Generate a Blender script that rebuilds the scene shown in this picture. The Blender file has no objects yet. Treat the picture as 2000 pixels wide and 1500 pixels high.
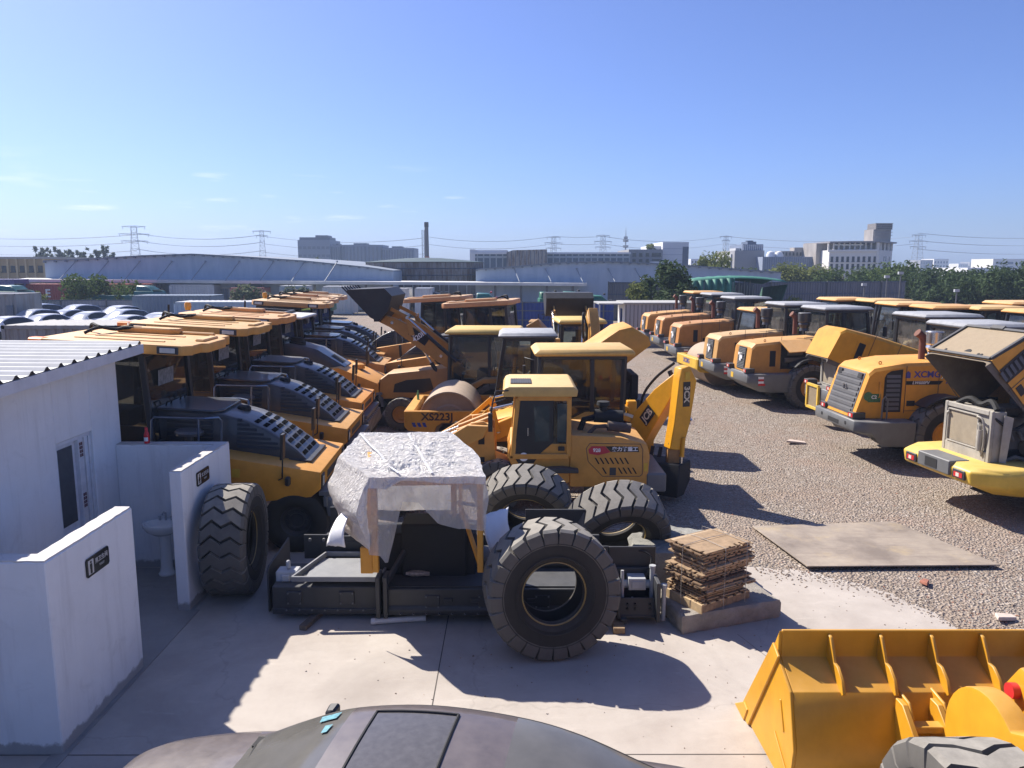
import bpy, bmesh, math, random
from mathutils import Matrix, Vector
R = math.radians
rnd = random.Random(7)
scene = bpy.context.scene
col = scene.collection
PI = math.pi

# ---------------------------------------------------------------- materials
MATS = {}
def node_mat(name):
    m = bpy.data.materials.new(name); m.use_nodes = True
    nt = m.node_tree; b = nt.nodes['Principled BSDF']
    return m, nt, b
def N(nt, t, **kw):
    n = nt.nodes.new(t)
    for k, v in kw.items():
        if k.startswith('i_'): n.inputs[k[2:]].default_value = v
        else: setattr(n, k, v)
    return n
def ramp(nt, fac, stops):
    r = N(nt, 'ShaderNodeValToRGB')
    el = r.color_ramp.elements
    while len(el) < len(stops): el.new(0.5)
    for e, (p, c) in zip(el, stops):
        e.position = p; e.color = (*c, 1) if len(c) == 3 else c
    nt.links.new(fac, r.inputs[0]); return r.outputs[0]
def noise(nt, scale, detail=6, rough=.6, vec=None, dist=0):
    n = N(nt, 'ShaderNodeTexNoise'); n.inputs['Scale'].default_value = scale
    n.inputs['Detail'].default_value = detail; n.inputs['Roughness'].default_value = rough
    n.inputs['Distortion'].default_value = dist
    if vec is None:
        tc = N(nt, 'ShaderNodeTexCoord'); vec = tc.outputs['Object']
    nt.links.new(vec, n.inputs['Vector']); return n.outputs['Fac']
def mixc(nt, fac, a, b):
    m = N(nt, 'ShaderNodeMix', data_type='RGBA')
    for v, i in ((fac, 0), (a, 6), (b, 7)):
        if hasattr(v, 'links'): nt.links.new(v, m.inputs[i])
        else: m.inputs[i].default_value = v if i == 0 else (*v, 1)
    return m.outputs[2]
def bump(nt, b, h, strength=.3, dist=.01):
    n = N(nt, 'ShaderNodeBump'); n.inputs['Strength'].default_value = strength; n.inputs['Distance'].default_value = dist
    nt.links.new(h, n.inputs['Height']); nt.links.new(n.outputs[0], b.inputs['Normal'])
def stretch(nt, sx, sy, sz, coord='Object'):
    tc = N(nt, 'ShaderNodeTexCoord'); mp = N(nt, 'ShaderNodeMapping'); mp.inputs['Scale'].default_value = (sx, sy, sz)
    nt.links.new(tc.outputs[coord], mp.inputs[0]); return mp.outputs[0]
def mul(c, k): return tuple(min(1, x*k) for x in c)

def paint(name, c, rough=.45, metal=0, dust=.35, dustc=(.36, .29, .2), var=.18, scale=3.0, streak=.15, coat=0):
    """weathered painted metal: tone variation, dust film settled on upward faces, grime streaks"""
    if name in MATS: return MATS[name]
    m, nt, b = node_mat(name)
    n1 = noise(nt, scale, 8, .65)
    base = ramp(nt, n1, [(.3, mul(c, 1-var)), (.7, mul(c, 1+var*.5))])
    n3 = noise(nt, 1, 5, .7, stretch(nt, 9, 9, .8))
    st = ramp(nt, n3, [(.52, (0, 0, 0)), (.75, (streak,)*3)])
    base = mixc(nt, st, base, mul(c, .35))
    g = N(nt, 'ShaderNodeNewGeometry'); sp = N(nt, 'ShaderNodeSeparateXYZ'); nt.links.new(g.outputs['Normal'], sp.inputs[0])
    up = ramp(nt, sp.outputs[2], [(.35, (.12,)*3), (.95, (1, 1, 1))])
    n2 = noise(nt, 6, 8, .75)
    du = ramp(nt, n2, [(.25, (dust*.5,)*3), (.75, (min(1, dust*1.4),)*3)])
    mm = N(nt, 'ShaderNodeMath', operation='MULTIPLY'); nt.links.new(up, mm.inputs[0]); nt.links.new(du, mm.inputs[1])
    fin = mixc(nt, mm.outputs[0], base, dustc)
    nt.links.new(fin, b.inputs['Base Color'])
    rr = N(nt, 'ShaderNodeMapRange'); nt.links.new(mm.outputs[0], rr.inputs[0]); rr.inputs[3].default_value = rough; rr.inputs[4].default_value = min(1, rough+.35)
    nt.links.new(rr.outputs[0], b.inputs['Roughness'])
    b.inputs['Metallic'].default_value = metal
    b.inputs['Coat Weight'].default_value = coat; b.inputs['Coat Roughness'].default_value = .12
    bump(nt, b, noise(nt, 25, 4), .06, .004)
    MATS[name] = m; return m
def plain(name, c, rough=.6, metal=0, emit=0, var=.12, scale=8, spec=.5):
    if name in MATS: return MATS[name]
    m, nt, b = node_mat(name)
    nt.links.new(ramp(nt, noise(nt, scale), [(.3, mul(c, 1-var)), (.7, mul(c, 1+var))]), b.inputs['Base Color'])
    b.inputs['Roughness'].default_value = rough; b.inputs['Metallic'].default_value = metal; b.inputs['Specular IOR Level'].default_value = spec
    if emit: b.inputs['Emission Color'].default_value = (*c, 1); b.inputs['Emission Strength'].default_value = emit
    MATS[name] = m; return m
def glass(name, tint, rough=.03, see=.55, dust=.12):
    """tinted cab glass: part clear, part reflecting, with a thin dust film"""
    if name in MATS: return MATS[name]
    m, nt, b = node_mat(name)
    out = nt.nodes['Material Output']
    tr = N(nt, 'ShaderNodeBsdfTransparent'); tr.inputs[0].default_value = (*tint, 1)
    gl = N(nt, 'ShaderNodeBsdfGlossy'); gl.inputs['Roughness'].default_value = rough; gl.inputs[0].default_value = (1, 1, 1, 1)
    fr = N(nt, 'ShaderNodeFresnel'); fr.inputs[0].default_value = 1.55
    m1 = N(nt, 'ShaderNodeMixShader'); nt.links.new(fr.outputs[0], m1.inputs[0]); nt.links.new(tr.outputs[0], m1.inputs[1]); nt.links.new(gl.outputs[0], m1.inputs[2])
    df = N(nt, 'ShaderNodeBsdfDiffuse'); df.inputs[0].default_value = (.3, .3, .3, 1)
    n = ramp(nt, noise(nt, 4, 8, .7), [(.35, (dust*.3,)*3), (.7, (dust*1.6,)*3)])
    m2 = N(nt, 'ShaderNodeMixShader'); nt.links.new(n, m2.inputs[0]); nt.links.new(m1.outputs[0], m2.inputs[1]); nt.links.new(df.outputs[0], m2.inputs[2])
    nt.links.new(m2.outputs[0], out.inputs[0])
    MATS[name] = m; return m

# ---------------------------------------------------------------- mesh builder
class MB:
    def __init__(s): s.v = []; s.f = []; s.mi = []; s.m = 0; s.T = Matrix.Identity(4)
    def add(s, vs, fs):
        o = len(s.v)
        for p in vs: s.v.append(tuple(s.T @ Vector(p)))
        for f in fs: s.f.append([i+o for i in f]); s.mi.append(s.m)
        return s
    def box(s, x0, x1, y0, y1, z0, z1):
        return s.add([(x0,y0,z0),(x1,y0,z0),(x1,y1,z0),(x0,y1,z0),(x0,y0,z1),(x1,y0,z1),(x1,y1,z1),(x0,y1,z1)],
                     [(0,3,2,1),(4,5,6,7),(0,1,5,4),(1,2,6,5),(2,3,7,6),(3,0,4,7)])
    def prism(s, pr, y0, y1, ax='y'):
        """polygon pr extruded along an axis: ax y -> (x,z); x -> (y,z); z -> (x,y)"""
        n = len(pr)
        a = sum(pr[i][0]*pr[(i+1)%n][1]-pr[(i+1)%n][0]*pr[i][1] for i in range(n))
        if a < 0: pr = pr[::-1]
        if ax == 'y': k = lambda p, y: (p[0], y, p[1])
        elif ax == 'x': k = lambda p, y: (y, p[0], p[1])
        else: k = lambda p, y: (p[0], p[1], y)
        vs = [k(p, y0) for p in pr]+[k(p, y1) for p in pr]
        fs = [list(range(n)), list(range(2*n-1, n-1, -1))]
        fs += [(i, i+n, (i+1)%n+n, (i+1)%n) for i in range(n)]
        if ax != 'y': fs = [list(f)[::-1] for f in fs]
        if y1 < y0: fs = [list(f)[::-1] for f in fs]
        return s.add(vs, fs)
    def quad(s, *p): return s.add(p, [list(range(len(p)))])
    def slab(s, pts, t):
        """flat polygon of any orientation given thickness t along its normal"""
        P = [Vector(p) for p in pts]; n = (P[1]-P[0]).cross(P[2]-P[0]).normalized()*t
        k = len(P); vs = P+[p-n for p in P]
        return s.add(vs, [list(range(k)), list(range(2*k-1, k-1, -1))]+[(i, i+k, (i+1)%k+k, (i+1)%k) for i in range(k)])
    def bar(s, a, b, w, h=None):
        a = Vector(a); b = Vector(b); h = h or w; d = (b-a).normalized()
        u = d.cross(Vector((0,0,1)))
        if u.length < 1e-3: u = Vector((0,1,0))
        u.normalize(); v = u.cross(d); u *= w/2; v *= h/2
        return s.add([a-u-v,a+u-v,a+u+v,a-u+v,b-u-v,b+u-v,b+u+v,b-u+v],
                     [(0,1,2,3),(7,6,5,4),(0,4,5,1),(1,5,6,2),(2,6,7,3),(3,7,4,0)])
    def tube(s, pts, r, n=8, cap=True):
        P = [Vector(p) for p in pts]; rs = r if isinstance(r, (list, tuple)) else [r]*len(P)
        vs = []; fs = []; u = None
        for i, p in enumerate(P):
            d = (P[min(i+1, len(P)-1)]-P[max(i-1, 0)]).normalized()
            if u is None:
                u = d.cross(Vector((0,0,1)))
                if u.length < 1e-3: u = d.cross(Vector((1,0,0)))
            u = (u-d*u.dot(d)).normalized(); w = d.cross(u)
            for k in range(n):
                a = 2*PI*k/n; vs.append(p+(u*math.cos(a)+w*math.sin(a))*rs[i])
        for i in range(len(P)-1):
            for k in range(n):
                fs.append((i*n+k, i*n+(k+1)%n, (i+1)*n+(k+1)%n, (i+1)*n+k))
        if cap: fs += [list(range(n))[::-1], list(range((len(P)-1)*n, len(P)*n))]
        return s.add(vs, fs)
    def cyl(s, a, b, r, n=20, r2=None): return s.tube([a, b], [r, r if r2 is None else r2], n)
    def lathe(s, pr, c=(0,0,0), ax='z', n=32, a0=0, a1=2*PI, closed=False):
        """profile (radius, height) turned about an axis"""
        full = abs(a1-a0-2*PI) < 1e-6; k = len(pr); seg = n if full else n+1; vs = []; fs = []
        for i in range(seg):
            a = a0+(a1-a0)*i/n; ca, sa = math.cos(a), math.sin(a)
            for r, h in pr:
                p = {'z': (r*ca, r*sa, h), 'y': (r*sa, h, r*ca), 'x': (h, r*ca, r*sa)}[ax]
                vs.append((p[0]+c[0], p[1]+c[1], p[2]+c[2]))
        for i in range(n):
            j = (i+1) % seg
            for q in range(k if closed else k-1):
                q2 = (q+1) % k
                fs.append((i*k+q, j*k+q, j*k+q2, i*k+q2))
        return s.add(vs, fs)
    def loft(s, rings, closed=True, caps=True):
        k = len(rings[0]); vs = [p for r in rings for p in r]; fs = []
        for i in range(len(rings)-1):
            for q in range(k if closed else k-1):
                fs.append((i*k+q, i*k+(q+1)%k, (i+1)*k+(q+1)%k, (i+1)*k+q))
        if caps and closed: fs += [list(range(k))[::-1], list(range((len(rings)-1)*k, len(rings)*k))]
        return s.add(vs, fs)

SPLIT = {'gusset', 'cover_plate', 'side_louvre', 'door', 'side_cutter', 'hinge_bracket', 'work_lamp', 'grab_handle', 'lifting_eye', 'back_plate', 'end_plate', 'lamp_guard', 'lamp_cover', 'spindle', 'post', 'porch_post', 'terrace_post', 'pilaster', 'brace', 'roof_rib', 'stabiliser_frame', 'sidewall_ring', 'bead_ring', 'antenna_ring', 'plate_hole', 'tray_frame', 'canvas_end', 'air_duct', 'film_strap', 'pivot_pin', 'hood_rib', 'bucket_tooth', 'awning_stay', 'windscreen_sticker', 'grille_lamp', 'vent_slot', 'corner_frame', 'rib_end', 'tape_print', 'door_mirror'}
def pieces(mb, gap=.012):
    """the separate pieces of a builder's mesh: islands, joined where their boxes touch"""
    n = len(mb.v); p = list(range(n))
    def find(i):
        while p[i] != i: p[i] = p[p[i]]; i = p[i]
        return i
    for f in mb.f:
        a = find(f[0])
        for k in f[1:]: p[find(k)] = a
    isl = {}
    for i in range(n): isl.setdefault(find(i), []).append(i)
    bx = [[[min(mb.v[i][k] for i in v)-gap/2 for k in range(3)], [max(mb.v[i][k] for i in v)+gap/2 for k in range(3)], set(v)] for v in isl.values()]
    ch = True
    while ch:
        ch = False; out = []
        for b in bx:
            for o in out:
                if all(b[0][k] <= o[1][k] and o[0][k] <= b[1][k] for k in range(3)):
                    o[0] = [min(o[0][k], b[0][k]) for k in range(3)]; o[1] = [max(o[1][k], b[1][k]) for k in range(3)]; o[2] |= b[2]; ch = True; break
            else: out.append(b)
        bx = out
    res = []
    for b in bx:
        m = MB(); ids = sorted(b[2]); mp = {j: k for k, j in enumerate(ids)}; m.v = [mb.v[j] for j in ids]
        for f, i in zip(mb.f, mb.mi):
            if f[0] in b[2]: m.f.append([mp[j] for j in f]); m.mi.append(i)
        if m.f: res.append(m)
    return res
def obj(name, mb, mats, parent=None, **kw):
    if name in SPLIT and parent is not None:
        o = None
        for m in pieces(mb): o = obj1(name, m, mats, parent, **kw)
        return o
    return obj1(name, mb, mats, parent, **kw)
def obj1(name, mb, mats, parent=None, bev=0, smooth=35, seg=1, label=None, fix=True):
    me = bpy.data.meshes.new(name)
    me.from_pydata(mb.v, [], mb.f)
    if not isinstance(mats, (list, tuple)): mats = [mats]
    for m in mats: me.materials.append(m)
    for p, i in zip(me.polygons, mb.mi): p.material_index = min(i, len(mats)-1)
    if bev or fix:
        bm = bmesh.new(); bm.from_mesh(me)
        if fix: bmesh.ops.recalc_face_normals(bm, faces=bm.faces)
        if bev:
            es = [e for e in bm.edges if len(e.link_faces) == 2 and e.calc_face_angle(0) > R(38)]
            bmesh.ops.bevel(bm, geom=es, offset=bev, segments=seg, profile=.6, affect='EDGES', clamp_overlap=True)
        bm.to_mesh(me); bm.free()
    if smooth:
        me.shade_smooth(); me.set_sharp_from_angle(angle=R(smooth))
    o = bpy.data.objects.new(name, me); col.objects.link(o)
    if parent: o.parent = parent
    if label: o['label'] = label
    return o
def tag(o, label=None, cat=None, group=None, kind=None):
    if label: o['label'] = label
    if cat: o['category'] = cat
    if group: o['group'] = group
    if kind: o['kind'] = kind
    return o
def thing(name, label, cat, loc=(0,0,0), rz=0, group=None):
    o = bpy.data.objects.new(name, None); col.objects.link(o)
    o.empty_display_size = .2; o.location = loc; o.rotation_euler = (0, 0, R(rz))
    return tag(o, label, cat, group)
def copy_tree(o, parent=None):
    c = o.copy(); col.objects.link(c)
    if parent: c.parent = parent
    for ch in list(o.children): copy_tree(ch, c)
    return c
def dup(o, loc, rz=0, label=None, group=None, skip=()):
    c = o.copy(); col.objects.link(c); c.location = loc; c.rotation_euler = (0, 0, R(rz))
    if label: c['label'] = label
    if group: c['group'] = group
    for ch in list(o.children):
        if ch.name.split('.')[0] not in skip: copy_tree(ch, c)
    return c
def text(body, size, mat, parent, loc, rot, name='lettering', bold=0, align='CENTER', sx=1, shear=0):
    c = bpy.data.curves.new('tmp', 'FONT'); c.body = body; c.size = size; c.extrude = .0015; c.offset = bold
    c.align_x = align; c.align_y = 'CENTER'; c.shear = shear; c.resolution_u = 3
    t = bpy.data.objects.new('tmp', c); col.objects.link(t); bpy.context.view_layer.update()
    me = bpy.data.meshes.new_from_object(t); bpy.data.objects.remove(t); bpy.data.curves.remove(c)
    me.materials.clear(); me.materials.append(mat); me.name = name
    o = bpy.data.objects.new(name, me); col.objects.link(o)
    if parent: o.parent = parent
    o.location = loc; o.rotation_euler = rot; o.scale = (sx, 1, 1); return o

# orientation for text: on a face looking to -y / +y / -x / +x / up
FY0 = (R(90), 0, 0); FY1 = (R(90), 0, R(180)); FX0 = (R(90), 0, R(-90)); FX1 = (R(90), 0, R(90))

YEL  = paint('yellow_paint', (.66, .285, .022), dust=.28, dustc=(.60, .38, .18), streak=.08)
YELF = paint('fresh_yellow_paint', (.60, .285, .010), rough=.42, dust=.22, dustc=(.50, .36, .20), var=.14, streak=.10)
YELP = paint('pale_yellow_paint', (.66, .31, .06), dust=.6, dustc=(.60, .41, .22))
YELG = paint('bright_yellow_paint', (.66, .40, .03), dust=.2, dustc=(.5, .42, .25))
DK   = paint('dark_grey_paint', (.035, .037, .042), dust=.3, dustc=(.17, .16, .15), streak=.05)
BLK  = paint('black_frame_paint', (.012, .013, .016), rough=.4, dust=.3, dustc=(.12, .12, .125), streak=0)
GRY  = paint('mid_grey_paint', (.12, .125, .13), dust=.3, dustc=(.3, .28, .25))
LGT  = paint('light_grey_paint', (.42, .44, .46), dust=.3, dustc=(.45, .43, .4))
HOOD = paint('hood_black_plastic', (.034, .035, .039), rough=.36, dust=.6, dustc=(.22, .22, .225), streak=.02, coat=.35)
STEEL= plain('bright_steel', (.6, .6, .6), .25, .9)
RUST = paint('rusty_steel', (.16, .075, .04), rough=.8, dust=.3, var=.4)
RED  = plain('red_lens', (.5, .03, .03), .25)
WHT  = plain('white_paint', (.78, .78, .78), .5, var=.04)
ORA  = plain('orange_lens', (.75, .2, .02), .3)
LENS = plain('lamp_lens', (.6, .58, .52), .15)
RUB  = paint('rubber', (.022, .0205, .019), rough=.85, dust=.6, dustc=(.10, .09, .078), streak=.1, var=.3)
TRD  = paint('dusty_tread_rubber', (.085, .08, .072), rough=.9, dust=.8, dustc=(.34, .315, .27), streak=.12)
GLS  = glass('cab_glass', (.20, .23, .25), dust=.08)
GLSL = glass('clear_cab_glass', (.45, .52, .54), dust=.10)
SEAT = plain('seat_black', (.015, .015, .016), .8)
BLUE = plain('decal_blue', (.03, .05, .28), .4)
DIRT = paint('dirty_engine_metal', (.13, .12, .105), rough=.85, dust=.5, dustc=(.26, .23, .19), var=.4)
# ---------------------------------------------------------------- camera, sky, sun
cam = bpy.data.cameras.new('camera'); co = bpy.data.objects.new('camera', cam); col.objects.link(co)
co.location = (0, 0, 4.7); co.rotation_euler = (R(90-8.7), 0, 0)
cam.sensor_width = 36; cam.lens = 36*1503/2000; cam.clip_end = 6000; cam.clip_start = .05
scene.camera = co
SUN_EL, SUN_AZ = 43.5, math.degrees(math.atan2(-.77, .64))      # azimuth measured from +y towards +x
w = bpy.data.worlds.new('World'); scene.world = w; w.use_nodes = True
nt = w.node_tree; bg = nt.nodes['Background']
sky = nt.nodes.new('ShaderNodeTexSky'); sky.sky_type = 'NISHITA'; sky.sun_disc = False
sky.sun_elevation = R(SUN_EL); sky.sun_rotation = R(SUN_AZ); sky.air_density = .8; sky.dust_density = 1.0; sky.ozone_density = 3; sky.altitude = 10
tcw = N(nt, 'ShaderNodeTexCoord'); spw = N(nt, 'ShaderNodeSeparateXYZ'); nt.links.new(tcw.outputs['Generated'], spw.inputs[0])
tint = ramp(nt, spw.outputs[2], [(0, (.49, .57, .82)), (.05, (.51, .59, .85)), (.12, (.53, .615, .90)), (.35, (.59, .635, .92))])
ml_ = N(nt, 'ShaderNodeMix', data_type='RGBA', blend_type='MULTIPLY'); ml_.inputs[0].default_value = 1; nt.links.new(sky.outputs[0], ml_.inputs[6]); nt.links.new(tint, ml_.inputs[7])
# a few thin cirrus wisps low over the horizon
wm = N(nt, 'ShaderNodeMapping'); wm.inputs['Scale'].default_value = (9, 9, 70); nt.links.new(tcw.outputs['Generated'], wm.inputs[0])
wn_ = noise(nt, 1.0, 5, .55, wm.outputs[0])
band = ramp(nt, spw.outputs[2], [(.02, (0, 0, 0)), (.045, (1, 1, 1)), (.08, (1, 1, 1)), (.13, (0, 0, 0))])
lf_ = ramp(nt, spw.outputs[0], [(.0, (1, 1, 1)), (.001, (0, 0, 0))]); wf = N(nt, 'ShaderNodeMath', operation='MULTIPLY'); nt.links.new(ramp(nt, wn_, [(.60, (0, 0, 0)), (.74, (.5,)*3)]), wf.inputs[0]); nt.links.new(band, wf.inputs[1])
wf2 = N(nt, 'ShaderNodeMath', operation='MULTIPLY'); nt.links.new(wf.outputs[0], wf2.inputs[0]); nt.links.new(lf_, wf2.inputs[1])
skc = mixc(nt, wf2.outputs[0], ml_.outputs[2], (6.5, 6.8, 7.6))
gain = N(nt, 'ShaderNodeVectorMath', operation='SCALE'); gain.inputs['Scale'].default_value = .95; nt.links.new(skc, gain.inputs[0])
nt.links.new(gain.outputs[0], bg.inputs[0]); bg.inputs[1].default_value = .11
sd = bpy.data.lights.new('sun', 'SUN'); sd.energy = 5.0; sd.angle = R(.53); sd.color = (1, .93, .83)
so = bpy.data.objects.new('sun', sd); col.objects.link(so)
ds = Vector((math.cos(R(SUN_EL))*math.sin(R(SUN_AZ)), math.cos(R(SUN_EL))*math.cos(R(SUN_AZ)), math.sin(R(SUN_EL))))
so.rotation_euler = ds.to_track_quat('Z', 'Y').to_euler(); so.location = ds*60
vs = scene.view_settings; scene.display_settings.display_device = 'sRGB'; vs.view_transform = 'Standard'; vs.look = 'None'; vs.exposure = .85; vs.gamma = 1
scene.cycles.max_bounces = 8; scene.cycles.transparent_max_bounces = 12; scene.cycles.volume_bounces = 0

# ---------------------------------------------------------------- ground
def gravel_mat():
    m, nt, b = node_mat('gravel')
    tc = N(nt, 'ShaderNodeTexCoord')
    v = N(nt, 'ShaderNodeTexVoronoi'); v.inputs['Scale'].default_value = 24; v.inputs['Randomness'].default_value = 1; nt.links.new(tc.outputs['Object'], v.inputs['Vector'])
    v2 = N(nt, 'ShaderNodeTexVoronoi'); v2.inputs['Scale'].default_value = 40; nt.links.new(tc.outputs['Object'], v2.inputs['Vector'])
    sep = N(nt, 'ShaderNodeSeparateColor'); nt.links.new(v.outputs['Color'], sep.inputs[0])
    c = ramp(nt, sep.outputs[0], [(.0, (.125, .098, .076)), (.35, (.235, .19, .148)), (.65, (.32, .265, .212)), (.88, (.41, .35, .292)), (.985, (.55, .50, .45)), (1, (.34, .2, .14))])
    sep2 = N(nt, 'ShaderNodeSeparateColor'); nt.links.new(v2.outputs['Color'], sep2.inputs[0])
    c2 = ramp(nt, sep2.outputs[0], [(0, (.14, .11, .086)), (.6, (.29, .24, .193)), (1, (.39, .335, .28))])
    n = noise(nt, .35, 6, .7)
    c = mixc(nt, ramp(nt, noise(nt, 1.3, 5, .7), [(.35, (.1,)*3), (.65, (.65,)*3)]), c, c2)
    # reddish brick dust and brown earth in patches
    c = mixc(nt, ramp(nt, n, [(.50, (0, 0, 0)), (.66, (.55,)*3)]), c, (.32, .225, .17))
    c = mixc(nt, ramp(nt, noise(nt, .6, 7, .75, stretch(nt, 1, .8, 1)), [(.50, (0, 0, 0)), (.66, (.75,)*3)]), c, (.26, .195, .145))
    # wheel ruts: packed finer earth in long bands up the lane
    c = mixc(nt, ramp(nt, noise(nt, 1, 6, .6, stretch(nt, .55, .10, 1)), [(.50, (0, 0, 0)), (.62, (.5,)*3)]), c, (.30, .235, .185))
    # broken red brick worked into the near right of the yard
    sp = N(nt, 'ShaderNodeSeparateXYZ'); nt.links.new(tc.outputs['Object'], sp.inputs[0])
    a1 = N(nt, 'ShaderNodeMath', operation='MULTIPLY_ADD'); nt.links.new(sp.outputs[0], a1.inputs[0]); a1.inputs[1].default_value = .16; a1.inputs[2].default_value = -.95
    a2 = N(nt, 'ShaderNodeMath', operation='MULTIPLY_ADD'); nt.links.new(sp.outputs[1], a2.inputs[0]); a2.inputs[1].default_value = -.10; nt.links.new(a1.outputs[0], a2.inputs[2])
    a3 = N(nt, 'ShaderNodeMath', operation='ADD'); nt.links.new(a2.outputs[0], a3.inputs[0]); nt.links.new(noise(nt, .8, 7, .75), a3.inputs[1]); a3b = N(nt, 'ShaderNodeMath', operation='ADD'); nt.links.new(a3.outputs[0], a3b.inputs[0]); a3b.inputs[1].default_value = .75
    c = mixc(nt, ramp(nt, a3b.outputs[0], [(.5, (0, 0, 0)), (.8, (.6,)*3)]), c, (.30, .155, .105))
    nt.links.new(c, b.inputs['Base Color']); b.inputs['Roughness'].default_value = .95
    bump(nt, b, v.outputs['Distance'], .9, .05)
    return m
def concrete_mat(name='concrete', c0=(.36, .315, .275), c1=(.47, .425, .375)):
    m, nt, b = node_mat(name)
    c = ramp(nt, noise(nt, .9, 9, .7), [(.3, c0), (.7, c1)])
    c = mixc(nt, ramp(nt, noise(nt, .5, 7, .65, None, .8), [(.48, (0, 0, 0)), (.7, (.5,)*3)]), c, mul(c0, .72))
    c = mixc(nt, ramp(nt, noise(nt, 3, 9, .8, dist=.6), [(.60, (0, 0, 0)), (.75, (.45,)*3)]), c, mul(c0, .62))
    c = mixc(nt, ramp(nt, noise(nt, 38, 4, .7), [(.62, (0, 0, 0)), (.72, (.4,)*3)]), c, mul(c0, .7))
    # pale scuffs drawn out across the slab
    c = mixc(nt, ramp(nt, noise(nt, 1, 8, .75, stretch(nt, 1.2, 6, 1)), [(.58, (0, 0, 0)), (.72, (.35,)*3)]), c, mul(c1, 1.25))
    v = N(nt, 'ShaderNodeTexVoronoi', feature='DISTANCE_TO_EDGE'); v.inputs['Scale'].default_value = .22
    wn = N(nt, 'ShaderNodeTexNoise'); wn.inputs['Scale'].default_value = 1.6; wn.inputs['Detail'].default_value = 8
    tc = N(nt, 'ShaderNodeTexCoord'); nt.links.new(tc.outputs['Object'], wn.inputs['Vector'])
    mx = N(nt, 'ShaderNodeVectorMath', operation='MULTIPLY_ADD'); nt.links.new(wn.outputs['Color'], mx.inputs[0]); mx.inputs[1].default_value = (.7, .7, .7); nt.links.new(tc.outputs['Object'], mx.inputs[2])
    nt.links.new(mx.outputs[0], v.inputs['Vector'])
    c = mixc(nt, ramp(nt, v.outputs['Distance'], [(.0, (.22,)*3), (.0025, (0, 0, 0))]), c, mul(c0, .5))
    nt.links.new(c, b.inputs['Base Color']); b.inputs['Roughness'].default_value = .85
    bump(nt, b, noise(nt, 14, 8, .7), .25, .008)
    return m
GRAV = gravel_mat(); CONC = concrete_mat()
m = MB(); m.quad((-900, -60, -.03), (900, -60, -.03), (900, 2500, -.03), (-900, 2500, -.03))
tag(obj('ground', m, plain('dry_earth', (.16, .14, .11), .95, scale=.05, var=.35), fix=False), kind='structure')
m = MB(); m.quad((-60, -30, 0), (70, -30, 0), (70, 78, 0), (-60, 78, 0))
tag(obj('gravel_yard', m, GRAV, fix=False), kind='structure')
# concrete apron with a broken far edge
edge = [(-14, 12.4), (-5, 12.6), (-3.2, 12.9), (-1.5, 13.2), (.5, 12.9), (1.5, 12.4), (2.6, 11.9), (3.4, 11.65), (3.9, 11.5), (4.6, 11.35), (5.2, 10.9), (5.55, 10.4), (5.75, 9.9), (5.9, 9.2), (6.1, 8.4), (6.5, 7.6), (7.5, 7.0), (9.5, 6.6), (14, 6.5)]
fine = []
for (x0, y0), (x1, y1) in zip(edge, edge[1:]):
    k = max(2, int(math.hypot(x1-x0, y1-y0)/.12))
    for i in range(k): fine.append((x0+(x1-x0)*i/k+rnd.uniform(-.03, .03), y0+(y1-y0)*i/k+rnd.uniform(-.04, .04)))
m = MB(); m.prism(fine+[(14, -12), (-14, -12)], -.25, .02, 'z')
tag(obj('concrete_apron', m, CONC), kind='structure')
m = MB()
def joint(a, b, wd=.012):
    a = Vector((*a, .0225)); b = Vector((*b, .0225)); d = (b-a).normalized(); n = Vector((-d.y, d.x, 0))*wd/2
    m.quad(a-n, b-n, b+n, a+n)
joint((-14, 6.80), (14, 6.86)); joint((-.86, -5), (-.86, 12.5)); joint((2.9, 9.3), (3.45, 7.6), .006); joint((4.2, -5), (4.2, 6.8))
tag(obj('pavement_joint', m, plain('joint_dirt', (.09, .08, .07), .95), fix=False, smooth=0), kind='structure')
# loose stone chips over the gravel
m = MB()
def chip(x, y, s):
    a = rnd.uniform(0, 6.28); h = s*rnd.uniform(.3, .7); ca, sa = math.cos(a), math.sin(a); e = rnd.uniform(.5, 1)
    P = [(-s, -s*e*rnd.uniform(.5, 1)), (s*rnd.uniform(.5, 1), -s*e), (s, s*e*rnd.uniform(.4, 1)), (-s*rnd.uniform(.4, 1), s*e)]
    v = [(x+p*ca-q*sa, y+p*sa+q*ca, -.004) for p, q in P]+[(x+(p*ca-q*sa)*.55+rnd.uniform(-.2, .2)*s, y+(p*sa+q*ca)*.55, h*rnd.uniform(.7, 1.2)) for p, q in P]
    m.m = rnd.choice((0, 0, 0, 1, 1, 2, 3, 3)) if rnd.random() > (.12 if x > 6 else .03) else 4; m.add(v, [(4, 5, 6, 7), (0, 1, 5, 4), (1, 2, 6, 5), (2, 3, 7, 6), (3, 0, 4, 7)])
def edge_y(x):
    for (x0, y0), (x1, y1) in zip(edge, edge[1:]):
        if x0 <= x <= x1: return y0+(y1-y0)*(x-x0)/(x1-x0)
    return 6
for i in range(30000):
    y = 9+25*rnd.random()**1.9; x = rnd.uniform(2.2, 4+.38*y) if rnd.random() < .88 else rnd.uniform(-4, 2.2)
    if x > 5 and y < 11 or y > edge_y(x)-.05:
        if y > edge_y(x)-.05-(.25 if rnd.random() < .12 else 0): chip(x, y, rnd.uniform(.007, .016)*(1+.8*(rnd.random() < .06))*(1+max(0, y-15)*.02))
for i in range(420):     # grit that has strayed on to the concrete
    x = rnd.uniform(-2.5, 6.5); y = rnd.uniform(5.5, 11.5); m.T = Matrix.Translation((0, 0, .024)); chip(x, y, rnd.uniform(.004, .012))
m.T = Matrix.Identity(4)
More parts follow.
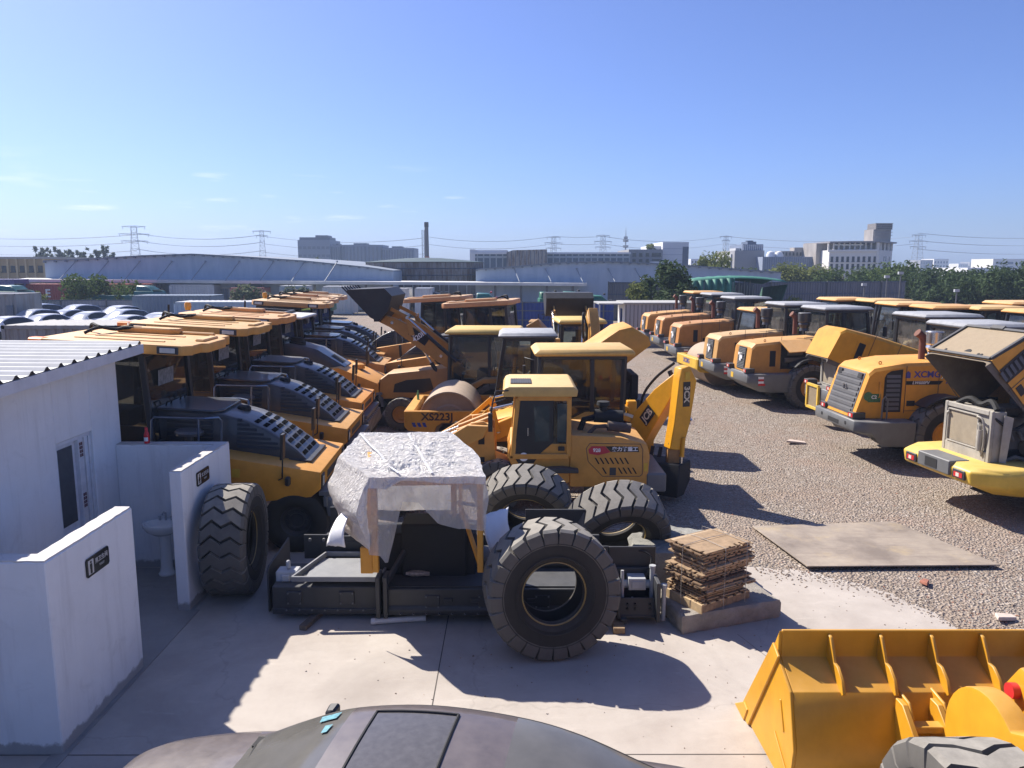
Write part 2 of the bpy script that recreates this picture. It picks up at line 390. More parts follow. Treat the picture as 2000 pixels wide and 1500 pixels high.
for i in range(900):
    x = rnd.uniform(3.8, 8); y = edge_y(x)-abs(rnd.gauss(0, .25)); m.T = Matrix.Translation((0, 0, .022 if y < edge_y(x) else 0)); chip(x, y, rnd.uniform(.008, .022))
cm = [plain('chip_%s' % n, c, .9, scale=30) for n, c in (('buff', (.30, .24, .19)), ('grey', (.32, .275, .235)), ('pale', (.46, .41, .355)), ('brown', (.2, .15, .115)), ('brick', (.30, .14, .09)))]
tag(obj('stone_chips', m, cm, smooth=0, fix=False), 'loose pale stone chips scattered over the gravel yard', 'gravel', kind='stuff')

# ---------------------------------------------------------------- toilet hut
WALL = None
def render_mat():
    m, nt, b = node_mat('white_render')
    c = ramp(nt, noise(nt, 1.1, 8, .65), [(.3, (.70, .70, .70)), (.7, (.80, .80, .80))])
    c = mixc(nt, ramp(nt, noise(nt, 9, 6, .8), [(.62, (0, 0, 0)), (.76, (.45,)*3)]), c, (.42, .42, .43))
    c = mixc(nt, ramp(nt, noise(nt, 2.6, 9, .75, None, 1.2), [(.56, (0, 0, 0)), (.66, (.28,)*3)]), c, (.55, .54, .53))
    c = mixc(nt, ramp(nt, noise(nt, 1, 6, .7, stretch(nt, 5, 5, .5)), [(.52, (0, 0, 0)), (.72, (.34,)*3)]), c, (.46, .45, .44))
    # splash-back dirt along the foot of the wall
    tc = N(nt, 'ShaderNodeTexCoord'); sp = N(nt, 'ShaderNodeSeparateXYZ'); nt.links.new(tc.outputs['Object'], sp.inputs[0])
    ad = N(nt, 'ShaderNodeMath', operation='MULTIPLY_ADD'); nt.links.new(noise(nt, 6, 6, .7), ad.inputs[0]); ad.inputs[1].default_value = -.22; nt.links.new(sp.outputs[2], ad.inputs[2])
    c = mixc(nt, ramp(nt, ad.outputs[0], [(-0.02, (.85,)*3), (.04, (0, 0, 0))]), c, (.28, .265, .25))
    nt.links.new(c, b.inputs['Base Color']); b.inputs['Roughness'].default_value = .9
    bump(nt, b, noise(nt, 7, 8, .7), .2, .012)
    return m
WALL = render_mat(); CEM = concrete_mat('bare_cement', (.26, .25, .24), (.36, .35, .33))
hut = thing('toilet_hut', 'white rendered toilet block with ribbed metal roof and half open door', 'building', (-6.1, 11.75, 0))
def L(pts): return [(x+6.1, y-11.75) for x, y in pts]
m = MB()   # side wall with door opening, far wall; door y 10.05..10.95 z<2.34
wl = lambda a, b, z0, z1: m.box(-.2, 0, a-11.75, b-11.75, z0, z1)
m.prism([(3.5-11.75, 0), (10.05-11.75, 0), (10.05-11.75, 3.40), (3.5-11.75, 3.17)], -.2, 0, 'x'); m.prism([(10.95-11.75, 0), (0, 0), (0, 3.46), (10.95-11.75, 3.43)], -.2, 0, 'x'); m.prism([(10.05-11.75, 2.34), (10.95-11.75, 2.34), (10.95-11.75, 3.43), (10.05-11.75, 3.40)], -.2, 0, 'x'); m.box(-5, -.2, -.2, 0, 0, 3.4); m.box(-5, -.2, -8.25, -8.05, 0, 3.4)
obj('wall', m, WALL, hut, bev=.012)
m = MB(); m.box(-5, -.2, -8.05, -.2, .0, .03); obj('floor', m, CEM, hut)
m = MB()   # roof sheet: trapezoid ribs along x
prof = []; y = -8.7
while y < .05:
    for dy, z in ((0, 0), (.05, .045), (.085, .045), (.135, 0)): prof.append((y+dy, z))
    y += .30
RZ = lambda yy: 3.40+.036*(yy+3.1)+.0
m.loft([[(x, yy, RZ(yy)+z+(.03 if x < 0 else 0)) for yy, z in prof] for x in (-5.2, .36)], closed=False)
RF = paint('galvanised_roof', (.36, .38, .41), rough=.45, metal=.3, dust=.3, dustc=(.42, .41, .40), streak=.05)
obj('roof', m, RF, hut, smooth=0, fix=False)
m = MB(); m.prism([(-8.7, RZ(-8.7)-.15), (.16, RZ(.16)-.15), (.16, RZ(.16)-.012), (-8.7, RZ(-8.7)-.012)], .34, .372, 'x'); m.prism([(-5.2, 3.36), (.34, 3.36), (.34, RZ(.1)-.02), (-5.2, RZ(.1)-.01)], .14, .16); m.prism([(-8.7, RZ(-8.7)-.06), (.1, RZ(.1)-.06), (.1, RZ(.1)-.04), (-8.7, RZ(-8.7)-.04)], .0, .34, 'x'); obj('fascia', m, paint('fascia_white', (.6, .62, .66), dust=.1), hut)
m = MB()
for i in range(30):
    yy = -8.7+.3*i
    if yy < .1: m.prism([(yy+.004, RZ(yy)-.004), (yy+.05, RZ(yy)+.042), (yy+.085, RZ(yy)+.042), (yy+.131, RZ(yy))], .26, .35, 'x')
obj('rib_end', m, BLK, hut, smooth=0)
PVC = plain('white_pvc', (.62, .64, .68), .3)
m = MB()
for a, b, c_, d in ((10.05, 10.11, 0, 2.28), (10.62, 10.74, 0, 2.28), (10.78, 10.86, 0, 2.28), (10.89, 10.95, 0, 2.28), (10.05, 10.95, 2.28, 2.34)): m.box(-.16, -.03, a-11.75, b-11.75, c_, d)
fr = obj('door_frame', m, PVC, hut, bev=.006)
m = MB(); m.box(-.13, -.09, 10.11-11.75, 10.62-11.75, .03, 2.28); dr = obj('door', m, PVC, hut, bev=.004)
m = MB(); m.box(-.092, -.082, 10.16-11.75, 10.55-11.75, 1.12, 2.22); obj('door_pane', m, plain('frosted_dark_pane', (.06, .063, .07), .25), dr)
m = MB()
for i in range(9): m.prism([(-.09, .25+.09*i), (-.07, .255+.09*i), (-.09, .325+.09*i)], 10.17-11.75, 10.58-11.75)
obj('door_louvre', m, PVC, dr)
m = MB(); m.box(-.03, -.028, 10.63-11.75, 10.73-11.75, .2, 2.26)
tp = obj('protective_tape', m, plain('tape_white', (.6, .6, .62), .4), fr, smooth=0)
m = MB()
for z in (.5, 1.28, 2.02):
    for i in range(2):
        for j in range(4): m.box(-.028, -.0265, 10.638-11.75+.045*i, 10.676-11.75+.045*i, z+.055*j, z+.045+.055*j)
obj('tape_print', m, plain('tape_maroon', (.09, .02, .025), .5), tp, smooth=0)
def L_wall(name, label, pts, z, cap):
    m = MB(); m.prism(pts, .0, z, 'z'); o = obj(name, m, WALL, bev=.015); tag(o, label, 'wall')
    ins = MB(); c = Vector((sum(p[0] for p in pts)/len(pts), sum(p[1] for p in pts)/len(pts)))
    return o
sw1 = thing('screen_wall', 'white screen wall in front of the toilet door carrying the nearer black sign', 'wall', (-4.35, 6.83, 0))
m = MB(); m.prism([(0, 0), (0, 1.66), (-.2, 1.66), (-.2, .2), (-1.55, .2), (-1.55, 0)], 0, 1.97, 'z'); obj('wall', m, WALL, sw1, bev=.012)
m = MB(); 
def rough_cap(outline, z):
    m = MB(); n = len(outline); pts = []
    for i in range(n):
        a = outline[i]; b = outline[(i+1) % n]; k = max(1, int(math.hypot(b[0]-a[0], b[1]-a[1])/.08))
        for j in range(k): pts.append((a[0]+(b[0]-a[0])*j/k+rnd.uniform(-.008, .008), a[1]+(b[1]-a[1])*j/k+rnd.uniform(-.008, .008)))
    m.prism(pts, z, z+.02, 'z'); return m
obj('wall_cap', rough_cap([(-.01, .01), (-.01, 1.65), (-.19, 1.65), (-.19, .19), (-1.54, .19), (-1.54, .01)], 1.965), concrete_mat('pale_cement_cap', (.5, .48, .46), (.64, .62, .6)), sw1)
sw2 = thing('screen_wall', 'white wall behind the pedestal sink with the farther black sign', 'wall', (-4.42, 9.98, 0))
m = MB(); m.prism([(0, 0), (0, 1.77), (-1.68, 1.77), (-1.68, 1.57), (-.17, 1.57), (-.17, 0)], 0, 1.98, 'z'); obj('wall', m, WALL, sw2, bev=.012)
obj('wall_cap', rough_cap([(-.01, .01), (-.01, 1.76), (-1.67, 1.76), (-1.67, 1.58), (-.16, 1.58), (-.16, .01)], 1.975), MATS.get('pale_cement_cap') or concrete_mat('rough_cement_cap', (.42, .40, .38), (.62, .60, .57)), sw2)
m = MB(); m.box(-6.1, -4.38, 6.9, 11.5, -.02, .026); m.box(-4.46, -4.30, 6.6, 10.0, .0, .03)
tag(obj('hut_floor', m, concrete_mat('floor_cement', (.25, .235, .215), (.34, .32, .295))), kind='structure')
SIGN = plain('sign_black', (.012, .012, .014), .2, var=.05); SILV = plain('sign_silver', (.55, .53, .5), .4)
def toilet_sign(x, y, z, txt, sub, label, L_=.44, H=.2, man=True):
    s = thing('toilet_sign', label, 'sign', (x, y, z), group='black toilet signs on the white walls')
    m = MB(); a = L_/2; h = H/2; m.prism([(-a, -h+.02), (-a+.02, -h), (a-.02, -h), (a, -h+.02), (a, h-.02), (a-.02, h), (-a+.02, h), (-a, h-.02)], 0, .012, 'x'); obj('sign_plate', m, SIGN, s)
    m = MB(); m.box(.012, .014, -a+.03, -a+.13, -h+.025, h-.025); p = obj('pictogram_panel', m, SILV, s, smooth=0)
    m = MB(); c = -a+.08; m.lathe([(0, .0165), (.014, .0165), (.014, .014)], (0, 0, 0), 'x', 14)
    for v in range(len(m.v)): m.v[v] = (m.v[v][0], m.v[v][1]+c, m.v[v][2]+.052)
    if man: m.box(.014, .0165, c-.02, c+.02, -.015, .034); m.box(.014, .0165, c-.017, c-.002, -.068, -.015); m.box(.014, .0165, c+.002, c+.017, -.068, -.015)
    else: m.prism([(c-.012, .034), (c+.012, .034), (c+.032, -.025), (c-.032, -.025)], .014, .0165, 'x'); m.box(.014, .0165, c-.013, c-.003, -.068, -.025); m.box(.014, .0165, c+.003, c+.013, -.068, -.025)
    obj('pictogram', m, SIGN, p)
    text(txt, .062, SILV, s, (.0135, .065, .025), FX1, bold=.0006); text(sub, .03, SILV, s, (.0135, .065, -.04), FX1)
toilet_sign(-4.348, 7.69, 1.64, '男卫生间', 'TOILET', 'black sign with a man pictogram on the nearer white screen wall')
toilet_sign(-4.418, 10.66, 1.74, '女卫生间', 'TOILET', 'black sign with a woman pictogram on the farther white wall by the leaning tyre', man=False)
# pedestal sink
sk = thing('pedestal_sink', 'white ceramic pedestal sink between the two white screen walls', 'sink', (-5.30, 11.20, .02))
CER = plain('ceramic', (.72, .72, .70), .12, var=.03)
m = MB(); m.lathe([(0, 0), (.12, 0), (.125, .03), (.10, .06), (.088, .12), (.08, .35), (.085, .6), (.11, .68), (.12, .70)], (0, .06, 0), 'z', 24); obj('pedestal', m, CER, sk)
m = MB(); rings = []
for f, z in ((.45, .66), (.8, .72), (.97, .79), (1, .83), (.98, .845), (.88, .845), (.82, .80), (.55, .73), (.1, .715)):
    rg = []
    for i in range(28):
        a = 2*PI*i/28; sx = .29*math.cos(a); sy = .23*math.sin(a)
        if sy > .14: sy = .14+(sy-.14)*.4
        rg.append((sx*f, sy*f, z))
    rings.append(rg)
m.loft(rings); obj('basin', m, CER, sk, smooth=60)
m = MB(); m.cyl((.0, .13, .84), (.0, .13, .96), .016, 10); m.tube([(.0, .13, .95), (.0, .08, .98), (.0, .02, .96)], .012); m.cyl((-.09, .13, .84), (-.09, .13, .9), .02, 10); m.cyl((.09, .13, .84), (.09, .13, .9), .02, 10); obj('tap', m, STEEL, sk)
m = MB(); m.lathe([(0, .003), (.02, .003), (.02, 0)], (0, -.0, .716), 'z', 12); obj('overflow_hole', m, SEAT, sk)
# red bottle
m = MB(); m.m = 0; m.lathe([(0, 0), (.036, 0), (.04, .01), (.04, .13), (.034, .165), (.022, .19), (.02, .2)], (0, 0, 0), 'z', 20); m.lathe([(.023, .2), (.024, .235), (.018, .25), (0, .25)], (0, 0, 0), 'z', 16)
m.m = 1; m.lathe([(.0406, .04), (.0406, .1)], (0, 0, 0), 'z', 20, a0=3.6, a1=5.6)
b = obj('red_bottle', m, [plain('red_plastic', (.62, .02, .03), .25), WHT]); b.location = (-5.64, 11.62, 1.995); tag(b, 'bright red plastic bottle standing on top of the white wall', 'bottle')
# ---------------------------------------------------------------- tyres and wheels
def tyre_mb(D, w, bore, n=26, depth=.045, zig=(0, 1, 0, 1, 0), amp=.55, lug=True, a0=0):
    """axis y, centre at origin; two materials: rubber, dusty tread"""
    mb = MB(); Ro = D/2; h = w/2; rb = bore/2; Rc = Ro-depth if lug else Ro
    pr = [(rb, -h*.62), (rb+.03, -h*.70), (rb+.08, -h*.9), ((rb+Ro)/2, -h*1.0), (Rc-.10, -h*.97), (Rc-.035, -h*.9),
          (Rc, -h*.72), (Rc+.008, 0), (Rc, h*.72), (Rc-.035, h*.9), (Rc-.10, h*.97), ((rb+Ro)/2, h*1.0), (rb+.08, h*.9), (rb+.03, h*.70), (rb, h*.62)]
    pr += [(rb-.0, h*.5), (rb+.12, h*.4), (rb+.2, 0), (rb+.12, -h*.4), (rb, -h*.5)]   # hollow inside
    mb.lathe(pr, ax='y', n=64, closed=True)
    if lug:
        mb.m = 1
        step = 2*PI/n; hw = step*.385; a = amp*step
        k = len(zig); ts = [-.97+1.94*i/(k-1) for i in range(k)]
        for i in range(n):
            phi = a0+i*step
            top = []; bot = []
            # shoulder lugs wrap down the side wall
            st = [(-1.03, zig[0], Ro-.15, 1.15), (-.995, zig[0], Ro-.035, 1.1)]+[(t*.9, z, Ro-.006*abs(t)**3, 1) for t, z in zip(ts, zig)]+[(.995, zig[-1], Ro-.035, 1.1), (1.03, zig[-1], Ro-.15, 1.15)]
            V = []
            for t, z, r, f in st:
                for sg in (-1, 1):
                    an = phi+(z-.5)*a+sg*hw*f
                    V.append((r*math.sin(an), t*h, r*math.cos(an)))
            for t, z, r, f in st:
                for sg in (-1, 1):
                    an = phi+(z-.5)*a+sg*hw*f*1.18; rr = r-depth-.01; tt = t if abs(t) < .99 else t*.93
                    V.append((rr*math.sin(an), tt*h, rr*math.cos(an)))
            q = len(st); F = []
            for j in range(q-1):
                A = 2*j; B = 2*j+2; o = 2*q
                F += [(A, A+1, B+1, B), (A, B, B+o, A+o), (A+1, A+1+o, B+1+o, B+1)]
            F += [(0, 2*q, 2*q+1, 1), (2*q-2, 2*q-1, 4*q-1, 4*q-2)]
            mb.add(V, F)
    else:
        mb.m = 0
    return mb
def smooth_tyre_mb(D, w, bore):
    mb = MB(); Ro = D/2; h = w/2; rb = bore/2
    pr = [(rb, -h*.6), (rb+.06, -h*.9), ((rb+Ro)/2, -h), (Ro-.07, -h*.95), (Ro-.012, -h*.75), (Ro, -h*.4), (Ro, h*.4), (Ro-.012, h*.75), (Ro-.07, h*.95), ((rb+Ro)/2, h), (rb+.06, h*.9), (rb, h*.6)]
    mb.lathe(pr, ax='y', n=40, closed=True); return mb
MESH = {}
def shared(key, make, name, mats, parent, **kw):
    """an object whose mesh data is built once and then shared"""
    if key not in MESH:
        o = obj(name, make(), mats, parent, **kw); MESH[key] = o.data; return o
    o = bpy.data.objects.new(name, MESH[key]); col.objects.link(o); o.parent = parent; return o
def rim_mb(bore, w):
    mb = MB(); r = bore/2+.015; h = w/2
    mb.lathe([(.0, -h*.18), (r*.42, -h*.18), (r*.5, -h*.32), (r*.72, -h*.30), (r*.84, -h*.55), (r, -h*.64), (r, h*.64), (r*.84, h*.55), (r*.72, h*.2), (r*.5, h*.1), (0, h*.1)], ax='y', n=32)
    for i in range(10):
        a = 2*PI*i/10; mb.cyl((r*.6*math.cos(a), -h*.36, r*.6*math.sin(a)), (r*.6*math.cos(a), -h*.26, r*.6*math.sin(a)), .022, 6)
    return mb
def wheel(parent, c, D, w, bore, rimmat, side=-1, lug=True, key='', mats=None, rot=0, n=22):
    k = (D, w, bore, lug, key)
    rm = shared(('rim', bore, w, rimmat.name), lambda: rim_mb(bore, w), 'wheel', rimmat, parent)
    rm.location = c; rm.rotation_euler = (0, rot, 0 if side < 0 else PI)
    mk = (lambda: tyre_mb(D, w, bore, n=n, depth=.05, zig=(0, .25, .9, .25, 0) if key != 'v' else (0, .9, .1, .9, 0))) if lug else (lambda: smooth_tyre_mb(D, w, bore))
    t = shared(('ty',)+k, mk, 'tyre', mats or [RUB, TRD], rm)
    return rm

def window_frame(mb, quad_pts, w=.06, t=.05):
    """bars round a polygon"""
    n = len(quad_pts)
    for i in range(n): mb.bar(quad_pts[i], quad_pts[(i+1) % n], w, t)

def cab(root, x0, x1, hy, z0, z1, roofmat=None, framemat=BLK, rake_f=.12, rake_r=.0, roof=(.12, .15, .10, .09), roofname='cab_roof', gl=GLS, lowpanel=.0, mid=True, T=None, hy_top=None, seat=True):
    """a glazed cab: frame posts, glass panes, seat, roof.  roof = overhang front, rear, side, thickness"""
    T = T or Matrix.Identity(4); ht = hy_top or hy-.05
    f = MB(); f.T = T
    B = {(0, -1): (x0, -hy, z0), (1, -1): (x1, -hy, z0), (0, 1): (x0, hy, z0), (1, 1): (x1, hy, z0)}
    U = {(0, -1): (x0+rake_r, -ht, z1), (1, -1): (x1-rake_f, -ht, z1), (0, 1): (x0+rake_r, ht, z1), (1, 1): (x1-rake_f, ht, z1)}
    for k in B: f.bar(B[k], U[k], .09, .09)
    ring = [(0, -1), (1, -1), (1, 1), (0, 1)]
    for i in range(4):
        a, b = ring[i], ring[(i+1) % 4]
        f.bar(U[a], U[b], .1, .1); f.bar(B[a], B[b], .1, .1)
    mx = x0+(x1-x0)*.36
    def sp(x, sgn, t):   # point on the side face
        return (x, sgn*(hy+(ht-hy)*t), z0+(z1-z0)*t)
    if mid:
        for s in (-1, 1): f.bar(sp(mx, s, 0), sp(mx, s, 1), .09, .07)
    for s in (-1, 1):
        if lowpanel:
            f.slab([sp(x0, s, 0), sp(x1, s, 0), sp(x1, s, lowpanel), sp(x0, s, lowpanel)], .03*s)
    if seat:
        cx = (x0+x1)/2-.1
        f.box(cx-.25, cx+.25, -.25, .25, z0+.15, z0+.45); f.box(cx-.3, cx-.18, -.25, .25, z0+.4, z0+1.05); f.box(cx-.28, cx-.2, -.14, .14, z0+1.05, z0+1.28)
        f.tube([(x1-.28, 0, z0+.1), (x1-.38, 0, z0+.75)], .05, 8); f.lathe([(.2, -.012), (.22, 0), (.2, .012), (.18, 0)], (x1-.4, 0, z0+.8), 'z', 20, closed=True)
        f.box(x1-.3, x1-.08, -.35, .35, z0+.1, z0+.7)
    fr = obj('cab_frame', f, framemat, root, bev=.008)
    g = MB(); g.T = T
    def pane(a, b, c_, d):
        g.quad(a, b, c_, d)
    for i in range(4):
        a, b = ring[i], ring[(i+1) % 4]
        if mid and i in (0, 2): continue
        ob = 'windscreen' if i in (1, 3) else 'side_window'
        gg = MB(); gg.T = T; gg.quad(B[a], B[b], U[b], U[a]); obj(ob, gg, gl, fr, smooth=0, fix=False)
    if mid:
        for s in (-1, 1):
            gg = MB(); gg.T = T; gg.quad(sp(x0+.05, s, lowpanel), sp(mx, s, lowpanel), sp(mx, s, 1), sp(x0+rake_r, s, 1)); obj('side_window', gg, gl, fr, smooth=0, fix=False)
            gg = MB(); gg.T = T; gg.quad(sp(mx, s, lowpanel), sp(x1-.03, s, lowpanel), sp(x1-rake_f, s, 1), sp(mx, s, 1)); obj('door_window', gg, gl, fr, smooth=0, fix=False)
    if roofmat:
        of, orr, os_, th = roof
        r = MB(); r.T = T
        xa, xb, yy = x0+rake_r-orr, x1-rake_f+of, ht+os_
        r.loft([[(xa+.04, -yy+.03, z1+.03), (xb-.04, -yy+.03, z1+.03), (xb-.04, yy-.03, z1+.03), (xa+.04, yy-.03, z1+.03)],
                [(xa, -yy, z1+.03+th*.35), (xb, -yy, z1+.03+th*.3), (xb, yy, z1+.03+th*.3), (xa, yy, z1+.03+th*.35)],
                [(xa+.07, -yy+.07, z1+.03+th), (xb-.12, -yy+.07, z1+.03+th), (xb-.12, yy-.07, z1+.03+th), (xa+.07, yy-.07, z1+.03+th)]])
        obj(roofname, r, roofmat, root, bev=.02)
    return fr
def mirror(root, pts, c, sx=.03, sy=.17, sz=.32, T=None):
    m = MB(); m.T = T or Matrix.Identity(4); m.tube(pts, .014, 6); m.box(c[0]-sx, c[0]+sx, c[1]-sy/2, c[1]+sy/2, c[2]-sz/2, c[2]+sz/2)
    return obj('mirror', m, BLK, root, bev=.012)
def louvres(root, x0, x1, y, z0, z1, n, mat=BLK, T=None, name='louvre_panel', side=-1):
    m = MB(); m.T = T or Matrix.Identity(4)
    for i in range(n):
        z = z0+(z1-z0)*i/n; m.prism([(y, z), (y+side*.03, z), (y, z+(z1-z0)/n*.8)], x0, x1, 'x')
    return obj(name, m, mat, root)
def box_part(name, root, b, mat, bev=.012, T=None, label=None, seg=1):
    m = MB(); m.T = T or Matrix.Identity(4); m.box(*b); return obj(name, m, mat, root, bev=bev, label=label, seg=seg)
def prism_part(name, root, pr, y0, y1, mat, bev=.012, ax='y', T=None, label=None, seg=1):
    m = MB(); m.T = T or Matrix.Identity(4); m.prism(pr, y0, y1, ax); return obj(name, m, mat, root, bev=bev, label=label, seg=seg)
def tube_part(name, root, pts, r, mat, n=8, T=None):
    m = MB(); m.T = T or Matrix.Identity(4); m.tube(pts, r, n); return obj(name, m, mat, root)
def ram(root, a, b, r=.05, split=.55, mat=BLK, name='hydraulic_cylinder'):
    a = Vector(a); b = Vector(b); c = a.lerp(b, split)
    m = MB(); m.cyl(a, c, r, 14); m.cyl(c, c+(b-a).normalized()*.04, r*1.12, 14)
    o = obj(name, m, mat, root)
    p = MB(); p.cyl(c, b, r*.55, 12); p.cyl(b-Vector((0, r*.9, 0)), b+Vector((0, r*.9, 0)), r*.9, 12)
    obj('piston_rod', p, STEEL, o); return o
def plate_arm(name, root, outline, y0, y1, mat, bev=.012, T=None):
    return prism_part(name, root, outline, y0, y1, mat, bev, 'y', T)
def hose(root, pts, r=.018, name='hose', T=None, mat=None):
    # smooth a few control points into a curve
    P = [Vector(p) for p in pts]; out = []
    for i in range(len(P)-1):
        p0 = P[max(i-1, 0)]; p1 = P[i]; p2 = P[i+1]; p3 = P[min(i+2, len(P)-1)]
        for k in range(5):
            t = k/5
            out.append(.5*((2*p1)+(p2-p0)*t+(2*p0-5*p1+4*p2-p3)*t*t+(3*p1-p0-3*p2+p3)*t**3))
    out.append(P[-1]); return tube_part(name, root, out, r, mat or SEAT, 6, T)
# ---------------------------------------------------------------- pneumatic-tyred roller, front along +x
PITCH = Matrix.Translation((0, 0, 1.0)) @ Matrix.Rotation(R(3.4), 4, 'Y') @ Matrix.Translation((0, 0, -1.0))
def tyred_roller(label, group):
    t = thing('pneumatic_tyred_roller', label, 'road roller', group=group); T = PITCH
    # body with a deck that falls to the front
    prism_part('body', t, [(-2.4, .95), (-1.7, .62), (.25, .66), (.8, .88), (2.3, 1.10), (2.45, 1.24), (2.45, 1.53), (.9, 1.70), (.2, 1.78), (-2.4, 1.78)], -1.05, 1.05, YEL, .025, T=T, seg=2)
    m = MB(); m.T = T   # panel joints, handle, badges on the side
    m.box(.085, .097, -1.054, -1.05, .72, 1.7); obj('panel_joint', m, DK, t, smooth=0)
    m = MB(); m.T = T; m.box(.5, .6, -1.058, -1.05, 1.3, 1.52); obj('door_latch', m, DK, t, bev=.008)
    m = MB(); m.T = T; m.lathe([(.1, 0), (.1, .008), (.075, .012), (.07, .006), (.0, .006)], (0, 0, 0), 'y', 24); e = obj('fuel_sticker', m, YELP, t); e.location = (.86, -1.054, 1.42)
    m = MB(); m.T = T; m.box(1.02, 1.15, -1.055, -1.05, 1.38, 1.52); obj('warning_sticker', m, YELG, t)
    # front face: bumper bar with scrapers, headlights
    for y in (-.9, .9):
        m = MB(); m.T = T; m.box(2.44, 2.47, y-.1, y+.1, 1.24, 1.48); h = obj('headlight', m, BLK, t, bev=.01)
        m = MB(); m.T = T; m.box(2.468, 2.478, y-.045, y+.045, 1.28, 1.44); obj('lamp_lens', m, LENS, h, bev=.004)
    m = MB(); m.T = T; m.box(2.45, 2.456, -.5, .5, 1.3, 1.42); obj('name_panel', m, DK, t)
    m = MB(); m.box(2.42, 2.60, -1.0, 1.0, .97, 1.05); m.box(2.5, 2.56, -1.04, 1.04, .8, .97)
    for i in range(10):
        y = -1.0+.205*i; m.prism([(2.5, .95), (2.62, .9), (2.66, .62), (2.56, .62)], y, y+.15)
    obj('scraper_bar', m, GRY, t, bev=.008)
    # wheels: four in front, four behind, smooth tyres
    for i, y in enumerate((-.84, -.28, .28, .84)):
        wheel(t, (2.02, y, .53), 1.06, .46, .5, DK, lug=False, key='sm', mats=[RUB])
    for y in (-.9, -.36, .36, .9):
        wheel(t, (-1.75, y, .53), 1.06, .46, .5, DK, lug=False, key='sm', mats=[RUB])
    # engine hood: flat rear top, louvred sloping nose
    hp = [(2.04, 1.50), (2.13, 1.58), (1.96, 1.74), (1.70, 1.93), (1.42, 2.09), (1.10, 2.22), (.70, 2.31), (-.35, 2.36), (-.35, 1.72), (.5, 1.68)]
    hood = MB(); hood.T = T
    rings = []
    for y, k in ((-.54, .05), (-.525, .012), (-.49, 0), (.49, 0), (.525, .012), (.54, .05)):
        rings.append([(x, y, z-(k if z > 1.75 else 0)) for x, z in hp])
    hood.loft(rings); hd = obj('engine_hood', hood, HOOD, t, smooth=30, bev=.01)
    m = MB(); m.T = T; m.prism([(-.36, -.60), (.56, -.60), (.70, -.46), (.70, .46), (.56, .60), (-.36, .60)], 2.33, 2.375, 'z')
    obj('hood_cover', m, paint('glossy_cover_black', (.05, .055, .065), rough=.22, dust=.25, dustc=(.2, .21, .22), coat=.5), hd, bev=.012)
    m = MB(); m.T = T; m.prism([(1.55, -.60), (2.20, -.60), (2.20, .60), (1.55, .60)], 1.555, 1.60, 'z'); obj('hood_base_plate', m, BLK, t, bev=.008)
    s = MB(); s.T = T   # dark louvre slots across the nose
    cv = [Vector((x, 0, z)) for x, z in hp[1:6]]; ln_ = [0]
    for p0, p1 in zip(cv, cv[1:]): ln_.append(ln_[-1]+(p1-p0).length)
    def on_nose(s_):
        for j in range(len(cv)-1):
            if s_ <= ln_[j+1]: d_ = (cv[j+1]-cv[j]); return cv[j]+d_*((s_-ln_[j])/d_.length)+Vector((d_.z, 0, -d_.x)).normalized()*.005
        return cv[-1]
    for i in range(7):
        s0 = .10+.158*i; p = on_nose(s0); q = on_nose(s0+.075)
        for y0, y1 in ((-.45, -.20), (-.13, .13), (.20, .45)):
            s.slab([(p.x, y0, p.z), (p.x, y1, p.z), (q.x, y1-.015, q.z), (q.x, y0+.015, q.z)][::-1], .006)
    obj('louvre_slot', s, plain('slot_black', (.004, .004, .005), .9, spec=.05), hd, smooth=0)
    m = MB(); m.T = T   # black horizontal louvres on both sides of the hood
    for s_ in (-1, 1):
        for i in range(7):
            z = 1.74+.075*i; m.prism([(s_*.538, z), (s_*.565, z+.01), (s_*.538, z+.055)], .95, 1.75-.12*i, 'x'); m.prism([(s_*.538, z), (s_*.565, z+.01), (s_*.538, z+.055)], -.2, .55, 'x')
    obj('side_louvre', m, BLK, hd)
    m = MB(); m.T = T; m.lathe([(.0, .05), (.09, .05), (.115, .02), (.12, -.02), (.1, -.05)], (.86, .12, 2.29), 'z', 20); obj('filler_cap', m, SEAT, hd)
    m = MB(); m.T = T; m.lathe([(0, .05), (.2, .05), (.23, .02), (.23, -.02), (.07, -.03), (.07, -.4)], (.25, -.8, 2.02), 'z', 24); obj('air_cleaner', m, HOOD, t)
    # hand rails either side of the hood, a folded top plate, black foot box
    for s_ in (-1, 1):
        y = s_*.93
        m = MB(); m.T = T; m.tube([(-.3, y, 1.75), (-.3, y, 2.22), (-.26, y, 2.28), (.55, y, 2.30), (.72, y*.86, 2.30), (.75, y*.8, 2.24), (.75, y*.8, 1.72)], .021, 8); m.tube([(.45, y, 1.72), (.45, y, 2.30)], .018, 8)
        obj('handrail', m, plain('rail_steel_blue', (.16, .2, .27), .25, .6), t)
    m = MB(); m.T = T
    for y in (-.3, .3): m.tube([(-.28, y-.1, 2.36), (-.26, y-.1, 2.44), (-.26, y+.1, 2.44), (-.28, y+.1, 2.36)], .013, 6)
    obj('grab_handle', m, SEAT, hd)
    # mirrors on stalks at the front corners
    for s_ in (-1, 1):
        mirror(t, [(1.75, s_*1.02, 1.35), (1.85, s_*1.12, 1.42), (1.85, s_*1.12, 1.95)], (1.85, s_*1.13, 1.95), .025, .16, .42, T)
        m = MB(); m.T = T; m.box(1.9, 1.98, s_*1.12-.05, s_*1.12+.05, 1.3, 1.45); obj('turn_lamp', m, BLK, t, bev=.02)
    # cab and its flat canopy
    c = cab(t, -1.90, -.30, .88, 1.78, 3.29, None, BLK, .16, .05, T=T, lowpanel=.22, hy_top=.9)
    m = MB(); m.T = T
    m.box(-1.85, -1.2, -.33, .33, 1.85, 2.1)
    obj('console', m, SEAT, c)
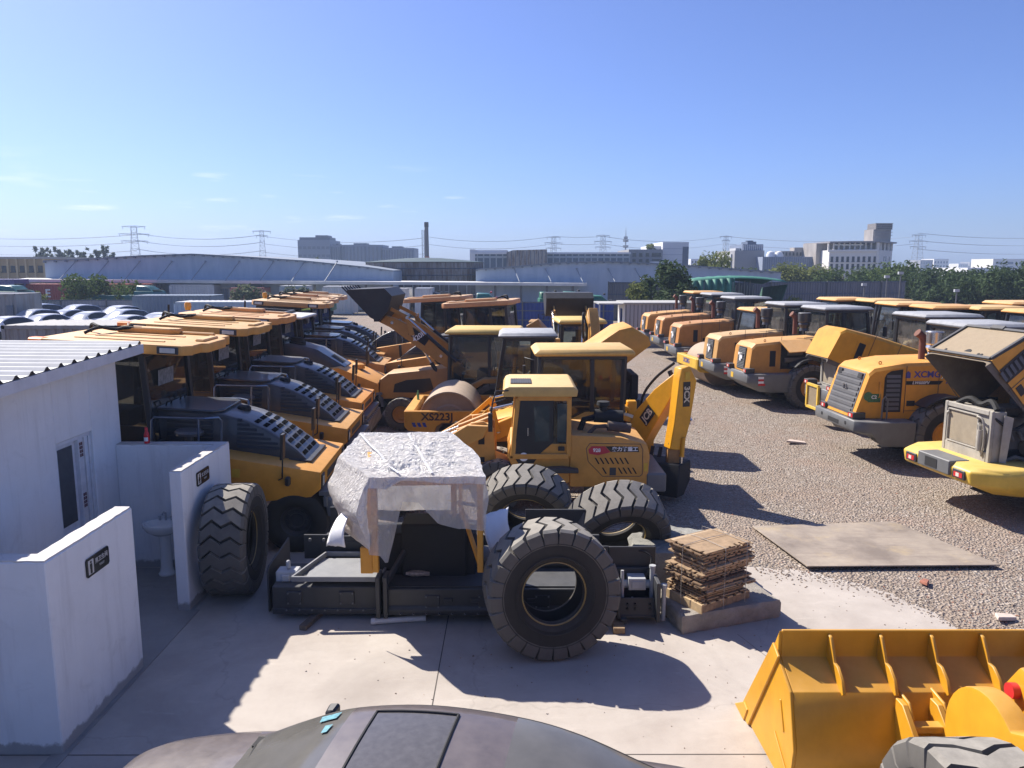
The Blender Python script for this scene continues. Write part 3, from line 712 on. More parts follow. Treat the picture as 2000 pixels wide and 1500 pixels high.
    sk = MB(); sk.T = T; sk.box(-.365, -.36, -.5, .12, 2.72, 2.98); obj('glare_sticker', sk, plain('glare_sticker_pale', (.20, .21, .21), .7, var=.5, scale=14), c)  # pale panel paints glare on the glass, with remnants of lettering
    out = [(-2.08, -.80), (-1.96, -1.02), (.22, -1.02), (.36, -.88), (.33, -.84), (.34, -.48), (.44, -.43), (.44, .43), (.34, .48), (.33, .84), (.36, .88), (.22, 1.02), (-1.96, 1.02), (-2.08, .80)]
    k = MB(); k.T = T; k.prism(out, 3.31, 3.47, 'z'); can = obj('canopy_roof', k, YELP, t, bev=.035, seg=2)
    k = MB(); k.T = T
    for y in (-.62, -.2, .25): k.box(-1.45+y*.3, -.2, y-.035, y+.035, 3.468, 3.486)
    obj('roof_rib', k, YELP, can, bev=.008)
    k = MB(); k.T = T; k.prism([(-1.5, .52), (-.6, .52), (-.45, .62), (-.45, .82), (-1.5, .82)], 3.460, 3.570, 'z'); k.box(-.45, .14, .68, .78, 3.460, 3.520); k.box(.16, .32, -.3, .4, 3.460, 3.510); obj('air_duct', k, YELP, can, bev=.02)
    for x in (-1.80, .0):
        k = MB(); k.T = T; k.box(x-.17, x+.17, -1.032, -1.01, 3.325, 3.445); l = obj('work_lamp', k, DK, can, bev=.02)
        k = MB(); k.T = T; k.box(x-.12, x+.12, -1.045, -1.03, 3.345, 3.425); obj('lamp_lens', k, LENS, l, bev=.01)
    hose(can, [(-1.85, .3, 3.470), (-1.8, .28, 3.610), (-1.6, .1, 3.590), (-1.45, .35, 3.530), (-1.35, .5, 3.550), (-1.1, .6, 3.550)], .03, T=T)
    hose(can, [(-1.75, -.1, 3.490), (-1.6, .05, 3.570), (-1.5, .5, 3.550), (-1.25, .62, 3.570)], .028, T=T)
    return t, can
def orange_tape(can, x):
    k = MB(); k.T = PITCH; k.prism([(-1.026, 3.30), (-1.026, 3.46), (-.98, 3.478), (-.82, 3.476), (-.82, 3.47), (-.98, 3.472), (-1.018, 3.46), (-1.018, 3.30)], x-.1, x+.1, 'x')
    return obj('orange_tape', k, plain('orange_tape', (.9, .22, .03), .4), can)
def beacon(can, x, y, z=3.47):
    k = MB(); k.T = PITCH; k.lathe([(.07, 0), (.07, .05), (.085, .06), (.085, .16), (.06, .2), (0, .21)], (x, y, z), 'z', 16); return obj('beacon_lamp', k, plain('amber', (.75, .33, .03), .15), can)
def aerial(can, x, y):
    return tube_part('aerial', can, [(x, y, 3.3), (x, y, 3.75)], .022, SEAT, 6, PITCH)

# ---------------------------------------------------------------- single-drum roller, front along +x (drum), engine behind
def drum_roller(label, group=None, roof='dark', hood='smooth', nm=None, open_hood=False, paintm=YEL, small=False):
    t = thing('single_drum_roller', label, 'road roller', group=group)
    R_ = .79
    m = MB(); m.lathe([(.0, -1.0), (.42, -1.0), (.46, -.96), (R_-.06, -.96), (R_-.04, -1.05), (R_, -1.05), (R_, 1.05), (R_-.04, 1.05), (R_-.06, .96), (.46, .96), (.42, 1.0), (0, 1.0)], (1.75, 0, R_), 'y', 64)
    d = obj('drum', m, paint('dusty_drum_steel', (.34, .25, .17), rough=.7, dust=.6, dustc=(.46, .36, .27)), t)
    m = MB(); m.lathe([(0, -.985), (R_-.07, -.985), (R_-.07, -.955), (0, -.955)], (1.75, 0, R_), 'y', 48); m.lathe([(0, -1.04), (.2, -1.04), (.24, -.98), (0, -.98)], (1.75, 0, R_), 'y', 20); obj('drum_plate', m, SEAT, d)
    for s in (-1, 1):
        # side frame with the opening below
        pr = [(2.75, .62), (2.85, .72), (2.85, 1.12), (.35, 1.12), (.3, .95), (.55, .58), (1.15, .52), (1.3, .72), (1.62, .82), (1.9, .82), (2.05, .72), (2.1, .56)]
        prism_part('drum_frame', t, pr, s*1.14, s*1.26, paintm, .015)
        m = MB(); m.prism([(1.35, .55), (1.42, .68), (1.66, .77), (1.9, .76), (1.98, .66), (2.0, .55)], s*1.1, s*1.16); obj('drum_hub', m, SEAT, t)
    m = MB(); m.box(2.6, 2.86, -1.14, 1.14, .72, 1.12); m.box(2.52, 2.6, -1.0, 1.0, .6, .68); obj('front_beam', m, paintm, t, bev=.02)
    m = MB(); m.box(.28, .5, -1.14, 1.14, .62, 1.12); m.box(-.5, .3, -.35, .35, .7, 1.0); obj('rear_beam', m, paintm, t, bev=.02)
    wheel(t, (-1.55, -.82, .77), 1.54, .55, .72, paintm, key='v', n=20); wheel(t, (-1.55, .82, .77), 1.54, .55, .72, paintm, side=1, key='v', n=20)
    # rear chassis and hood
    prism_part('chassis', t, [(-.5, .8), (-3.0, .8), (-3.15, 1.0), (-3.15, 1.3), (-.3, 1.3), (-.3, .9)], -.6, .6, BLK)
    hp = [(-1.2, 1.3), (-3.2, 1.3), (-3.28, 1.5), (-3.1, 2.0), (-2.8, 2.14), (-1.2, 2.24)]
    h = MB(); rings = [[(x, y, z-(k if z > 1.6 else 0)) for x, z in hp] for y, k in ((-.8, .2), (-.76, .05), (-.66, 0), (.66, 0), (.76, .05), (.8, .2))]
    h.loft(rings); ho = obj('engine_hood', h, paintm, t, smooth=40)
    if open_hood:
        for v in ho.data.vertices:
            pass
        ho.data.transform(Matrix.Translation((-1.2, 0, 2.24)) @ Matrix.Rotation(R(open_hood), 4, 'Y') @ Matrix.Translation((1.2, 0, -2.24)))
        e = MB(); e.box(-2.9, -1.3, -.55, .55, 1.3, 1.75); e.cyl((-2.2, -.3, 1.75), (-2.2, -.3, 2.0), .14); e.box(-3.1, -2.9, -.6, .6, 1.3, 1.95); obj('engine', e, SEAT, t, bev=.03)
    m = MB()
    for s in (-1, 1):
        for i in range(6): m.prism([(s*.8, 1.45+.08*i), (s*.825, 1.46+.08*i), (s*.8, 1.5+.08*i)], -2.9, -1.9, 'x')
    if not open_hood: obj('side_louvre', m, BLK, ho)
    # cab
    rm, fm = {'dark': (paint('roof_grey', (.10, .105, .115), dust=.8, dustc=(.42, .43, .45)), BLK), 'yellow': (YELP, BLK)}[roof]
    cab(t, -.95, .58, .8, 1.25, 2.88, rm, fm, .25, .05, roof=(.18, .12, .14, .13), lowpanel=.12, gl=GLSL)
    prism_part('platform', t, [(-1.25, 1.1), (.55, 1.1), (.55, 1.24), (-1.25, 1.24)], -.92, .92, BLK)
    mirror(t, [(.1, -.85, 2.5), (.35, -1.05, 2.5), (.35, -1.05, 2.3)], (.35, -1.08, 2.1))
    return t

# ---------------------------------------------------------------- roller with a plain flat roof and bare nose (one in the row)
def slim_roller(label, group):
    t, can = tyred_roller(label, group)
    T = PITCH
    for ch in list(t.children_recursive):
        if ch.name.split('.')[0] in ('louvre_slot', 'hood_cover', 'hood_base_plate', 'canopy_roof', 'engine_hood', 'side_louvre', 'filler_cap', 'grab_handle', 'roof_rib', 'air_duct', 'work_lamp', 'lamp_lens', 'hose', 'handrail', 'headlight', 'name_panel', 'body', 'panel_joint', 'door_latch', 'fuel_sticker', 'warning_sticker', 'air_cleaner'):
            bpy.data.objects.remove(ch)
    prism_part('body', t, [(-2.4, .9), (-1.7, .62), (.8, .66), (1.3, .95), (2.35, 1.0), (2.5, 1.2), (2.45, 1.46), (1.3, 1.86), (.9, 1.78), (-2.4, 1.78)], -.98, .98, YEL, .025, T=T, seg=2)
    hp = [(1.35, 1.7), (1.42, 1.84), (.6, 2.3), (-.1, 2.44), (-.38, 2.44), (-.38, 1.7)]
    h = MB(); h.T = T; h.loft([[(x, y, z-(k if z > 1.8 else 0)) for x, z in hp] for y, k in ((-.6, .12), (-.52, 0), (.52, 0), (.6, .12))])
    hd = obj('engine_hood', h, HOOD, t, smooth=40)
    m = MB(); m.T = T; m.slab([(1.3, -.28, 1.915), (1.3, .28, 1.915), (.95, .28, 2.11), (.95, -.28, 2.11)], .01); obj('grille', m, SEAT, hd)
    m = MB(); m.T = T; m.lathe([(0, .16), (.16, .16), (.2, .1), (.2, .05), (.24, .03), (.24, -.06)], (-.05, -.25, 2.45), 'z', 20); obj('air_cleaner', m, SEAT, hd)
    m = MB(); m.T = T; m.lathe([(0, .16), (.12, .15), (.18, .12), (.2, 0)], (1.7, .2, 1.72), 'z', 20); obj('filler_cap', m, YEL, t)
    m = MB(); m.T = T; m.prism([(-2.4, -.98), (.25, -.98), (.25, .98), (-2.4, .98)], 3.2, 3.27, 'z'); obj('cab_roof', m, paint('white_grey_roof', (.5, .5, .5), dust=.4, dustc=(.5, .48, .44)), t, bev=.03)
    m = MB(); m.T = T
    for y in (-.5, .4): m.box(.18, .28, y-.1, y+.1, 3.05, 3.18)
    obj('work_lamp', m, SEAT, t, bev=.01)
    return t
# ---------------------------------------------------------------- wheel loader, front along +x, rear grille at -x
def hood_shell(hp, hy, th=.03):
    """open shell: top, rear and two sides, no bottom; hp is the (x,z) outline from rear bottom over the top to front bottom"""
    mb = MB()
    mb.m = 0
    ys = [(-hy, .10), (-hy+.05, .025), (-hy+.14, 0), (hy-.14, 0), (hy-.05, .025), (hy, .10)]
    rings = [[(x, y, z-(k if 0 < i else 0)) for i, (x, z) in enumerate(hp)] for y, k in ys]
    mb.loft(rings, closed=False, caps=False)
    for s in (0, -1):
        r = rings[s]; mb.add(r, [list(range(len(r)))])
    mb.m = 1
    inner = []
    for y, k in ys: inner.append([(x+(.03 if i < 2 else 0), y*.96, z-k-.03) for i, (x, z) in enumerate(hp)])
    mb.loft(inner, closed=False, caps=False)
    for s in (0, -1):
        r = inner[s]; mb.add(r, [list(range(len(r)))])
    return mb
def bucket_mb(w, prof, plate=.03, teeth=0):
    """scoop: sheet profile (x,z) open towards the last point, with two side plates"""
    mb = MB()
    n = len(prof)
    off = []
    for i in range(n):
        a, b = Vector(prof[max(i-1, 0)]), Vector(prof[min(i+1, n-1)]); d = (b-a).normalized(); off.append((prof[i][0]-d.y*plate, prof[i][1]+d.x*plate))
    mb.loft([[(x, y, z) for x, z in list(prof)+off[::-1]] for y in (-w/2, w/2)])
    for s in (-1, 1): mb.prism(prof, s*w/2, s*(w/2+.03))
    for i in range(teeth):
        y = -w/2+.08+(w-.16)*i/(teeth-1); a, b = prof[-2], prof[-1]
        d = Vector((b[0]-a[0], b[1]-a[1])).normalized()
        mb.bar((b[0]-d.x*.1, y, b[1]-d.y*.1), (b[0]+d.x*.22, y, b[1]+d.y*.22), .07, .035)
    return mb
GRILLE = paint('grille_grey', (.10, .10, .105), rough=.6, dust=.4, dustc=(.22, .21, .2))
def loader(label, group=None, paintm=YEL, hoodkind='wide', open_hood=0, bump='grey', cabroof='dark', cabf=BLK, hood_inside=DIRT, cross=True, body=True, name='wheel_loader', front=True, bumpm=None):
    t = thing(name, label, 'wheel loader', group=group)
    # rear frame and counterweight
    prism_part('rear_frame', t, [(-3.0, .8), (-.2, .62), (.1, .9), (.1, 1.25), (-3.0, 1.25)], -.45, .45, BLK)
    bm = bumpm or GRY
    if hoodkind == 'wide':
        pl = [(-3.72, -1.02), (-3.72, 1.02), (-3.35, 1.22), (-2.35, 1.28), (-2.35, -1.28), (-3.35, -1.22)]
        m = MB()
        top = [(x, y, 1.12) for x, y in pl]; mid = [(x, y, .86) for x, y in pl]; bot = [(x+.55 if x < -3.5 else x+(.25 if x < -3 else 0), y*.97, .52 if x > -3.5 else .70) for x, y in pl]
        m.loft([bot, mid, top]); b = obj('counterweight', m, bm, t, bev=.02)
        m = MB(); m.box(-3.726, -3.70, -.28, .28, .90, 1.0)
        for y in (-.62, .62): m.cyl((-3.727, y, 1.0), (-3.70, y, 1.0), .045, 12)
        obj('tow_slot', m, SEAT, b)
        hp = [(-3.62, 1.14), (-3.30, 2.22), (-3.16, 2.34), (-2.4, 2.46), (-.95, 2.50), (-.95, 1.18)]; hy = .80
    elif hoodkind == 'narrow':
        pl = [(-3.62, -.86), (-3.62, .86), (-3.3, 1.08), (-2.2, 1.16), (-2.2, -1.16), (-3.3, -1.08)]
        m = MB()
        m.loft([[(x+(.5 if x < -3.2 else 0), y*.95, .55) for x, y in pl], [(x, y, .86) for x, y in pl], [(x, y, 1.18) for x, y in pl]])
        b = obj('counterweight', m, bm, t, bev=.02)
        m = MB(); m.box(-3.626, -3.6, .3, .5, .9, 1.08); obj('reflector_plate', m, YELG, b)
        hp = [(-3.50, 1.19), (-3.42, 2.02), (-3.28, 2.16), (-2.3, 2.26), (-.95, 2.32), (-.95, 1.2)]; hy = .70
    elif hoodkind == 'round':
        pl = [(-3.7, -.95), (-3.7, .95), (-3.3, 1.25), (-2.2, 1.3), (-2.2, -1.3), (-3.3, -1.25)]
        m = MB()
        m.loft([[(x+(.6 if x < -3.2 else .1), y*.9, .52) for x, y in pl], [(x+.05, y, .74) for x, y in pl], [(x, y, .98) for x, y in pl], [(x+(.12 if x < -3 else 0), y*.95, 1.06) for x, y in pl]])
        b = obj('counterweight', m, bm, t, bev=.05, seg=3, smooth=50)
        m = MB(); m.box(-3.73, -3.3, -.45, .45, .80, 1.075); m2 = obj('grey_bumper_centre', m, GRY, b, bev=.015)
        m = MB(); m.box(-3.738, -3.72, -.12, .22, .84, 1.02); obj('tow_slot', m, SEAT, b)
        hp = [(-3.10, 1.34), (-2.94, 2.25), (-2.82, 2.36), (-2.2, 2.48), (-1.45, 2.50), (-1.45, 1.5)]; hy = .86
    for s in (-1, 1):
        yy = {'wide': .72, 'narrow': .72, 'round': .68}[hoodkind]; zz = {'wide': 1.13, 'narrow': 1.19, 'round': .80}[hoodkind]
        m = MB()
        if hoodkind == 'round': m.box(-3.712, -3.5, s*yy-.16, s*yy+.16, zz, zz+.17)
        else: m.box(-3.66, -3.36, s*yy-.14, s*yy+.14, zz, zz+.15)
        h = obj('tail_lamp', m, DK, t, bev=.01)
        x = -3.72 if hoodkind == 'round' else -3.668
        m = MB(); m.box(x, x+.02, s*yy-.11, s*yy+.11, zz+.03, zz+.12); obj('lamp_lens', m, RED, h)
        m = MB(); m.box(x-.003, x+.015, s*yy-.03, s*yy+.05, zz+.04, zz+.11); obj('lamp_centre', m, LENS, h)
        if hoodkind == 'narrow':
            st = MB()
            for i in range(4): st.m = i % 2; st.box(-3.32, -3.08, s*1.082, s*1.092, .80+.075*i, .875+.075*i)
            obj('striped_reflector', st, [RED, WHT], t, smooth=0)
        if hoodkind == 'wide':
            tube_part('grab_rail', t, [(-3.02, s*.95, 1.12), (-3.02, s*.95, 1.6), (-2.96, s*.95, 1.68), (-2.90, s*.95, 1.6), (-2.90, s*.95, 1.12)], .02, GRY)
    # hood
    h = hood_shell(hp, hy); hd = obj('engine_hood', h, [paintm, hood_inside], t, smooth=32, fix=False)
    g0 = Vector((hp[0][0], 0, hp[0][1])); g1 = Vector((hp[1][0], 0, hp[1][1])); dn = Vector((-(g1-g0).z, 0, (g1-g0).x)).normalized()
    gw = hy*(.82 if hoodkind == 'wide' else .46)
    def gp(t_, y, o=0.0):
        p = g0.lerp(g1, t_)+dn*o; return (p.x, y, p.z)
    if hoodkind == 'round':
        m = MB(); m.slab([gp(.04, -hy*.92, .012), gp(.04, hy*.92, .012), gp(1.0, hy*.9, .012), gp(1.0, -hy*.9, .012)][::-1], .02)
        gr = obj('radiator_grille', m, paint('dusty_mesh', (.25, .195, .13), rough=.9, dust=.5, dustc=(.36, .29, .2), var=.25, scale=40), hd, bev=.004)
        m = MB(); window_frame(m, [gp(.03, -hy*.95, .02), gp(.03, hy*.95, .02), gp(1.02, hy*.95, .02), gp(1.02, -hy*.95, .02)], .06, .05); m.box(*[v for p in zip(gp(1.0, -.16, .0), gp(1.08, .16, .08)) for v in sorted(p)]); obj('grille_frame', m, DK, gr)
        m = MB()
        for y in (-.5, -.42, .45): e_ = gp(.12, y, .02); m.lathe([(0, 0), (.03, 0), (.03, .02)], e_, 'x', 10)
        m.lathe([(0, 0), (.09, 0), (.09, .03), (0, .03)], gp(.14, -.1, .01), 'x', 16); obj('grille_hole', m, SEAT, gr)
    elif not open_hood:
        m = MB(); m.slab([gp(.06, -gw, .012), gp(.06, gw, .012), gp(.97, gw, .012), gp(.97, -gw, .012)][::-1], .02); gr = obj('radiator_grille', m, GRILLE if hoodkind == 'wide' else BLK, hd, bev=.004)
        m = MB()
        ns = 7 if hoodkind == 'wide' else 13
        for i in range(ns):
            a = .09+.84*i/ns; bb = a+.84/ns*.62
            m.slab([gp(a, -gw*.92, .03), gp(a, gw*.92, .03), gp(bb, gw*.92, .045), gp(bb, -gw*.92, .045)][::-1], .02)
        obj('grille_slat', m, GRILLE if hoodkind == 'wide' else GRY, gr, bev=.003)
        m = MB()
        if hoodkind == 'wide':
            m.lathe([(.05, 0), (.085, 0), (.085, .02), (.05, .02)], (0, 0, 0), 'x', 20, closed=True)
        else:
            m.box(-.02, .0, -.16, .16, .04, .12); m.box(-.02, .0, -.05, .05, -.16, .12); m.box(-.02, 0, -.16, -.08, -.08, .12)
        e = obj('badge', m, STEEL if hoodkind == 'wide' else WHT, gr); e.location = gp(.58, 0, .06)
        if hoodkind == 'wide':
            m = MB()
            for s in (-1, 1): m.slab([gp(.84, s*gw*.62, .05), gp(.84, s*gw*.9, .05), gp(.95, s*gw*.9, .05), gp(.95, s*gw*.62, .05)][::-1 if s > 0 else 1], .03)
            obj('grille_lamp', m, SEAT, gr)
    for s in (-1, 1):
        y = s*hy
        if hoodkind == 'wide':
            pr = [(-2.93, 1.28), (-2.93, 2.1), (-2.88, 2.2), (-2.78, 2.26), (-2.50, 2.3), (-2.50, 1.28)]
        else:
            pr = [(-2.85, 1.36), (-2.85, 1.95), (-2.55, 1.95), (-2.55, 1.36)]
        m = MB(); m.prism(pr, y-s*.005, y+s*.012); pn = obj('vent_panel', m, BLK if hoodkind != 'narrow' else paintm, hd)
        m = MB()
        for i in range(8):
            z = 1.34+.11*i
            if hoodkind == 'narrow': z = 1.4+.065*i
            m.prism([(y+s*.012, z), (y+s*.03, z-.012), (y+s*.012, z+.06)], pr[0][0]+.05, pr[-1][0]-.05, 'x')
        obj('vent_slat', m, GRILLE if hoodkind != 'narrow' else SEAT, pn)
        m = MB(); m.box(-2.42, -2.405, y-.005, y+s*.008, 1.25, 2.38); m.box(-2.42, -1.0, y-.005, y+s*.008, 1.3, 1.312); m.box(-1.62, -1.605, y-.005, y+s*.008, 1.25, 2.36)
        obj('door_joint', m, DK, hd, smooth=0)
        m = MB(); m.box(-2.36, -2.16, y, y+s*.014, 1.42, 1.55); obj('door_latch', m, BLK, hd, bev=.005)
        if hoodkind == 'wide':
            tube_part('door_handle', hd, [(-3.05, y, 2.0), (-3.05, y+s*.05, 1.98), (-3.05, y+s*.05, 1.65), (-3.05, y, 1.63)], .014, paintm)
    if open_hood:
        hx, hz = hp[-2]
        M_ = Matrix.Translation((hx, 0, hz)) @ Matrix.Rotation(R(open_hood), 4, 'Y') @ Matrix.Translation((-hx, 0, -hz))
        for o in [hd]+list(hd.children_recursive):
            if o == hd: hd.matrix_local = M_
        # engine bay
        e = MB(); e.box(-2.7, -1.1, -.42, .42, .95, 1.85); e.cyl((-2.3, -.55, 1.3), (-1.4, -.55, 1.3), .13, 14); e.cyl((-2.4, .5, 1.5), (-1.5, .5, 1.5), .15, 14)
        e.cyl((-1.9, .1, 1.85), (-1.9, .1, 2.15), .16, 14); e.box(-2.5, -1.3, -.25, .25, 1.85, 2.02)
        for i in range(6): e.cyl((-2.55+.2*i, -.45, 1.6), (-2.55+.2*i, -.58, 1.45), .04, 8)
        e.tube([(-2.8, -.5, 1.0), (-2.5, -.62, 1.15), (-2.0, -.6, 1.0), (-1.5, -.62, 1.1)], .04)
        eng = obj('engine', e, DIRT, t, bev=.02)
        hose(eng, [(-3.0, -.6, 1.9), (-2.7, -.66, 1.7), (-2.4, -.6, 1.75), (-2.1, -.55, 1.95)], .03)
        hose(eng, [(-2.9, .4, 1.8), (-2.6, .5, 2.05), (-2.2, .3, 2.1)], .035)
        # radiator pack
        rm = paint('dusty_radiator', (.30, .25, .18), rough=.9, dust=.6, dustc=(.36, .31, .23), var=.25); rf = paint('dusty_radiator_frame', (.34, .32, .28), rough=.8, dust=.5, dustc=(.4, .36, .3), var=.3)
        f = MB(); rx = .34 if hoodkind == 'round' else .15; f.T = Matrix.Translation((rx, 0, .0)) @ Matrix.Diagonal((1, .84, .96, 1)); FT = f.T; f.box(-3.36, -3.1, -.74, .74, 1.10, 2.10); f.box(-3.42, -3.36, -.76, -.66, 1.06, 2.12); f.box(-3.42, -3.36, .66, .76, 1.06, 2.12); f.box(-3.42, -3.36, -.66, .66, 1.06, 1.3); f.box(-3.42, -3.36, -.66, .66, 2.02, 2.12)
        rad = obj('radiator', f, rf, t, bev=.012)
        f = MB(); f.T = FT; f.box(-3.40, -3.364, -.34, .58, 1.34, 1.96); obj('radiator_core', f, rm, rad)
        f = MB(); f.T = FT; window_frame(f, [(-3.42, -.36, 1.32), (-3.42, .6, 1.32), (-3.42, .6, 1.98), (-3.42, -.36, 1.98)], .03, .03); f.cyl((-3.45, -.5, 1.3), (-3.45, -.5, 1.72), .06, 12); f.cyl((-3.47, -.5, 1.72), (-3.47, -.5, 1.82), .035, 10)
        f.box(-3.46, -3.4, -.44, -.38, 1.5, 1.56); f.box(-3.46, -3.4, -.44, -.38, 1.8, 1.84); f.tube([(-3.44, .56, 1.9), (-3.44, .62, 1.9)], .03); obj('radiator_fitting', f, rf, rad, bev=.005)
        hose(rad, [(-3.4, -.3, 1.92), (-3.5, -.45, 1.98), (-3.48, -.6, 1.9), (-3.45, -.62, 1.5), (-3.44, -.55, 1.2)], .02, mat=rf, T=FT)
        hose(rad, [(-3.3, .5, 2.1), (-3.25, .2, 2.24), (-3.2, -.1, 2.16), (-3.2, -.4, 2.26), (-3.25, -.65, 2.12)], .06, T=FT)
        f = MB(); f.T = FT; f.slab([(-3.2, -.8, 2.05), (-3.05, -.86, 2.0), (-3.1, -.82, 1.1), (-3.22, -.78, 1.12)], .02); obj('hanging_strap', f, rf, rad)
    # stacks on the hood
    if not open_hood:
        rc = paint('rust_brown', (.13, .04, .025), rough=.8, dust=.2)
        m = MB(); m.cyl((-1.75, -.25, 2.42), (-1.75, -.25, 2.95), .075, 16); m.tube([(-1.75, -.25, 2.9), (-1.76, -.25, 3.02), (-1.9, -.25, 3.12)], [.08, .09, .10], 16); obj('exhaust_stack', m, rc, hd)
        m = MB(); m.lathe([(0, .42), (.2, .42), (.22, .40), (.22, .12), (.18, .08), (.2, .02), (.14, -.1), (.16, -.2)], (-1.35, -.1, 2.72), 'z', 24); obj('air_precleaner', m, STEEL if hoodkind == 'wide' else HOOD, hd)
        m = MB()
        for x, y in ((-2.9, .5), (-2.9, -.5), (-1.1, .5)): m.lathe([(.03, -.008), (.046, 0), (.03, .008), (.02, 0)], (x, y, 2.42 if hoodkind == 'wide' else 2.24), 'y', 12, closed=True)
        obj('lifting_eye', m, paintm, hd)
    # wheels
    D = 1.52 if hoodkind != 'wide' else 1.6
    for x in (-1.55, 1.5):
        for s in (-1, 1): wheel(t, (x, s*1.02, D/2-.03), D, .56, .70, paintm, side=s, key='v', n=20)
    for s in (-1, 1):
        m = MB(); a0 = .25
        pr = [(-1.55+(.92)*math.cos(a), D/2+.92*math.sin(a)) for a in [PI*.12+PI*.62*i/9 for i in range(10)]]
        pr2 = [(-1.55+(.88)*math.cos(a), D/2+.88*math.sin(a)) for a in [PI*.12+PI*.62*i/9 for i in range(10)]][::-1]
        m.prism(pr+pr2, s*.75, s*1.3); obj('mudguard', m, BLK, t)
    # cab on the rear frame, rail and steps
    prism_part('cab_base', t, [(-.95, 1.1), (.55, 1.1), (.75, 1.5), (-.95, 1.5)], -.82, .82, paintm)
    rm = {'dark': paint('roof_grey', (.075, .08, .09), dust=.5, dustc=(.3, .31, .33)), 'yellow': YELP}[cabroof]
    cab(t, -.92, .72, .80, 1.5, 3.2, rm, cabf, .22, .02, roof=(.22, .16, .12, .13), lowpanel=.18, gl=GLSL)
    for s in (-1, 1):
        m = MB(); m.tube([(-.95, s*1.12, 1.4), (-.95, s*1.12, 2.2), (.1, s*1.12, 2.2), (.1, s*1.12, 1.4)], .018); m.box(-1.0, .6, s*.8, s*1.2, 1.34, 1.39); obj('walkway_rail', m, GRY, t)
        m = MB()
        for i in range(3): m.box(.55-.1*i, .85-.1*i, s*.95, s*1.2, .5+.3*i, .54+.3*i)
        m.bar((.9, s*1.18, .45), (.55, s*1.18, 1.4), .03, .05); obj('access_step', m, BLK, t)
        mirror(t, [(.75, s*.8, 2.9), (.95, s*1.1, 2.95), (.95, s*1.1, 2.7)], (.96, s*1.1, 2.55))
    if front:
        prism_part('front_frame', t, [(.05, .65), (2.0, .6), (2.3, 1.0), (1.9, 1.8), (1.3, 1.85), (.9, 1.2), (.05, 1.2)], -.38, .38, paintm)
        for s in (-1, 1):
            prism_part('lift_arm', t, [(1.45, 1.85), (1.75, 1.6), (2.6, 1.0), (3.25, .35), (3.4, .5), (3.1, 1.1), (2.3, 1.75), (1.6, 2.05)], s*.40, s*.52, paintm)
            ram(t, (1.55, s*.3, 1.0), (2.5, s*.3, 1.3), .08)
        prism_part('rocker_link', t, [(2.0, 1.7), (2.3, 1.6), (2.75, 2.0), (2.6, 2.15)], -.12, .12, paintm)
        ram(t, (1.3, 0, 1.75), (2.6, 0, 2.05), .08)
        prof = [(3.85, 1.25), (3.45, 1.15), (3.28, .75), (3.35, .3), (3.6, .08), (4.5, .06)]
        obj('bucket', bucket_mb(2.7, prof[::-1] if 0 else prof, .03, 8), paint('worn_bucket', (.16, .13, .1), rough=.6, dust=.4, var=.5), t)
        for s in (-1, 1):
            m = MB(); m.tube([(1.9, s*.5, 1.8), (1.9, s*.85, 1.95)], .03); m.box(1.82, 1.98, s*.85-.12, s*.85+.12, 1.9, 2.1); l = obj('headlight', m, BLK, t, bev=.02)
            m = MB(); m.box(1.975, 1.99, s*.85-.09, s*.85+.09, 1.93, 2.07); obj('lamp_lens', m, LENS, l)
    return t, hd
def dec(parent, body, size, mat, x, y, z, **k):
    """lettering on the side that faces the camera (-y) of a thing whose front is +x"""
    return text(body, size, mat, parent, (x, y, z), FY0, **k)

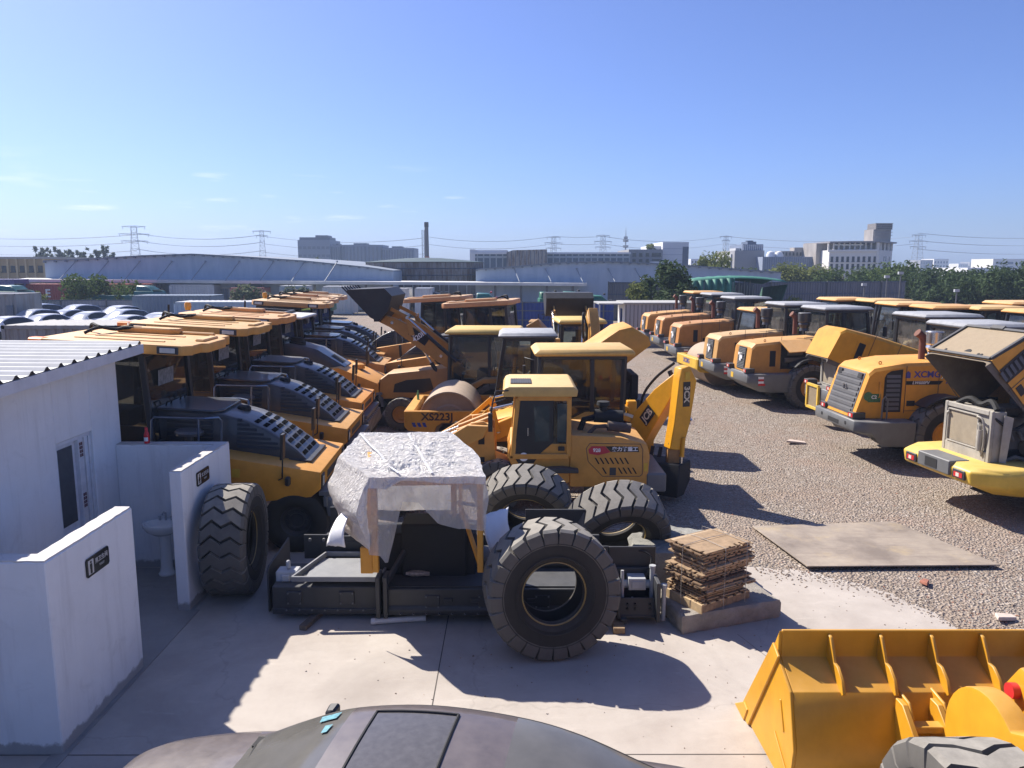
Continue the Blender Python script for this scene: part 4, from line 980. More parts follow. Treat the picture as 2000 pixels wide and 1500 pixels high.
# ---------------------------------------------------------------- backhoe loader, front along +x
def backhoe(label, paintm, roofm, arm, bkt, hoe, name='backhoe_loader', group=None, gl=GLSL, buckm=None, hood_window=True, bw=2.2, low=False):
    t = thing(name, label, 'backhoe loader', group=group)
    buckm = buckm or paint('worn_dark_bucket', (.022, .022, .024), rough=.5, dust=.2, dustc=(.14, .135, .13), var=.4)
    for s in (-1, 1):
        wheel(t, (-.85, s*.86, .72), 1.46, .46, .72, paintm, side=s, key='v', n=20); wheel(t, (1.9, s*.80, .47), .96, .34, .5, paintm, side=s, key='v', n=18)
    prism_part('chassis', t, [(-1.7, .55), (2.3, .55), (2.5, .8), (2.5, 1.0), (-1.7, 1.1)], -.42, .42, BLK)
    hp = [(2.62, .85), (2.58, 1.45), (2.35, 1.62), (.55, 1.82), (.55, .95)] if not low else [(2.12, .8), (2.08, 1.12), (1.9, 1.26), (.55, 1.6), (.55, .9)]
    h = MB(); h.loft([[(x, y, z-(k if z > 1.2 else 0)) for x, z in hp] for y, k in ((-.5, .14), (-.46, .04), (-.36, 0), (.36, 0), (.46, .04), (.5, .14))]); hd = obj('engine_hood', h, paintm, t, smooth=40)
    for s in (-1, 1):
        m = MB(); m.prism([(2.2, 1.05), (2.15, 1.3), (1.8, 1.42), (1.1, 1.48), (1.0, 1.15), (1.3, 1.05)] if not low else [(1.7, .95), (1.6, 1.12), (1.0, 1.25), (.9, 1.0)], s*.495, s*.51); obj('hood_window', m, BLK, hd)
    m = MB(); m.box(hp[0][0]-.02, hp[0][0]+.015, -.4, .4, .86, hp[1][1]-.04); obj('radiator_grille', m, BLK, hd, bev=.02)
    for s in (-1, 1):
        m = MB(); m.prism([(.2, .95), (-.1, 1.35), (-.5, 1.55), (-1.2, 1.58), (-1.7, 1.4), (-1.75, 1.3), (-1.2, 1.45), (-.5, 1.42), (-.2, 1.2), (.1, .9)], s*.55, s*1.1); obj('mudguard', m, paintm, t, bev=.01)
    prism_part('cab_base', t, [(-1.5, 1.0), (.55, .85), (.6, 1.25), (-1.4, 1.35)], -.62, .62, paintm)
    cab(t, -1.3, .52, .72, 1.25, 2.75, roofm, BLK, .05, -.05, roof=(.16, .22, .16, .15), lowpanel=.04, gl=gl, seat=True)
    mirror(t, [(.5, -.75, 2.5), (.75, -1.0, 2.55), (.75, -1.0, 2.4)], (.76, -1.02, 2.2))
    # loader arms along given (x,z) points, tapered plates
    for s in (-1, 1):
        pts = arm; m = MB()
        up = []; dn = []
        for i, (x, z, w) in enumerate(pts):
            a = Vector(pts[max(i-1, 0)][:2]); b = Vector(pts[min(i+1, len(pts)-1)][:2]); d = (b-a).normalized(); nn = Vector((-d.y, d.x))
            up.append((x+nn.x*w, z+nn.y*w)); dn.append((x-nn.x*w, z-nn.y*w))
        m.prism(up+dn[::-1], s*.52, s*.66); a_ = obj('lift_arm', m, paintm, t, bev=.015)
        m = MB()
        for x, z, w in pts: m.cyl((x, s*.5, z), (x, s*.685, z), .045, 14)
        obj('pivot_pin', m, STEEL, a_)
        x0, z0, _ = pts[0]; xm, zm, _ = pts[len(pts)//2]
        ram(t, (x0+.35, s*.43, .9), (xm, s*.43, zm-.05), .06)
        xe, ze, _ = pts[-1]
        prism_part('tilt_link', t, [(xm-.05, zm), (xm+.1, zm-.02), (xm+.22, zm+.5), (xm+.08, zm+.55)], s*.67, s*.72, paintm)
        ram(t, (x0+.2, s*.70, z0+.35), (xm+.15, s*.70, zm+.5), .055, .6)
        m = MB(); m.bar((xm+.15, s*.62, zm+.5), (xe+.0, s*.6, ze+.42), .05, .1); obj('bucket_link', m, paintm, t)
    xe, ze, _ = arm[-1]
    m = bucket_mb(bw, [(xe+x, ze+z) for x, z in bkt], .03, 7)
    m.box(xe-.08, xe+.12, -.7, -.5, ze-.12, ze+.5); m.box(xe-.08, xe+.12, .5, .7, ze-.12, ze+.5)
    obj('bucket', m, buckm, t)
    # rear frame and backhoe: hoe = list of 3-D points king post, boom elbow, dipper foot, bucket
    m = MB(); m.box(-1.95, -1.7, -1.05, 1.05, .45, 1.15); m.box(-2.05, -1.9, -.3, .3, .4, 1.2)
    for s in (-1, 1): m.box(-1.95, -1.72, s*.9, s*1.1, .25, 1.5)
    obj('stabiliser_frame', m, paintm, t, bev=.02)
    return t, hd
def boom_box(name, root, pts, w, mat, widths, bev=.015):
    """box-section boom: pts are 3-D centre points in one vertical plane, widths half depths"""
    P = [Vector(p) for p in pts]; h = P[-1]-P[0]; h.z = 0
    side = Vector((-h.y, h.x, 0)).normalized() if h.length > .05 else Vector((0, 1, 0))
    rings = []
    for i, p in enumerate(P):
        d = (P[min(i+1, len(P)-1)]-P[max(i-1, 0)]).normalized(); n = d.cross(side).normalized()*widths[i]
        a = side*w/2
        rings.append([p-n-a, p-n+a, p+n+a, p+n-a])
    m = MB(); m.loft(rings); return obj(name, m, mat, root, bev=bev)
from mathutils import noise as mn
# ---------------------------------------------------------------- four loose loader tyres
def loose_tyre(label, loc, rot, D=1.6, w=.60, bore=.73, bead=True, zig=(0, .8, .15, 1), n=24):
    t = thing('loose_tyre', label, 'tyre', loc, group='big loader tyres without rims'); t.rotation_mode = 'XYZ'; t.rotation_euler = rot
    o = shared(('loose', D, w, bore, zig, n), lambda: tyre_mb(D, w, bore, n=n, depth=.06, zig=zig, amp=.62), 'tread', [RUB, TRD], t)
    m = MB()
    for s in (-1, 1): m.lathe([(bore/2+.012, s*w*.345), (bore/2+.03, s*w*.36), (bore/2+.016, s*w*.37)], (0, 0, 0), 'y', 48, closed=True)
    obj('bead_ring', m, paint('bead_yellow', (.34, .24, .08), dust=.5, var=.4), t)
    for s in (-1, 1):
        m = MB()
        for r in (.46, .62): m.lathe([(r*D*.5/.8, s*(w*.498)), (r*D*.5/.8+.008, s*(w*.512)), (r*D*.5/.8+.016, s*(w*.498))], (0, 0, 0), 'y', 64)
        obj('sidewall_ring', m, RUB, t)
    return t
loose_tyre('big tyre leaning on the wall with its tread facing the viewer', (-4.02, 10.72, .79), (0, R(-5), R(95)), zig=(0, .75, .25, 1, .1))
loose_tyre('nearest big tyre standing upright in front of the screed', (.47, 8.92, .82), (R(-3), 0, R(9)), 1.63, .62)
loose_tyre('big tyre leaning behind the screed, nearest to the wrapped box', (.22, 12.05, .80), (R(24), 0, R(-4)), 1.50, .58)
loose_tyre('big tyre leaning behind the screed beside the stone slabs', (1.62, 11.38, .72), (R(30), R(0), R(9)), 1.56, .60)

# ---------------------------------------------------------------- paver screed
PV = paint('screed_black', (.03, .032, .036), rough=.5, dust=.35, dustc=(.13, .13, .13), var=.25)
PVL = paint('tread_plate_grey', (.19, .20, .21), rough=.4, dust=.4, dustc=(.32, .32, .32))
sc = thing('paver_screed', 'long black asphalt paver screed lying on timbers in front of the yellow machines', 'paver screed', (-.7, 10.2, .02))
def sb(m, x0, x1, y0, y1, z0, z1): m.box(x0+.7, x1+.7, y0-10.2, y1-10.2, z0, z1)
m = MB(); sb(m, -3.2, -1.72, 9.72, 10.55, .14, .46); sb(m, -1.70, 1.35, 9.60, 10.5, .12, .48); sb(m, -3.2, 1.9, 9.70, 9.8, .08, .16)
m.prism([(-.62, .12), (-.64, .2), (-.60, .26), (-.6, .12)], -.98, 2.05, 'x'); obj('frame', m, PV, sc, bev=.012)
m = MB(); sb(m, -3.31, -3.28, 9.62, 10.95, .04, .62)
m.v = []; m.f = []; m.mi = []; m.prism([(-.30, .02), (.62, .06), (.72, .30), (.72, .72), (.55, .70), (-.24, .66), (-.30, .60)], -2.62, -2.595, 'x'); obj('end_plate', m, PV, sc, bev=.006)
m = MB(); sb(m, -3.0, -2.52, 10.62, 10.65, .5, .86); sb(m, -2.50, -1.5, 10.62, 10.65, .5, .84); sb(m, -1.45, 1.25, 10.55, 10.6, .5, .88); sb(m, .2, 1.15, 10.98, 11.01, .75, 1.12); sb(m, -2.7, -2.3, 11.0, 11.03, .78, 1.15); sb(m, -2.75, -1.8, 10.6, 11.0, .5, .76)
sb(m, .95, 1.34, 10.1, 10.13, .5, .88); obj('back_plate', m, PV, sc, bev=.006)
m = MB()
for x in (-2.9, -2.7, -2.2, -1.9, -1.2, -.6, 0, .5, .9): m.cyl((x+.7, .40 if x < -1.5 else .34, .8), (x+.7, .36 if x < -1.5 else .30, .8), .022, 8)
obj('bolt', m, GRY, sc)
m = MB(); m.quad((-2.05, -.42, .575), (-1.08, -.42, .575), (-1.12, .22, .585), (-1.98, .22, .585)); m.prism([(-2.06, .55), (-1.08, .55), (-1.08, .574), (-2.06, .574)], -.43, .25); obj('tread_plate', m, PVL, sc, bev=.003)
m = MB()
for a, b in (((-2.22, -.5, .58), (-1.95, .3, .62)), ((-2.22, -.5, .58), (-1.0, -.46, .56)), ((-1.95, .3, .62), (-.95, .32, .60)), ((-1.06, -.46, .56), (-1.0, .3, .58)), ((-1.72, .5, .76), (-1.45, .85, .78)), ((-1.72, .5, .76), (-1.2, .5, .76))): m.bar(a, b, .035, .07)
obj('tray_frame', m, PVL, sc, bev=.006)
m = MB(); m.prism([(-1.6, .77), (-1.2, .77), (-1.2, .782), (-1.6, .782)], .5, .8); obj('tread_plate', m, PVL, sc)
m = MB(); m.box(-.98, 2.0, -.55, .25, .485, .50); obj('walkway', m, PV, sc)
m = MB()   # round housing along the back
for i in range(1): m.cyl((-.95, .2, .62), (1.9, .2, .62), .15, 20)
obj('burner_housing', m, GRY, sc)
m = MB()   # small plates, covers and bolts on the front beam
for x in (-2.2, -1.5, -.35, .35, 1.1): m.box(x-.10, x+.10, -.505 if x < -1 else -.615, -.47, .22, .40)
for x in (-1.06, -.96, 1.95): m.box(x-.03, x+.03, -.66, -.4, .10, .66)
for x in (-.96,): m.bar((x, -.6, .55), (x+.2, -.2, .85), .05, .08)
for x in (-.2, .15, .55, .9): m.box(x, x+.12, -.625, -.6, .3, .36)
obj('cover_plate', m, PV, sc, bev=.008)
m = MB()
for i in range(26):
    x = -2.3+.17*i; m.cyl((x, -.63 if x > -1 else -.52, .155), (x, -.66 if x > -1 else -.54, .155), .012, 6)
for x in (-2.2, -1.5, -.35, .35, 1.1):
    for dx, dz in ((-.08, .24), (.08, .24), (-.08, .38), (.08, .38)): m.cyl((x+dx, -.52 if x < -1 else -.63, dz), (x+dx, -.49 if x < -1 else -.6, dz), .012, 6)
obj('bolt', m, GRY, sc)
m = MB(); m.box(-2.5, -2.2, -.3, -.1, .42, .6); m.cyl((-2.35, -.2, .6), (-2.35, -.2, .72), .03); m.box(-2.42, -2.3, -.33, -.28, .46, .56); obj('junction_box', m, LGT, sc, bev=.015)
# right end: motor between plates
m = MB(); sb(m, 1.38, 1.42, 9.5, 10.0, .1, .62); sb(m, 1.88, 1.93, 9.45, 10.0, .08, .62); sb(m, 1.42, 1.88, 9.9, 9.95, .1, .65); sb(m, 1.42, 1.88, 9.55, 9.9, .1, .14); m.slab([(2.1, -.64, .12), (2.6, -.64, .12), (2.6, -.60, .36), (2.1, -.60, .36)], .02)
sb(m, 1.32, 1.95, 9.98, 10.01, .62, .92); sb(m, .9, 1.31, 10.0, 10.03, .62, .92); sb(m, 1.42, 1.5, 9.47, 9.6, .05, .12); obj('end_plate', m, PV, sc, bev=.006)
m = MB(); m.box(2.25, 2.48, -.5, -.3, .42, .58); m.cyl((2.12, -.4, .47), (2.62, -.4, .47), .055, 12); m.box(2.29, 2.44, -.512, -.5, .45, .55); mo = obj('motor', m, LGT, sc, bev=.015)
m = MB(); m.cyl((2.17, -.5, .25), (2.17, -.45, .68), .022); m.cyl((2.57, -.45, .3), (2.57, -.45, .72), .035, 12); m.cyl((2.57, -.45, .72), (2.57, -.45, .75), .045, 12); m.tube([(2.17, -.5, .27), (2.3, -.52, .24), (2.5, -.5, .22)], .018); m.cyl((2.3, -.55, .2), (2.3, -.5, .33), .014); m.cyl((2.7, -.6, .05), (2.7, -.6, .5), .03, 10); m.cyl((2.7, -.6, .5), (2.7, -.6, .55), .045, 10); obj('spindle', m, LGT, sc)
hose(sc, [(2.48, -.4, .55), (2.58, -.3, .8), (2.4, -.2, .85), (2.3, -.2, .6)], .015)
m = MB()
for x in (2.22, 2.32, 2.52): 
    m.cyl((x, -.648, .22), (x, -.60, .22), .016, 8); m.cyl((x, -.648, .28), (x, -.60, .28), .016, 8)
obj('bolt_hole', m, SEAT, sc)
WOOD = plain('timber', (.25, .17, .10), .85, scale=14, var=.35); WOODP = plain('pale_wood', (.50, .36, .20), .8, scale=9, var=.25); WOODG = plain('weathered_timber', (.13, .105, .085), .9, scale=14, var=.35)
def timber(label, a, b, w_, h_, mt):
    m = MB(); m.bar(a, b, w_, h_); tag(obj('timber_block', m, mt, bev=.006), label, 'timber', 'timbers under the screed')
timber('dark timber sticking out beneath the left part of the screed', (-2.72, 9.40, .055), (-2.45, 10.5, .055), .1, .07, WOODG)
timber('short pale timber block under the right end of the screed', (1.38, 9.30, .06), (1.40, 9.75, .06), .15, .08, WOOD)
timber('timber under the middle of the screed', (.1, 9.62, .055), (.1, 10.4, .055), .1, .07, WOODG)
m = MB(); m.cyl((-1.85, 9.58, .06), (-1.15, 9.68, .06), .04, 16); m.lathe([(.03, -.001), (.045, -.001), (.045, .06), (.03, .06)], (0, 0, 0), 'x', 16, closed=True)
for i in range(32, len(m.v)): m.v[i] = (m.v[i][0]-1.86, m.v[i][1]+9.58, m.v[i][2]+.06)
tag(obj('plastic_pipe', m, plain('pvc_white', (.6, .58, .55), .4)), 'short white plastic pipe lying on the concrete under the screed', 'pipe')
m = MB(); m.T = Matrix.Translation((-1.28, 9.95, .535))
rr = []
for i in range(5): rr.append([(.16*(i/4-.5)*2, .08*math.cos(2*PI*k/8)*(1-.5*abs(i-2)/2)+rnd.uniform(-.01, .01), .04+.04*math.sin(2*PI*k/8)*(1-.4*abs(i-2)/2)+rnd.uniform(-.01, .01)) for k in range(8)])
m.loft(rr); o = obj('crumpled_bag', m, plain('bag_beige', (.40, .33, .27), .4, var=.4, scale=30), smooth=20); tag(o, 'small crumpled plastic bag lying on the dark screed deck', 'bag')

# ---------------------------------------------------------------- film-wrapped canopy resting on the screed
def film_mat(nm='stretch_film', al_=[(1.0, (.50,)*3), (1.2, (.80,)*3), (1.4, (.98,)*3)]):
    m, nt, b = node_mat(nm)
    out = nt.nodes['Material Output']
    v1 = stretch(nt, 3.0, 4.0, 16); v2 = stretch(nt, 18, 9, 3)
    n1 = noise(nt, 2.2, 8, .7, v1, .6); n2 = noise(nt, 1.6, 8, .75, v2, .5); n3 = noise(nt, 9, 6, .8, None, 1.5)
    ad = N(nt, 'ShaderNodeMath', operation='ADD'); nt.links.new(n1, ad.inputs[0]); nt.links.new(n2, ad.inputs[1])
    ad2 = N(nt, 'ShaderNodeMath', operation='MULTIPLY_ADD'); nt.links.new(n3, ad2.inputs[0]); ad2.inputs[1].default_value = .5; nt.links.new(ad.outputs[0], ad2.inputs[2])
    b.inputs['Base Color'].default_value = (.88, .86, .83, 1); b.inputs['Roughness'].default_value = .25; b.inputs['IOR'].default_value = 1.5
    rg = N(nt, 'ShaderNodeMath', operation='SUBTRACT'); nt.links.new(noise(nt, 2.6, 4, .6, stretch(nt, 5, 7, 2.2), .8), rg.inputs[0]); rg.inputs[1].default_value = .5
    rg2 = N(nt, 'ShaderNodeMath', operation='ABSOLUTE'); nt.links.new(rg.outputs[0], rg2.inputs[0]); rg3 = N(nt, 'ShaderNodeMath', operation='MULTIPLY_ADD'); nt.links.new(rg2.outputs[0], rg3.inputs[0]); rg3.inputs[1].default_value = 5; rg3.inputs[2].default_value = 0
    bump(nt, b, rg3.outputs[0], .8, .03)
    tl = N(nt, 'ShaderNodeBsdfTranslucent'); tl.inputs[0].default_value = (.7, .68, .65, 1)
    m1 = N(nt, 'ShaderNodeMixShader'); m1.inputs[0].default_value = .3; nt.links.new(b.outputs[0], m1.inputs[1]); nt.links.new(tl.outputs[0], m1.inputs[2])
    tr = N(nt, 'ShaderNodeBsdfTransparent')
    al = ramp(nt, ad2.outputs[0], al_)
    m2 = N(nt, 'ShaderNodeMixShader'); nt.links.new(al, m2.inputs[0]); nt.links.new(tr.outputs[0], m2.inputs[1]); nt.links.new(m1.outputs[0], m2.inputs[2])
    nt.links.new(m2.outputs[0], out.inputs[0]); return m
FILM = film_mat(); FILM2 = film_mat('layered_film', [(.95, (.86,)*3), (1.15, (.97,)*3), (1.4, (1,)*3)])
wc = thing('wrapped_canopy', 'yellow paver canopy wrapped in torn white stretch film on the screed', 'wrapped canopy', (-1.17, 9.74, .5))
def W(x, y, z): return (x*.902+1.17, y*.902-9.74, 4.7+(z-4.7)*.902-.5)
m = MB()
for x, y, zt in ((-1.90, 10.24, 1.80), (-.44, 10.24, 1.82), (-2.2, 11.5, 2.0), (-.9, 11.5, 2.0)): m.bar(W(x, y, .48 if y < 11 else .6), W(x, y, zt), .085, .075)
m.bar(W(-1.9, 10.24, 1.78), W(-.44, 10.24, 1.80), .08, .1); m.bar(W(-1.9, 10.24, 1.76), W(-2.2, 11.5, 2.0), .06, .1); m.bar(W(-.44, 10.24, 1.78), W(-.9, 11.5, 2.0), .06, .1); m.bar(W(-2.2, 11.5, 2.0), W(-.9, 11.5, 2.0), .06, .1)
m.bar(W(-.44, 10.26, .55), W(-.80, 11.3, 1.15), .05, .06); m.bar(W(-.78, 11.3, .8), W(-.78, 11.3, 1.7), .05, .05)
obj('canopy_frame', m, YEL, wc, bev=.008)
m = MB(); m.box(-1.50+1.17, -.62+1.17, .25, .75, .0, .75); m.box(-1.95+1.17, -.5+1.17, .3, .8, .0, .6); obj('black_base', m, SEAT, wc, bev=.02)
m = MB(); m.slab([W(-1.93, 10.3, .46), W(-1.93, 10.3, 1.75), W(-2.15, 11.3, 1.85), W(-2.15, 11.3, .6)], .03); m.box(*[v for p in zip(W(-2.12, 10.26, .44), W(-1.95, 10.32, .82)) for v in p]); obj('side_panel', m, YEL, wc, bev=.006)
m = MB(); m.slab([W(-1.9, 10.25, 1.80), W(-.45, 10.25, 1.82), W(-.9, 11.5, 2.03), W(-2.2, 11.5, 2.03)], .03); obj('roof_panel', m, plain('pale_panel', (.72, .70, .68), .6), wc)
# film: rings round the canopy, torn open at the front
plan = [(-1.96, 10.17), (-.38, 10.17), (-.50, 10.9), (-.95, 11.68), (-2.35, 11.68), (-2.50, 11.0)]
zt = [1.855, 1.875, 1.99, 2.16, 2.15, 1.96]
ring = []
for i in range(6):
    a, b = plan[i], plan[(i+1) % 6]; k = 44 if i in (0, 3) else 30
    for j in range(k):
        f = j/k; ring.append((a[0]+(b[0]-a[0])*f, a[1]+(b[1]-a[1])*f, zt[i]+(zt[(i+1) % 6]-zt[i])*f, i))
cx, cy = -1.42, 10.9; nv = 44; n = len(ring); V = []
def front_bottom(x):
    pts = [(-2.0, .76), (-1.80, .74), (-1.72, .60), (-1.62, 1.0), (-1.50, 1.52), (-1.28, 1.50), (-1.18, 1.38), (-1.02, 1.20), (-.75, 1.13), (-.3, 1.10)]
    for (a, za), (b, zb) in zip(pts, pts[1:]):
        if a <= x <= b: return za+(zb-za)*(x-a)/(b-a)
    return 1.1
for r in range(nv+1):
    f = r/nv
    for x, y, z, i in ring:
        zb = front_bottom(x) if i == 0 else (.82 if i in (4, 5) else 1.12 if i == 1 else .9)
        zz = zb+(z-zb)*f
        bul = math.sin(PI*min(1, (z-zz)/(z-zb+.01)))*.06
        if i == 5: bul += .11*math.sin(PI*min(1, (z-zz)/1.1))
        if i == 4: bul += .09*math.sin(PI*min(1, (z-zz)/1.2))
        if i == 0: bul *= .35
        dx, dy = x-cx, y-cy; l = math.hypot(dx, dy)
        p = Vector((x*2.1, y*2.1, zz*7)); d = mn.noise(p*.45)*.05 * (1.3 if i in (4, 5) else .5)
        q = Vector((x*9, y*9, zz*2)); sc_ = x+y*.8; d += (.35-abs(mn.noise(Vector((sc_*7+zz*2.2, zz*1.3, 2)))))*.035+(.35-abs(mn.noise(Vector((sc_*3-zz*5, zz*2+sc_*1.5, 7)))))*.03+(.35-abs(mn.noise(Vector((sc_*19+zz*6, zz*3, 4)))))*.012
        V.append(W(x+dx/l*(bul+d), y+dy/l*(bul+d), zz+mn.noise(Vector((x*4, y*4, 3)))*.012))
F = [(r*n+j, r*n+(j+1) % n, (r+1)*n+(j+1) % n, (r+1)*n+j) for r in range(nv) for j in range(n)]
base = nv*n; K = 26
for r in range(1, K):
    f = r/K
    for x, y, z, i in ring:
        zc = 2.0; X = x+(cx-x)*f; Y = y+(cy-y)*f
        wv = mn.noise(Vector((X*3, Y*6, 0)))*.05+(.4-abs(mn.noise(Vector((X*4, Y*11, 5)))))*.06+(.4-abs(mn.noise(Vector((X*13, Y*9, 9)))))*.03
        V.append(W(X, Y, z+(zc-z)*f+wv*min(1, f*4)-.03*math.sin(PI*min(1, f*2))))
for r in range(K-1):
    a = base+r*n; b = base+n+r*n
    for j in range(n): F.append((a+j, a+(j+1) % n, b+(j+1) % n, b+j))
F.append([base+(K-1)*n+j for j in range(n)])
m = MB()
for f in F:
    r_, j_ = divmod(f[0], n); m.m = 1 if (r_ >= nv-6 or ring[j_][3] in (3, 4, 5)) else 0; m.f.append(list(f)); m.mi.append(m.m)
m.v = [tuple(v) for v in V]; fo = obj('stretch_film', m, [FILM, FILM2], wc, smooth=70)
m = MB()
for a, b in (((-2.34, 11.6), (-1.55, 10.22)), ((-1.6, 11.62), (-1.1, 10.25))):
    P = []
    for i in range(15):
        f = i/14; x = a[0]+(b[0]-a[0])*f; y = a[1]+(b[1]-a[1])*f; P.append((x, y, 1.885+(y-10.2)*.195+.03*mn.noise(Vector((x*3, y*3, 1)))))
    for p, q in zip(P, P[1:]): m.bar(W(*p), W(*q), .03, .006)
obj('film_strap', m, plain('strap_white', (.68, .68, .68), .25), fo)
FOAM = plain('foam_white', (.82, .82, .84), .6, var=.03)
def foam(pts, parent=wc):
    m = MB(); P = [Vector(W(*p)) for p in pts]; rows = []
    for i in range(9):
        f = i/8; a = P[0].lerp(P[3], f); b = P[1].lerp(P[2], f); bow = math.sin(PI*f)*.08
        rows.append([tuple(a.lerp(b, j/8)+Vector((-.3*bow, -bow*.8, bow*.3))+Vector((0, 0, .02*mn.noise(Vector((i, j, pts[0][0])))))) for j in range(9)])
    m.loft(rows, closed=False); o = obj('foam_sheet', m, FOAM, parent, smooth=60)
    s = o.modifiers.new('thick', 'SOLIDIFY'); s.thickness = .012
foam([(-2.44, 10.72, 1.22), (-2.32, 10.45, 1.20), (-2.35, 10.35, .80), (-2.68, 10.62, .72)])
foam([(-.40, 10.6, 1.18), (-.05, 10.9, 1.20), (-.02, 10.75, .85), (-.30, 10.4, .70)])

# ---------------------------------------------------------------- stone slabs, pallet, bundle
def stone_mat(nm, a, b):
    m, nt, bs = node_mat(nm)
    c = ramp(nt, noise(nt, 4, 10, .75), [(.3, a), (.7, b)]); c = mixc(nt, ramp(nt, noise(nt, 22, 6, .8), [(.58, (0, 0, 0)), (.7, (.6,)*3)]), c, mul(a, .5))
    nt.links.new(c, bs.inputs['Base Color']); bs.inputs['Roughness'].default_value = .95; bump(nt, bs, noise(nt, 16, 10, .8), .8, .03); return m
STN = stone_mat('rough_concrete_block', (.22, .195, .165), (.36, .33, .29)); STG = stone_mat('grey_rubble_slab', (.20, .195, .175), (.36, .355, .32))
def rough_slab(name, plan, z0, z1, mat, label, amp=.03, tilt=0, taper=0):
    m = MB(); pts = []
    n = len(plan)
    for i in range(n):
        a = plan[i]; b = plan[(i+1) % n]; k = max(2, int(math.hypot(b[0]-a[0], b[1]-a[1])/.06))
        for j in range(k): pts.append((a[0]+(b[0]-a[0])*j/k, a[1]+(b[1]-a[1])*j/k))
    cx = sum(p[0] for p in pts)/len(pts); cy = sum(p[1] for p in pts)/len(pts); rings = []
    L_ = 7
    for r in range(L_):
        f = r/(L_-1); z = z0+(z1-z0)*f; rg = []
        for x, y in pts:
            q = Vector((x*5, y*5, z*7)); d = mn.noise(q)*amp+mn.noise(q*3)*amp*.5-(amp*.8 if r in (0, L_-1) else 0)-taper*f
            dx, dy = x-cx, y-cy; l = math.hypot(dx, dy); rg.append((x+dx/l*d, y+dy/l*d, z+(x-cx)*tilt*f+mn.noise(q)*amp*.3))
        rings.append(rg)
    for f in (.25, .5, .75):
        rings.append([(cx+(x-cx)*(1-f), cy+(y-cy)*(1-f), z+amp*.3*mn.noise(Vector((x*8, y*8, f)))) for x, y, z in rings[L_-1]])
    m.loft(rings); return tag(obj(name, m, mat, smooth=50), label, 'stone slab')
rough_slab('stone_slab', [(2.17, 9.26), (3.62, 9.78), (3.34, 10.62), (1.98, 10.12)], .02, .27, STN, 'broken concrete slab lying under the pallet of brown sheets', .03)
rough_slab('stone_slab', [(1.66, 10.62), (2.7, 10.5), (3.35, 10.9), (3.25, 11.5), (2.5, 11.95), (1.8, 11.55)], .02, .60, STG, 'grey rubble slab behind the bundle of brown sheets', .05, .02, .05)
pal = thing('pallet', 'wooden pallet on the concrete slab under the bundled sheets', 'pallet', (2.44, 9.36, .27)); pa = R(32)
pal.rotation_euler = (0, 0, pa); pal.scale = (.84, .90, 1)
m = MB()
for y in (0, .33, .66): m.box(0, 1.08, y, y+.07, 0, .10)
obj('stringer', m, WOOD, pal, bev=.004)
m = MB()
for i in range(6): m.box(.0+.19*i, .11+.19*i, -.01, .75, .10, .122)
m.box(-.02, 0, -.02, .75, .0, .12); obj('deck_board', m, WOODP, pal, bev=.003)
bd = thing('sheet_bundle', 'tied stack of notched brown wooden sheets on the pallet', 'bundle', (2.44, 9.36, .392)); bd.rotation_euler = (0, 0, pa); bd.scale = (.84, .90, 1)
z = 0; ly = [MB(), MB(), MB()]; lean = 0
CARD = [paint('sheet_tan', (.44, .31, .18), rough=.8, dust=.5, dustc=(.50, .40, .27), var=.35, scale=7), paint('sheet_brown', (.33, .22, .125), rough=.85, dust=.2, dustc=(.38, .28, .18), var=.4, scale=7), paint('sheet_dark', (.18, .11, .06), rough=.9, dust=.2, dustc=(.2, .14, .09), var=.4, scale=7)]
for i in range(34):
    th = rnd.choice((.012, .016, .022)); k = rnd.choice((0, 0, 1, 1, 2)); m = ly[k]
    ox = .03+.04*math.sin(i*.35)+rnd.uniform(-.05, .05); oy = -.0+.05*math.sin(i*.5)+rnd.uniform(-.03, .03); ex = 1.03+rnd.uniform(-.06, .05); ey = .70+rnd.uniform(-.05, .06); a = rnd.uniform(-.03, .03)
    P = [(0, 0)]
    x = .0
    while x < ex-.16:     # notches along the long near edge
        s = rnd.uniform(.05, .16); dpt = rnd.choice((0, .03, .07, .0)); P += [(x+s, 0), (x+s, dpt), (x+s+.05, dpt), (x+s+.05, 0)]; x += s+.05
    P += [(ex, 0)]
    y = 0
    while y < ey-.14: s = rnd.uniform(.04, .10); dpt = rnd.choice((0, .03, .05)); P += [(ex, y+s), (ex-dpt, y+s+.01), (ex-dpt, y+s+.04), (ex, y+s+.05)]; y += s+.05
    P += [(ex, ey), (0, ey)]
    y = ey
    while y > .14: s = rnd.uniform(.04, .10); dpt = rnd.choice((0, .03, .06)); P += [(0, y-s), (dpt, y-s-.01), (dpt, y-s-.04), (0, y-s-.05)]; y -= s+.05
    m.T = Matrix.Translation((ox, oy, z)) @ Matrix.Rotation(a, 4, 'Z') @ Matrix.Rotation(rnd.uniform(-.012, .012), 4, 'Y'); m.prism(P, 0, th, 'z'); z += th+rnd.uniform(.002, .008)
for k in range(3): obj('sheet_layer', ly[k], CARD[k], bd, smooth=0)
for x in (.38, .86): tube_part('tie_wire', bd, [(x, -.085, -.1), (x, -.085, .02), (x, -.09, z*.5), (x+.02, -.07, z+.005), (x+.03, .4, z+.012), (x, .81, z), (x, .82, .0)], .004, plain('wire', (.35, .32, .28), .5), 6)
tube_part('tie_wire', bd, [(-.07, .35, -.08), (-.075, .35, z*.5), (-.06, .35, z), (.5, .36, z+.014), (1.13, .35, z), (1.14, .35, 0)], .004, MATS['wire'], 6)
